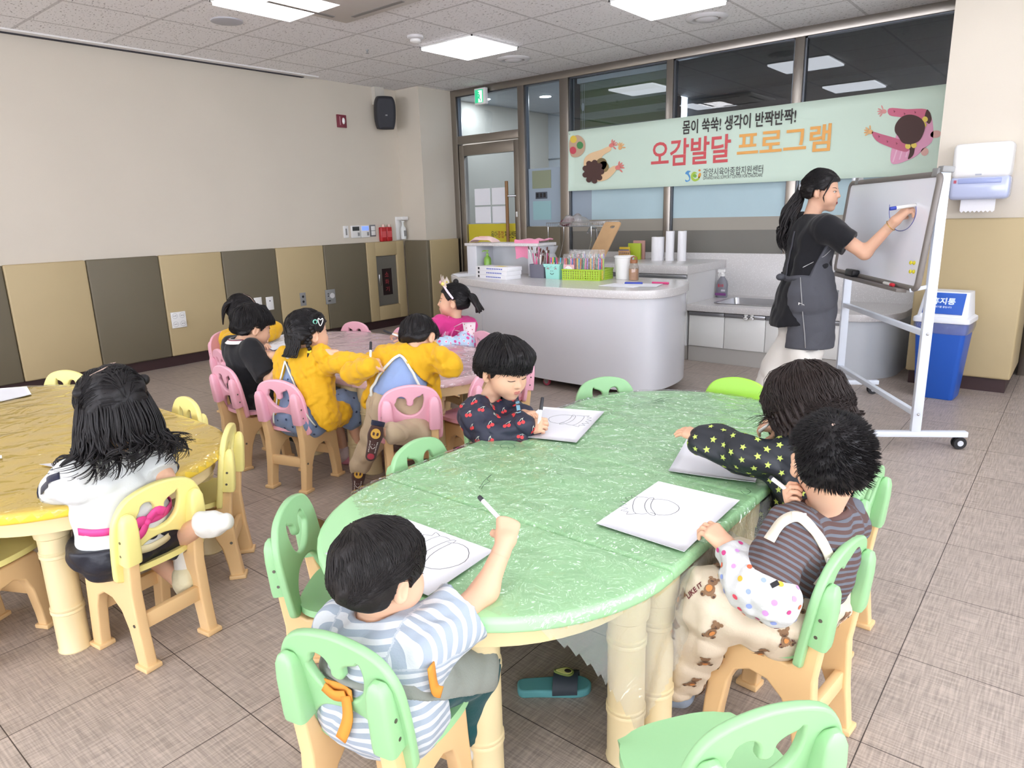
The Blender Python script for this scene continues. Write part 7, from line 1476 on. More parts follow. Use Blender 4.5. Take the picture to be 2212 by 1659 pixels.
for sd in 'LR': sock_shoe(t, 'sock', J['A'+sd], fy, 0.95, cloth_mat('pale pink sock', '#d9c5c4')); sock_shoe(t, 'slipper', J['A'+sd]-V3(0, 0, 0.012)+V3(0, 0.02, 0), fy, 1.0, pslip, 0.008)
f = hair_cap(H, PULLED, 0.012, wr=(0.004, 80, 3)); q = put_hair(t, H, f, PULLED, hair_black, 420, whorl=(0.0, 0.085, 0.065), length=0.11, r0=0.0015, lift=(0, 0.005), seed=9, sag=0.3)
for i in range(20): a = -1.1+1.9*i/19; lock(q, [H.P(sin(a)*0.075, -cos(a)*0.085-0.01, 0.04), H.P(sin(a)*0.085, -cos(a)*0.098-0.01, -0.02), H.P(sin(a)*0.08+0.005, -cos(a)*0.10-0.012, -0.075), H.P(sin(a)*0.085, -cos(a)*0.11-0.02, -0.115)], 0.010, 6, 2, 4, i, 5, 0.8, 0.004)
for i in range(9): z = 0.045-0.014*i; y = -0.028-0.002*i; x = 0.083+0.004*sin(i); q.ball(H.P(x, y+0.005*(-1)**i, z), (0.011, 0.011, 0.012), n=10, k=6)
lock(q, [H.P(0.085, -0.040, -0.085), H.P(0.088, -0.044, -0.105), H.P(0.086, -0.046, -0.13)], 0.009, 6, 1, 4, 2, 5); q.build('hair', t, auto=0)
MB().m(mat('yellow hair tie', '#e6d03c', 0.4)).ball(H.P(0.088, -0.040, -0.082), (0.013, 0.013, 0.007), n=12, k=6).ball(H.P(0.098, -0.038, -0.078), 0.006, n=8, k=5).ball(H.P(0.096, -0.034, -0.087), 0.006, n=8, k=5).build('hair_tie', t)
MB().m(mat('teal hair tie', '#7fc9b4', 0.4)).tube([H.P(0.086, -0.012+0.010*cos(a), 0.062+0.010*sin(a)) for a in np.linspace(0, 2*pi, 11)], 0.003, 6).build('hair_tie', t)
hp = smooth_loop([(0.0, -0.016), (0.012, 0.002), (0.010, 0.012), (0.0, 0.006), (-0.010, 0.012), (-0.012, 0.002)], 3); MB().m(mat('white hair clip', '#ecebea', 0.35)).tube([H.P(0.092, 0.012+x, 0.064+z*1.3) for x, z in hp+[hp[0]]], 0.0022, 6).build('heart_clip', t)
pen('black capped pen upright at the end of the yellow sleeve', dp(800, 782, 3.28), dp(801, 738, 3.30), r=0.006, capfrac=0.42)

# ======== I: child leaning over the pink table
t = person('child in yellow smock and khaki trousers leaning over the pink table', (4.12, 0.10, 0)); S = 1.0; fy = nrm(V3(-0.55, 0.83, 0))
H = Head(dp(908, 733, 3.36), (0.05, 0.72, -0.66), up=(-0.3, 0.4, 0.85), sc=1.02)
J = skeleton(dp(865, 868, 3.36), dp(880, 757, 3.34), H, fy, S, wl=dp(800, 792, 3.20), wr=dp(950, 768, 3.24), er=dp(972, 790, 3.26), pl=(-1, -0.2, -0.4), al=dp(775, 1012, 3.48), ar=dp(836, 934, 3.14), kl=dp(812, 935, 3.42), kr=dp(905, 935, 3.30), shax=nrm(dp(938, 768, 3.30)-dp(822, 778, 3.36)))
_, fh, inf = make_body(t, J, skin_kid, dict(f=(-0.3, 0.9, 0), n=(0, 0, -1), curl=(0.8, 0.9, 0.6)), dict(f=(-0.7, 0.5, 0), n=V3(0, 0, -1), curl=(0.9, 1.0, 0.7)), face=dict(gaze='down', sides=(1,)))
bsh = cloth_mat('pale blue shirt', '#8ea4cf'); sp = J['sp']; r = J['ra']
fd_ = nrm(np.cross(r, sp)); fd_ = fd_ if fd_@J['f'] > 0 or fd_[2] < 0 else -fd_
if fd_[2] > 0: fd_ = -fd_
J['dorsal'] = -fd_
_, fb_ = garment('blue_shirt', t, torso_prims(J, 0.012), bsh, 0.005, cuts=[(('c', J['neck'], H.P(0, -0.02, -0.03), 0.036, 0.06),)], keeps=[(('p', J['pelvis']+sp*0.03, -sp),)], wr=(0.005, 45, 2))
q = MB().m(cloth_mat('white blue collar', '#dfe4ec')); ribbon(q, [J['neck']+sp*0.008+(r*cos(a)*0.050+fd_*sin(a)*0.052) for a in np.linspace(0, 2*pi, 15)[:-1]], 0.032, lambda p: nrm(np.array(p)-J['neck']+sp*0.02), 0.006, 2, True); q.build('collar', t, auto=0)
apx2 = J['neck']-sp*0.02; DOR = J['dorsal']
def wedge2(X, Y, Z):
    x, y, z = X-apx2[0], Y-apx2[1], Z-apx2[2]; lat = x*r[0]+y*r[1]+z*r[2]; dn = -(x*sp[0]+y*sp[1]+z*sp[2]); bk = x*DOR[0]+y*DOR[1]+z*DOR[2]; return np.maximum(np.abs(lat+0.02*dn)-(0.006+0.85*dn), np.maximum(0.0-bk, -dn))
pr = torso_prims(J, 0.024)+arm_prims(J, 'R', 0.016, 0, 1.92, 0.006)+arm_prims(J, 'L', 0.016, 0, 1.9, 0.006)
pr += [(('c', J['SL']-sp*0.02, J['pelvis']-J['r']*0.17+V3(0, 0, -0.01)+J['f']*0.05, 0.042, 0.036), 0.04), (('c', J['SR']-sp*0.02, J['pelvis']+J['r']*0.15+J['f']*0.06+V3(0, 0, -0.08), 0.045, 0.036), 0.04)]
_, fs_ = garment('smock', t, pr, ysm, 0.005, cuts=[(('c', J['neck'], H.P(0, -0.02, -0.03), 0.04, 0.06),), (('f', wedge2), 0.004)], wr=(0.0046, 74, 12))
q = MB().m(wtape)
for sgn in (-1, 1): ribbon(q, on_cloth(fb_, [apx2-sp*d_+r*(-0.02*d_+sgn*(0.008+0.85*d_))+DOR*0.10 for d_ in np.linspace(-0.01, 0.20, 9)], 0.016), 0.012, lambda p: DOR)
q.build('smock_edging', t, auto=0)
kh = cloth_mat('khaki trousers', '#bda98d'); garment('trousers', t, leg_prims(J, 'L', 0.014, 1.9, 0.018)+leg_prims(J, 'R', 0.012, 1.85, 0.014)+[(('c', J['HL'], J['HR'], 0.086, 0.086), 0.04), (('c', J['pelvis'], J['pelvis']+sp*0.05, 0.09, 0.085), 0.04)], kh, 0.005, keeps=[(('p', J['pelvis']+sp*0.06, sp),)], wr=(0.006, 48, 4))
bsock = cloth_mat('brown sock', '#4b3430'); mus = mat('mustard heel', '#c79a3e', 0.85); rtoe = mat('red toe', '#9c3340', 0.85); sockw = mat('sock white print', '#d9d2cc', 0.8)
for sd, A, tip in (('L', dp(775, 1015, 3.48), dp(772, 1058, 3.46)), ('R', dp(814, 926, 3.10), dp(801, 985, 3.09))):
    fdir = nrm(tip-A); tocam = nrm(CAM-A); tocam = nrm(tocam-fdir*(tocam@fdir)); ln = np.linalg.norm(tip-A)
    pr = [(('c', A, A+fdir*0.03, 0.029, 0.030), 0.02), (('c', A+fdir*0.03, A+fdir*max(0.12, ln), 0.030, 0.024), 0.02)]; o, fsok = garment('sock', t, pr, bsock, 0.004, wr=None)
    x = nrm(np.cross(fdir, tocam)); TS = lambda u, v: A+fdir*u+x*v+tocam*0.03
    def patch(poly, m, off): 
        P = on_cloth(fsok, poly, off); k = len(P); return MB().m(m).raw(np.vstack([P, P.mean(0)+tocam*0.004]).tolist(), [(i, (i+1) % k, k) for i in range(k)])
    patch([TS(0.022+0.022*cos(a), 0.022*sin(a)) for a in np.linspace(0, 2*pi, 19)[:-1]], mus, 0.002).build('heel_patch', o, auto=0); patch([TS(0.128+0.016*cos(a), 0.023*sin(a)) for a in np.linspace(0, 2*pi, 19)[:-1]], rtoe, 0.002).build('toe_patch', o, auto=0)
    q = MB().m(sockw); q.tube(on_cloth(fsok, [TS(0.080+0.010*(1-abs(u)**2), 0.011*u) for u in np.linspace(-1, 1, 7)], 0.0025), 0.0012, 5)
    for u in (-1, 1): q.ball(on_cloth(fsok, [TS(0.072, 0.005*u)], 0.0025)[0], 0.0016, n=6, k=4)
    for sx, wd in ((-1, 'DAILYLIKE'), (1, 'DAILYLIKE')): 
        vs, fs = text_data(wd, 0.02); lo, hi = vs.min(0), vs.max(0); vs = (vs-lo)/np.maximum(hi-lo, 1e-9); P = np.array([TS(0.058+0.05*a, sx*0.019-0.004+0.008*b_*1.0) if sx > 0 else TS(0.108-0.05*a, sx*0.015-0.004-0.008*b_+0.004) for a, b_, _ in vs]); q.raw(on_cloth(fsok, P, 0.0022).tolist(), fs)
    q.build('sock_print', o, auto=0); garment('ankle_cuff', t, [(('c', A-fdir*0.012, A-fdir*0.035, 0.030, 0.031, 'ab'), 0.01)], navy, 0.004, wr=None)
f = hair_cap(H, SHORT, 0.009, wr=(0.002, 90, 5)); put_hair(t, H, f, SHORT, hair_black, 420, length=0.07, r0=0.0014, lift=(0, 0.004), seed=16).build('hair', t, auto=0)
pen('black capped pen half hidden by the leaning child\'s right elbow', dp(948, 772, 3.24), dp(962, 757, 3.22), r=0.006, capfrac=0.5)
# ======== K: girl with the crown hairband
t = person('girl in bright pink top with crown hairband looking to the left', (3.26, 1.36, 0)); S = 1.0; fy = nrm(V3(-0.12, -1, 0))
make_ch = chair('K', c_pink, 3.22, 1.50, -0.12, -1.0, 'pink chair under the girl with the crown hairband', PC)
H = Head(dp(979, 650, 4.78), (-0.80, -0.58, 0.02), sc=1.08)
J = skeleton((3.23, 1.36, 0.378), dp(983, 692, 4.80), H, fy, S, wr=dp(868, 728, 4.42), er=dp(905, 735, 4.60), wl=dp(945, 748, 4.46), el=dp(1003, 742, 4.66), al=(3.28, 1.08, 0.08), ar=(3.16, 1.08, 0.08), kl=(3.27, 1.13, 0.38), kr=(3.16, 1.13, 0.38), shax=nrm(dp(945, 703, 4.72)-dp(1018, 708, 4.84)))
_, fh, inf = make_body(t, J, skin_kid, dict(f=nrm(dp(930, 750, 4.42)-dp(948, 748, 4.46)), n=(0, 0, -1), curl=(0.6, 0.8, 0.5)), dict(f=nrm(dp(852, 722, 4.40)-dp(868, 728, 4.42)), n=(0, 0.3, -1), curl=(0.7, 0.9, 0.7), thumb=0.7), face=dict(gaze='open', sides=(-1, 1)))
hp_ = cloth_mat('hot pink jersey', '#d03a86'); _, ft = garment('pink_top', t, torso_prims(J, 0.014)+arm_prims(J, 'L', 0.018, 0, 0.95, 0.006)+arm_prims(J, 'R', 0.018, 0, 0.95, 0.006), hp_, 0.005, cuts=[(('c', J['neck'], H.P(0, -0.02, -0.03), 0.037, 0.06),)], wr=(0.004, 50, 2))
q = MB().m(mat('pink strap', '#ee74b4', 0.7)); front = J['f']
for sg in (-1, 1): ribbon(q, on_cloth(ft, [J['neck']+J['ra']*sg*0.045+V3(0, 0, 0.0)+front*0.02, J['neck']+J['ra']*sg*0.045-V3(0, 0, 0.06)+front*0.09, J['neck']+J['ra']*sg*0.042-V3(0, 0, 0.12)+front*0.10], 0.007), 0.020, lambda p: front+V3(0, 0, 0.3))
q.build('apron_strap', t, auto=0)
q = MB().m(mat('white pink print', '#efc6d8', 0.8)); cpt = J['neck']-V3(0, 0, 0.088)+front*0.1
for dx, dz, r_, m_ in ((0, 0, 0.032, '#f0cfdd'), (-0.022, 0.02, 0.014, '#e0679e'), (0.024, 0.018, 0.014, '#e0679e'), (0.0, 0.026, 0.013, '#f3dbe6'), (0.0, -0.012, 0.012, '#f6eef2')):
    P = on_cloth(ft, [cpt+J['ra']*(dx+a)+V3(0, 0, dz+b_) for a, b_ in circ(0, 0, r_, 12)], 0.002+0.0008*(r_ < 0.03)); q.m(mat('print '+m_, m_, 0.8)).raw(np.vstack([P, P.mean(0)+front*0.002]).tolist(), [(i, (i+1) % 12, 12) for i in range(12)])
q.build('chest_print', t, auto=0)
sl = mat('pastel sleeve', '#bcd6ee', 0.75, var=(16, 0.1)); sl2 = mat('lilac sleeve', '#d2b5dc', 0.75)
dk = [[(circ(0, 0, 1, 9), mat('sleeve pink dot', '#d8579b', 0.8))], [(circ(0, 0, 1, 9), mat('sleeve white', '#f1ecf2', 0.8)), (circ(0, 0, 0.5, 8), mat('sleeve pink dot', '#d8579b', 0.8))]]
for sd in 'LR': garment('sleeve_cover', t, arm_prims(J, sd, 0.024, 0.85, 1.85, 0.004), sl if sd == 'L' else sl2, 0.005, wr=(0.005, 55, 3), decals=lambda f, V, F: scatter(f, V, dk, 0.034, 0.011, 4))
garment('leggings', t, leg_prims(J, 'R', 0.008, 1.9)+leg_prims(J, 'L', 0.008, 1.9)+[(('c', J['HL'], J['HR'], 0.08, 0.08), 0.04)], MATS['grey leggings'], 0.007)
q = MB().m(mat('mask cloth', '#ecdfe0', 0.85)); m0 = hit(ft, 1014, 712)+nrm(CAM-J['SL'])*0.025; g = []
tc_ = nrm(CAM-m0); mx_ = nrm(np.cross(V3(0, 0, 1), tc_))
for i in range(9): g.append([m0+mx_*((j/8-0.5)*0.085*(1-0.25*(i/8)))+V3(0, 0, (i/8-0.5)*-0.10)+tc_*(0.022*(1-(j/4-1)**2)) for j in range(9)])
q.sheet(g, thick=0.003); mk_ = q.build('face_mask', t, auto=0); q = MB().m(mat('mask motif', '#c0455c', 0.8))
for i in range(8): q.ball(g[1+(i*3) % 7][1+(i*5) % 7]+tc_*0.001, 0.0045, n=7, k=4)
q.build('mask_print', mk_, auto=0)
ns = J['neck']+front*0.055-V3(0, 0, 0.055); MB().m(white_plastic).tube([ns+J['ra']*0.0, m0+V3(0, 0, 0.05)+mx_*-0.04], 0.0022, 5).tube([ns, m0-V3(0, 0, 0.015)+mx_*-0.04], 0.0022, 5).tube([J['neck']+front*0.045+J['ra']*0.03, ns, J['neck']+front*0.045-J['ra']*0.03], 0.002, 5).build('mask_cord', t, auto=0)
f = hair_cap(H, PULLED, 0.008, wr=(0.002, 90, 5)); q = put_hair(t, H, f, PULLED, hair_black, 380, whorl=(0.0, 0.085, 0.06), length=0.10, r0=0.0014, lift=(0, 0.003), seed=8, sag=0.0)
q.ball(H.P(0, -0.02, 0.122), 0.02, n=10, k=7)
for i in range(14): a = rr.uniform(-1, 1); lock(q, [H.P(0.02*a, -0.098, 0.035), H.P(0.055*a, -0.125, 0.022), H.P(0.085*a, -0.150, -0.02), H.P(0.095*a, -0.15-0.04*rr.uniform(), -0.07)], 0.022, 6, 2, 4, i, 6)
q.build('hair', t, auto=0)
q = MB().m(mat('pastel hairband', '#e9d9ea', 0.5)); band = [H.P(0.094*cos(a), 0.058-0.075*(1-sin(a)), 0.020+0.090*sin(a)) for a in np.linspace(0.05, pi-0.05, 22)]; ribbon(q, band, 0.014, lambda p: np.array(p)-H.P(0, 0.01, 0.02)); hb = q.build('hairband', t, auto=0)
q = MB().m(mat('crown cream', '#efe0d2', 0.5)); top = [0.026, 0.055, 0.030, 0.062, 0.034, 0.070, 0.034, 0.062, 0.030, 0.055, 0.026]
cw = lambda a, z, o=0.0: H.P((0.066+o)*sin(a), 0.005+(0.058+o)*cos(a), 0.098-0.004*abs(a)+z)
q.sheet([[tuple(cw(-1.15+2.3*i/10, top[i]*k, 0.010*k)) for i in range(11)] for k in (0.0, 0.5, 1.0)], thick=0.003)
q.m(mat('crown yellow', '#e8d77a', 0.5)).ball(cw(-0.75, 0.018, 0.012), 0.013, n=8, k=5).ball(cw(0.85, 0.018, 0.012), 0.013, n=8, k=5).m(mat('crown pink', '#e6b6c4', 0.5)).ball(cw(0.1, 0.02, 0.012), 0.014, n=8, k=5); q.build('crown', hb, auto=0)
pen('black capped white pen held to the left by the girl with the crown', dp(884, 735, 4.38), dp(828, 714, 4.36), r=0.0065, capfrac=0.34)

# ======== D: child in the navy cherry smock
c = CHAIR['G4']; t = person('child in navy cherry print smock drawing with an upright pen', (c['o'][0], c['o'][1], 0)); S = 1.0; fy = nrm(V3(0.97, 0.10, 0))
H = Head(dp(1090, 797, 2.70), (0.86, -0.16, -0.30), sc=1.06)
J = skeleton((4.92, 0.0, 0.378), dp(1052, 872, 2.76), H, fy, S, wr=dp(1144, 926, 2.60), er=dp(1066, 944, 2.63), wl=dp(1130, 896, 2.68), el=dp(1098, 905, 2.84), al=(5.22, 0.06, 0.08), ar=(5.22, -0.07, 0.08), kl=(5.15, 0.06, 0.38), kr=(5.15, -0.07, 0.38), shax=nrm(dp(1028, 912, 2.68)-dp(1085, 888, 2.86)))
_, fh, inf = make_body(t, J, skin_kid, dict(f=nrm(dp(1156, 893, 2.62)-dp(1130, 896, 2.68)), n=(0, 0, -1), curl=(0.55, 0.5, 0.3), thumb=0.3), dict(f=nrm(dp(1172, 916, 2.56)-dp(1146, 926, 2.60)), n=nrm(V3(0.1, 0.75, -0.5)), curl=(1.0, 1.2, 0.8), thumb=0.9, sc=1.1), face=dict(gaze='down'))
nav = mat('navy nylon', '#2a2c3d', 0.5, bump=(50, 0.25), spec=0.4); red = mat('cherry red', '#cf3a3e', 0.6); wst = mat('cherry stem', '#c9cfc0', 0.6)
cherry = [(circ(-0.45, -0.3, 0.48, 10), red), (circ(0.5, -0.1, 0.48, 10), red), ([(-0.42, 0.15), (-0.30, 0.15), (0.30, 0.95), (0.15, 0.95)], wst), ([(0.45, 0.3), (0.57, 0.3), (0.34, 0.98), (0.22, 0.98)], wst), ([(0.2, 0.85), (0.75, 1.15), (0.5, 0.75)], wst)]
pr = torso_prims(J, 0.020)+arm_prims(J, 'R', 0.026, 0, 1.80, 0.012)+arm_prims(J, 'L', 0.022, 0, 1.82, 0.006)+[(('c', J['pelvis']+fy*0.04, J['KL']*0.5+J['KR']*0.5, 0.10, 0.07), 0.05)]
_, ft = garment('smock', t, pr, nav, 0.0045, cuts=[(('c', J['neck']+fy*0.006, H.P(0, -0.02, -0.03), 0.038, 0.06),)], wr=(0.007, 52, 7), decals=lambda f, V, F: scatter(f, V, [cherry], 0.052, 0.0145, 5))
q = MB().m(nav)
for sd in 'R': w_, e_ = J['W'+sd], J['E'+sd]; d_ = nrm(w_-e_); x, y, _ = frame(d_); cc = w_-d_*0.028; ribbon(q, [cc+(np.array(x)*cos(k)+np.array(y)*sin(k))*(0.040+0.004*(i % 2)) for i, k in enumerate(np.linspace(0, 2*pi, 23)[:-1])], 0.022, lambda p: np.array(p)-cc, 0.005, 1, True)
q.build('gathered_cuff', t, auto=0)
cfr = nrm(CAM-dp(1118, 880, 2.7)); P0_ = dp(1118, 882, 2.62); MB().m(mat('sky blue tag', '#8fcdea', 0.5)).raw([tuple(p) for p in [hit(ft, *p_, off=0.005) for p_ in ((1113, 870), (1120, 868), (1125, 893), (1118, 895))]], [(0, 1, 2, 3)], None, False).build('name_tag', t, auto=0)
garment('trousers', t, leg_prims(J, 'R', 0.010, 1.9)+leg_prims(J, 'L', 0.010, 1.9)+[(('c', J['HL'], J['HR'], 0.082, 0.082), 0.04)], cloth_mat('black trousers', '#202126'), 0.006)
for sd in 'LR': sock_shoe(t, 'sock', J['A'+sd], fy, 1.0, wsock)
FRI = ([-0.11, -0.06, -0.032, -0.026, 0.012, 0.020, 0.034, 0.055, 0.10], [-0.050, -0.058, -0.045, 0.012, 0.012, -0.018, 0.010, 0.026, 0.028])
f = hair_cap(H, FRI, 0.015, wr=(0.006, 60, 5), extra=[(H.E(0, 0.030, 0.058, 0.070, 0.058, 0.050), 0.03)]); q = put_hair(t, H, f, FRI, hair_black, 800, whorl=(-0.01, -0.055, 0.095), length=0.125, r0=0.0017, lift=(0.001, 0.010), seed=13, sag=0.35, wave=0.0025, thick=0.016); tousle(q, H, FRI, 850, 0.0017, 71, f=f, whorl=(-0.01, -0.055, 0.095), length=0.12, sag=0.35, wave=0.003, thick=0.016)
for i in range(26): x = -0.062+0.124*i/25; lock(q, [H.P(x*0.7, 0.02, 0.118), H.P(x*0.95, 0.075, 0.092), H.P(x*1.05, 0.1015-abs(x)*0.38, 0.052), H.P(x*1.08+0.006, 0.099-abs(x)*0.45, 0.022+0.008*rr.uniform(-1, 1))], 0.0075, 6, 1, 4, i+3, 4)
for i in range(10): strands(q, H, FRI, 1, length=0.10, r0=0.0007, lift=(0.02, 0.05), seed=50+i, whorl=(0, 0, 0.1))
q.build('hair', t, auto=0)
pen('black capped pen upright in the cherry smock child\'s fist', dp(1163, 924, 2.56), dp(1172, 858, 2.575), r=0.0062, capfrac=0.42)

# ======== C: child in the black star smock
c = CHAIR['G7']; t = person('child in black smock with yellow green stars reaching over a bent sheet', (c['o'][0], c['o'][1], 0)); S = 1.0; fy = nrm(V3(-0.97, 0.12, 0))
H = Head(dp(1735, 877, 2.07), (-0.80, 0.20, -0.55), sc=1.04)
J = skeleton((6.11, 0.06, 0.378), dp(1752, 955, 2.10), H, fy, S, wl=dp(1512, 944, 2.17), el=dp(1612, 985, 2.06), wr=dp(1690, 922, 2.24), er=dp(1720, 945, 2.28), al=(5.84, -0.02, 0.08), ar=(5.84, 0.12, 0.08), kl=(5.90, -0.02, 0.38), kr=(5.90, 0.12, 0.38), shax=nrm(dp(1760, 950, 2.22)-dp(1715, 985, 2.0)))
_, fh, inf = make_body(t, J, skin_kid, dict(f=nrm(dp(1488, 936, 2.20)-dp(1514, 946, 2.17)), n=V3(0.1, 0.2, -1), curl=(0.25, 0.3, 0.2), thumb=0.2), dict(f=nrm(dp(1655, 918, 2.26)-dp(1690, 922, 2.24)), n=V3(0, 0.4, -0.8), curl=(0.5, 0.8, 0.5), thumb=0.5), face=dict(gaze='down'))
bln = mat('black nylon', '#23262c', 0.45, bump=(50, 0.25), spec=0.4); ysr = mat('star yellow green', '#bccb62', 0.6)
pr = torso_prims(J, 0.020)+arm_prims(J, 'L', 0.016, 0, 1.88, 0.008)+arm_prims(J, 'R', 0.016, 0, 1.75, 0.006)+[(('c', J['pelvis']+fy*0.03, J['KL']*0.55+J['KR']*0.45+V3(0, 0, -0.03), 0.105, 0.075), 0.05), (('c', J['SL']-V3(0, 0, 0.08), J['HL']+V3(0, -0.03, 0.02), 0.07, 0.085), 0.06), (('c', J['KL']+V3(0.05, -0.02, -0.02), J['KL']+V3(0.06, -0.02, -0.16), 0.07, 0.075), 0.05)]
_, ft = garment('smock', t, pr, bln, 0.0045, cuts=[(('c', J['neck'], H.P(0, -0.02, -0.03), 0.038, 0.06),)], wr=(0.007, 52, 9), decals=lambda f, V, F: scatter(f, V, [[(star(), ysr)]], 0.036, 0.0105, 5))
garment('trousers', t, leg_prims(J, 'R', 0.010, 1.9)+leg_prims(J, 'L', 0.010, 1.9), MATS['black trousers'], 0.006)
for sd in 'LR': sock_shoe(t, 'sock', J['A'+sd], fy, 1.0, wsock)
BOB = ([-0.11, -0.06, -0.032, 0.0, 0.02, 0.030, 0.045, 0.055, 0.10], [-0.075, -0.075, -0.072, -0.065, -0.06, -0.03, 0.0, 0.012, 0.014])
f = hair_cap(H, BOB, 0.020, wr=(0.007, 55, 6), extra=[(H.E(0, -0.02, -0.03, 0.086, 0.088, 0.055), 0.03)]); q = put_hair(t, H, f, BOB, hair_brown, 900, whorl=(0.01, -0.045, 0.10), length=0.17, r0=0.0017, lift=(0.002, 0.012), seed=23, sag=0.5, wave=0.006, tipout=0.4, thick=0.020, stop=False); tousle(q, H, BOB, 800, 0.0016, 72, f=f, whorl=(0.01, -0.045, 0.10), length=0.17, sag=0.5, wave=0.008, tipout=0.4, thick=0.020)
for i in range(30): a = -2.6+5.2*i/29; sa, ca = sin(a), cos(a); lock(q, [H.P(sa*0.07, -ca*0.09-0.01, 0.07), H.P(sa*0.098, -ca*0.108-0.012, 0.0), H.P(sa*0.100, -ca*0.108-0.01, -0.05), H.P(sa*0.118, -ca*0.125-0.01, -0.088+0.01*rr.uniform(-1, 1))], 0.012, 6, 2, 4, i, 5, 0.7, 0.006)
q.build('hair', t, auto=0)
pen('white pen in the far hand of the star smock child', dp(1640, 932, 2.24), dp(1682, 903, 2.25), r=0.0058, capfrac=0.3)

# ======== B: child in bear print overalls
c = CHAIR['G8']; t = person('child in bear print overalls and brown striped tee seen from behind', (c['o'][0], c['o'][1], 0)); S = 1.0; fy = nrm(V3(-0.99, 0.12, 0))
H = Head(dp(1795, 996, 1.61), (-0.42, 0.86, -0.26), sc=1.01)
J = skeleton((6.19, -0.46, 0.380), dp(1777, 1112, 1.66), H, fy, S, wl=dp(1572, 1182, 1.66), el=dp(1640, 1290, 1.57), wr=dp(1722, 1098, 1.68), er=dp(1740, 1190, 1.80), al=(5.93, -0.56, 0.085), ar=(5.94, -0.42, 0.085), kl=dp(1545, 1300, 1.66), kr=(5.99, -0.40, 0.38), shax=nrm(dp(1835, 1135, 1.72)-dp(1708, 1158, 1.58)))
_, fh, inf = make_body(t, J, skin_kid, dict(f=nrm(dp(1522, 1128, 1.70)-dp(1572, 1180, 1.66)), n=V3(0, 0.1, -1), curl=(0.5, 0.9, 0.6), thumb=0.3, sc=1.08), dict(f=nrm(dp(1695, 1062, 1.66)-dp(1722, 1098, 1.68)), n=nrm(V3(-0.2, -0.3, 0.5)), curl=(0.9, 1.2, 0.8), thumb=0.8), face=dict(gaze='open'))
bst = stripe_mat('brown blue stripes', '#553f3b', '#62666f', 0.0135, 0.58)
def stripe_b(V):
    sv = (V-J['pelvis'])@J['sp']; out = np.full(len(V), 9.0)
    for sd, sg in (('L', -1), ('R', 1)):
        d = nrm(J['E'+sd]-J['S'+sd]); k = (V-J['S'+sd])@d; lat = ((V-J['neck'])@J['ra'])*sg; out = np.where((out > 8) & (lat > 0.085), k+1.0, out)
    return np.where(out > 8, sv+1.0, out)
pr = torso_prims(J, 0.013)+arm_prims(J, 'L', 0.020, 0, 0.72, 0.010, 'b')+arm_prims(J, 'R', 0.018, 0, 0.8, 0.008, 'b'); _, ft = garment('striped_tee', t, pr, bst, 0.0042, cuts=[(('c', J['neck']+J['sp']*0.002, H.P(0, -0.02, -0.03), 0.038, 0.06),)], wr=(0.0035, 60, 3), stripe=stripe_b)
q = MB().m(mat('brown neckband', '#5a423e', 0.85)); ribbon(q, [J['neck']+J['sp']*0.010+(J['r']*cos(a)*0.052+J['f']*sin(a)*0.054)+V3(0, 0, -0.010*sin(a)) for a in np.linspace(0, 2*pi, 17)[:-1]], 0.016, lambda p: nrm(np.array(p)-J['neck']+V3(0, 0, 0.03)), 0.004, 2, True); q.build('neckband', t, auto=0)
cream = mat('cream canvas', '#d3c4ad', 0.85, bump=(260, 0.2)); br1, br2, br3 = mat('bear brown', '#8b6a4e', 0.8), mat('bear dark', '#4d382d', 0.8), mat('bear orange', '#c98245', 0.8)
def bear(s=1): return [(circ(0, 0.62, 0.40, 12), br1), (circ(-0.34, 0.95, 0.16, 8), br1), (circ(0.34, 0.95, 0.16, 8), br1), (circ(0, -0.15, 0.45, 12, 0.50), br1), (circ(-0.48, -0.55, 0.24, 9), br1), (circ(0.48, -0.55, 0.24, 9), br1), (circ(-0.5, -0.6, 0.12, 8), br2), (circ(0.5, -0.6, 0.12, 8), br2), (circ(0, -0.05, 0.24, 9), br3), (circ(0, 0.52, 0.14, 8, 0.09), br2), (circ(-0.16, 0.68, 0.05, 6), br2), (circ(0.16, 0.68, 0.05, 6), br2)]
wordm = mat('maroon print', '#6d2f33', 0.8)
pants = leg_prims(J, 'L', 0.030, 1.9, 0.030)+leg_prims(J, 'R', 0.030, 1.9, 0.030)+[(('c', J['HL'], J['HR'], 0.098, 0.098), 0.05), (('c', J['pelvis'], J['pelvis']+J['sp']*0.06, 0.098, 0.10), 0.05)]
pants += [(('c', J['pelvis']+J['f']*0.06, J['pelvis']+J['f']*0.065+J['sp']*0.17, 0.065, 0.05), 0.05)]
bib = lambda X, Y, Z: -1.0*((X-J['pelvis'][0])*J['f'][0]+(Y-J['pelvis'][1])*J['f'][1]+(Z-J['pelvis'][2]-0.035)*(-0.75))
_, fo = garment('overalls', t, pants, cream, 0.0045, keeps=[(('f', lambda X, Y, Z: np.minimum(Z-J['pelvis'][2]-0.075, np.maximum(Z-J['pelvis'][2]-0.20, -((X-J['pelvis'][0])*J['f'][0]+(Y-J['pelvis'][1])*J['f'][1])+0.02))),)], wr=(0.0065, 50, 11), decals=lambda f, V, F: scatter(f, V, [bear()], 0.082, 0.028, 8))
q = MB().m(wordm)
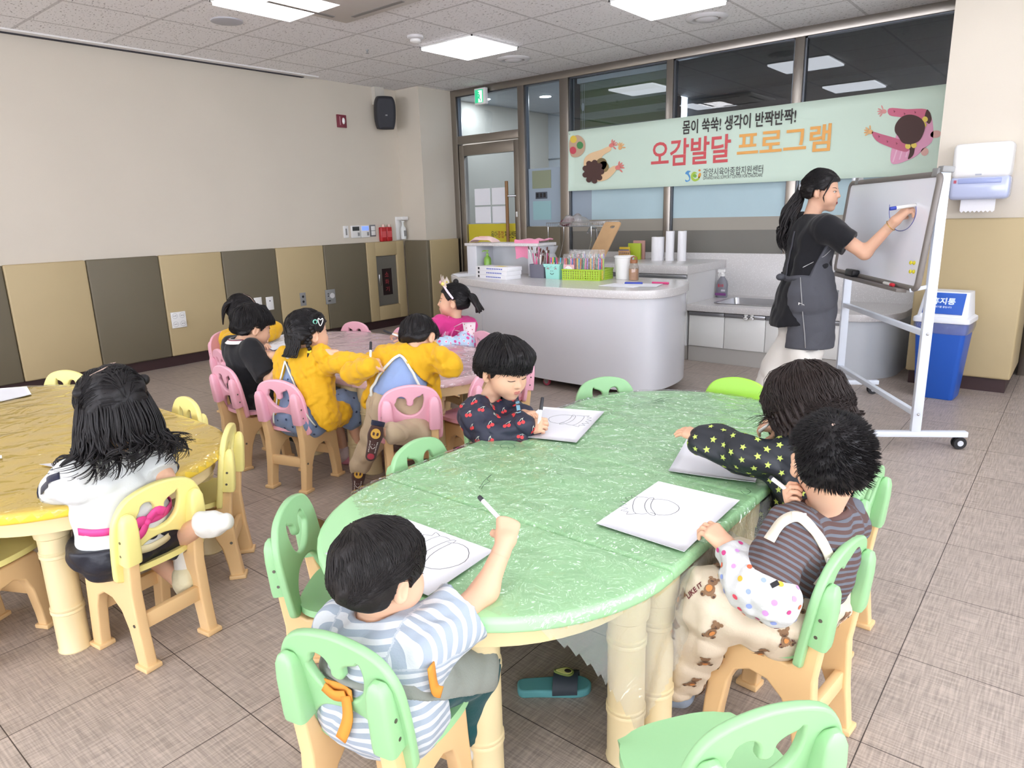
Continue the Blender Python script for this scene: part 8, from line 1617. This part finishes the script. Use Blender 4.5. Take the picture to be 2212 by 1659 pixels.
for pp_, wd, wid, asc in ((hit(fo, 1712, 1385), 'LIKE IT', 0.062, (0.9, 0.42)), (hit(fo, 1612, 1300), 'LIKE IT', 0.05, (0.8, 0.6)), (hit(fo, 1500, 1275), 'LIKE IT', 0.05, (0.7, 0.6))):
    vs, fs = text_data(wd, 0.03); lo, hi = vs.min(0), vs.max(0); vs = (vs-lo)/np.maximum(hi-lo, 1e-9)-0.5; c0 = on_cloth(fo, [pp_], 0.0)[0]; n_ = fo.grad(c0[None])[0]; x = nrm(CR*asc[0]+CU*asc[1]*0.6); x = nrm(x-n_*(x@n_)); y = np.cross(n_, x)
    P = on_cloth(fo, [c0+x*a*wid+y*b_*0.013 for a, b_, _ in vs], 0.0018); q.raw(P.tolist(), fs)
q.build('overalls_print', t, auto=0)
strapm = mat('cream webbing', '#dcd3c0', 0.8, bump=(300, 0.2)); q = MB().m(strapm); bkv = lambda p: nrm(ft.grad(np.array(p)[None])[0])
ribbon(q, [hit(ft, *p, off=0.005) for p in ((1662, 1168), (1690, 1130), (1722, 1117), (1750, 1140), (1775, 1175), (1793, 1212))], 0.025, bkv, 0.003, 6); q.build('shoulder_strap', t, auto=0)
q = MB().m(strapm); ribbon(q, [hit(ft, *p, off=0.006) for p in ((1797, 1208), (1782, 1235), (1762, 1262))], 0.016, bkv, 0.003, 6); q.build('shoulder_strap', t, auto=0); q = MB().m(white_plastic); P = [hit(ft, 1725, 1120, off=0.009), hit(ft, 1793, 1210, off=0.009)]
for p in P:
    n_ = Vector(ft.grad(p[None])[0]); q.box(-0.015, 0.015, -0.010, 0.010, -0.002, 0.003, Matrix.Translation(p) @ n_.to_track_quat('Z', 'Y').to_matrix().to_4x4(), bev=0.001)
q.build('strap_buckle', t, auto=0)
dm = [[(circ(0, 0, 1, 10), mat('dot '+c_, c_, 0.8))] for c_ in ('#c2437f', '#e0623f', '#e2ae3d', '#8f9fd8', '#c790c9', '#d94b5f')]
w_ = J['W_'] = J['WL']; e_ = J['EL']; d_ = nrm(w_-e_)
_, fsl = garment('sleeve_cover', t, [(('c', e_-d_*0.035+nrm(J['SL']-e_)*0.03, e_+d_*0.03, 0.056, 0.058), 0.03), (('c', e_+d_*0.03, w_-d_*0.035, 0.056, 0.040), 0.03), (('c', w_-d_*0.04, w_-d_*0.006, 0.033, 0.034, 'b'), 0.01)], mat('white dotted cotton', '#c9c9c8', 0.8, bump=(200, 0.2)), 0.004, wr=(0.005, 60, 3), decals=lambda f, V, F: scatter(f, V, dm, 0.029, 0.0062, 8))
MB().m(black_plastic).raw([tuple(p) for p in [hit(fsl, *p_, off=0.003) for p_ in ((1662, 1262), (1678, 1254), (1684, 1264), (1668, 1272))]], [(0, 1, 2, 3)], None, False).build('cloth_label', t, auto=0)
fsock = cloth_mat('blue grey sock', '#8f9cae')
for sd in 'LR': sock_shoe(t, 'sock', J['A'+sd], nrm(V3(-0.85, -0.3, 0)), 1.05, fsock, 0.008)
CROP = ([-0.11, -0.06, -0.040, -0.032, 0.012, 0.020, 0.034, 0.050, 0.10], [-0.054, -0.058, -0.045, 0.018, 0.012, -0.012, 0.004, 0.040, 0.046])
f = hair_cap(H, CROP, 0.007, wr=(0.002, 90, 6)); q = MB().m(hair_black); put(q, f); wh = V3(-0.012, -0.072, 0.078); r_ = np.random.default_rng(5); c0 = V3(0, -0.014, 0.028); rad = V3(0.080, 0.096, 0.083); k = 0; wu = nrm((wh-c0)/rad)
while k < 4200:                             # short bristly hair standing off the head, whorl at the back
    u = nrm(r_.normal(size=3)); p = c0+rad*u*0.97
    if p[2] < np.interp(p[1], CROP[0], CROP[1])+0.009 or (abs(p[0]) > 0.058 and -0.045 < p[1] < 0.03 and p[2] < 0.034): continue
    n_ = nrm(u/rad); d = u-wu*(u@wu); d = nrm(d+0.30*np.cross(wu, u)+r_.normal(size=3)*0.07); L = 0.0135*(0.6+0.4*min(1, np.linalg.norm(u-wu)/0.5))*r_.uniform(0.75, 1.15); W0 = on_cloth(f, [H.P(*p)], 0.0)[0]; nw = f.grad(W0[None])[0]; dw = H.D(*d); b_ = W0+nrm(nw*0.40+dw)*L*0.55; e2 = b_+nrm(nw*0.16+dw+V3(0, 0, -0.2))*L*0.6
    q.tube([W0-nw*0.002, b_, e2], [0.0011, 0.0009, 0.0002], 3, caps=False); k += 1
q.build('hair', t, auto=0); MB().m(mat('scalp', '#b39a8c', 0.7)).ball(on_cloth(f, [H.P(*(c0+rad*wu))], -0.0025)[0], (0.0045, 0.0045, 0.0045), n=10, k=6).build('hair_whorl', t)
pen('white pen held near the mouth by the child in overalls', dp(1712, 1068, 1.66), dp(1663, 1030, 1.70), r=0.0055, capfrac=0.12)

# ======== T: the teacher
ADULT = dict(sw=0.112, ua=0.190, fa=0.160, th=0.267, sh=0.267, hip=0.055, r_neck=0.030, r_ua=(0.030, 0.025), r_fa=(0.024, 0.0165), r_th=(0.056, 0.040), r_sh=(0.038, 0.025), chest=(0.066, 0.046), belly=0.064, pel=0.070, drop=0.022)
t = person('woman with black ponytail, black tee and charcoal apron drawing on the whiteboard', (*dp(1700, 915, 4.25)[:2], 0)); S = 1.5; fy = nrm(V3(0.80, 0.60, 0))
H = Head(dp(1776, 412, 4.13), (0.99, 0.06, -0.10), sc=1.06, adult=True)
J = skeleton(dp(1737, 640, 4.24), dp(1752, 474, 4.16), H, fy, S, wr=dp(1933, 478, 3.78), er=dp(1868, 546, 3.92), wl=dp(1737, 600, 4.24)+fy*0.05-V3(fy[1], -fy[0], 0)*0.13, el=dp(1735, 590, 4.44), al=dp(1652, 903, 4.38), ar=dp(1712, 905, 4.27), kl=dp(1698, 770, 4.36), kr=dp(1736, 770, 4.25), shax=nrm(dp(1784, 494, 4.02)-dp(1730, 486, 4.30)), B=ADULT)
_, fh, inf = make_body(t, J, skin_ad, dict(f=(0.5, 0.4, -0.5), n=(0.4, 0.6, 0), sc=1.5), dict(f=nrm(dp(1960, 452, 3.75)-dp(1933, 478, 3.78)), n=nrm(V3(0.75, 0.5, -0.35)), curl=(0.75, 1.0, 0.6), thumb=0.7, sc=1.5), h=0.007, face=dict(gaze='open', lips=lip_ad, mouth_open=True, sides=(-1, 1)))
btee = cloth_mat('black tee', '#16161a'); r = J['r']; hemz = J['pelvis'][2]-0.145
pr = torso_prims(J, 0.014)+arm_prims(J, 'R', 0.020, 0, 0.62, 0.010, 'b')+arm_prims(J, 'L', 0.018, 0, 0.7, 0.010, 'b')+[(('c', J['pelvis'], J['pelvis']-V3(0, 0, 0.16)-fy*0.03, 0.125, 0.150), 0.06), (('c', J['pelvis']-r*0.03, J['pelvis']-r*0.05-V3(0, 0, 0.16)-fy*0.02, 0.12, 0.14), 0.06)]
_, ft = garment('black_tee', t, pr, btee, 0.006, cuts=[(('c', J['neck']+J['sp']*0.004, H.P(0, -0.02, -0.03), 0.048, 0.08),)], keeps=[(('f', lambda X, Y, Z: hemz+0.02*((X-J['pelvis'][0])*fy[0]+(Y-J['pelvis'][1])*fy[1])/0.1-Z),)], wr=(0.006, 34, 4))
wp = cloth_mat('white wide trousers', '#d9d5ce', 0.8)
pr = []
for sd in 'LR': pr += [(('c', J['H'+sd], J['K'+sd], 0.072, 0.096), 0.04), (('c', J['K'+sd], J['A'+sd]+V3(0, 0, 0.045), 0.096, 0.128, 'b'), 0.04)]
garment('trousers', t, pr, wp, 0.007, keeps=[(('p', V3(0, 0, hemz+0.05), V3(0, 0, 1)),)], wr=(0.010, 26, 5))
apm = mat('charcoal denim', '#494a51', 0.8, bump=(320, 0.3)); wz = J['pelvis'][2]+0.135; tocam_ = nrm(V3(CAM[0]-J['pelvis'][0], CAM[1]-J['pelvis'][1], 0)); an = nrm(fy*0.62+r*1.0); pr = torso_prims(J, 0.026)+[(('c', J['pelvis']+fy*0.03+r*0.02, J['pelvis']+fy*0.02+r*0.04-V3(0, 0, 0.33), 0.145, 0.155), 0.06)]
ctr = J['pelvis']+an*0.010; zb = J['pelvis'][2]-0.30
def apron_f(X, Y, Z):
    d = (X-ctr[0])*an[0]+(Y-ctr[1])*an[1]; top = np.minimum(wz+0.34*np.maximum((X-J['pelvis'][0])*fy[0]+(Y-J['pelvis'][1])*fy[1]+0.03, 0)/0.16, J['neck'][2]-0.10); return np.maximum(np.maximum(-d, Z-top), zb-Z)
_, fa = garment('apron', t, pr, apm, 0.006, keeps=[(('f', apron_f),)], wr=(0.006, 30, 6))
q = MB().m(mat('apron stitching', '#a7a6a6', 0.7)); side = ctr+r*0.16
q.tube([hit(fa, *p, 3.5, 5, off=0.008) for p in ((1730, 600), (1732, 640), (1735, 680), (1738, 720), (1740, 752))], 0.0024, 5); q.tube([hit(fa, *p, 3.5, 5, off=0.008) for p in ((1742, 757), (1755, 757), (1768, 755))], 0.0024, 5); q.tube([hit(fa, *p, 3.5, 5, off=0.008) for p in ((1738, 577), (1760, 567), (1780, 552), (1792, 540))], 0.0018, 5); q.build('stitching', t, auto=0)
q = MB().m(apm); wb_ = J['pelvis']+J['sp']*0.125; ribbon(q, on_cloth(ft, [wb_+(r*cos(a)*0.17+fy*sin(a)*0.17) for a in np.linspace(0.3, -pi-0.2, 16)], 0.006), 0.035, lambda p: np.array(p)-wb_)
P = on_cloth(ft, [J['neck']-J['sp']*d_+r*(0.05-0.1*d_)-fy*0.12 for d_ in np.linspace(0.06, 0.36, 8)], 0.005); ribbon(q, P, 0.022, lambda p: -fy); q.ball(on_cloth(ft, [wb_-fy*0.17], 0.02)[0], (0.03, 0.03, 0.022), n=10, k=7); q.build('apron_strap', t, auto=0)
po = on_cloth(fa, [dp(a, b_, 4.08) for a, b_ in ((1797, 598), (1806, 600), (1806, 650), (1794, 648))], 0.004)
MB().m(white_plastic).raw([tuple(p) for p in on_cloth(ft, [dp(1724, 617+40, 4.05), dp(1735, 621+40, 4.05), dp(1735, 628+40, 4.05), dp(1724, 624+40, 4.05)], 0.012)], [(0, 1, 2, 3)], None, False).build('white_tab', t, auto=0)
for sd in 'LR': sock_shoe(t, 'shoe', J['A'+sd]-V3(0, 0, 0.012), nrm(fy+V3(0.1, -0.2, 0)), 1.35, cloth_mat('black shoe', '#22242a'), 0.008)
f = hair_cap(H, WOMAN, 0.013, wr=(0.003, 80, 6)); q = put_hair(t, H, f, WOMAN, hair_black, 700, whorl=(0.0, 0.088, 0.068), length=0.13, r0=0.0011, lift=(0, 0.004), seed=31, sag=0.05)
tie = H.P(0.005, -0.115, 0.012)
for i in range(46):
    a, b_ = rr.uniform(-1, 1), rr.uniform(-1, 1); L = rr.uniform(0.75, 1.05); path = [(1738, 424), (1722, 432), (1708, 462), (1700, 500), (1693, 540)]
    pts = [dp(px+a*(3, 8, 12, 14, 13)[k]*1.0, 424+(py-424)*L, 4.20+b_*(0.01, 0.03, 0.04, 0.04, 0.035)[k]+0.012*k) for k, (px, py) in enumerate(path)]; pts[0] = tie+0.012*(a*H.x+b_*H.z); lock(q, pts, 0.015, 6, rr.uniform(3, 9), 6, i, 5, 1.1, 0.022, 2.0)
for sx in (1, -1): lock(q, [H.P(sx*0.055, 0.062, 0.075), H.P(sx*0.078, 0.05, 0.03), H.P(sx*0.080, 0.030, -0.025), H.P(sx*0.076, 0.034, -0.062)], 0.006, 6, 4, 5, 3, 4, 0.7, 0.006, 1.2)
q.build('hair', t, auto=0); MB().m(mat('silver hair tie', '#b9bcc2', 0.35)).tube([tie+0.024*(H.x*cos(a)+H.z*sin(a)) for a in np.linspace(0, 2*pi, 13)], 0.008, 7).build('hair_tie', t)
w_, e_ = J['WR'], J['ER']; d_ = nrm(w_-e_); x, y, _ = frame(d_); cc = w_-d_*0.03; MB().m(mat('gold chain', '#c9a35a', 0.3, metal=0.9)).tube([cc+(np.array(x)*cos(k)+np.array(y)*sin(k))*0.031+d_*0.006*sin(k) for k in np.linspace(0, 2*pi, 21)], 0.0022, 6).build('bracelet', t)
a_, b_ = dp(1930, 450, 3.74), Vector(board_pt(1979, 443)); mk('marker', 'blue marker in the teacher\'s hand touching the whiteboard', np.array(b_)+nrm(a_-np.array(b_))*0.0, a_-np.array(b_), 0.135, 0.0095, pen_white, MATS['blue marker'], None, 0.24, cat='marker')
bpy.context.view_layer.update()
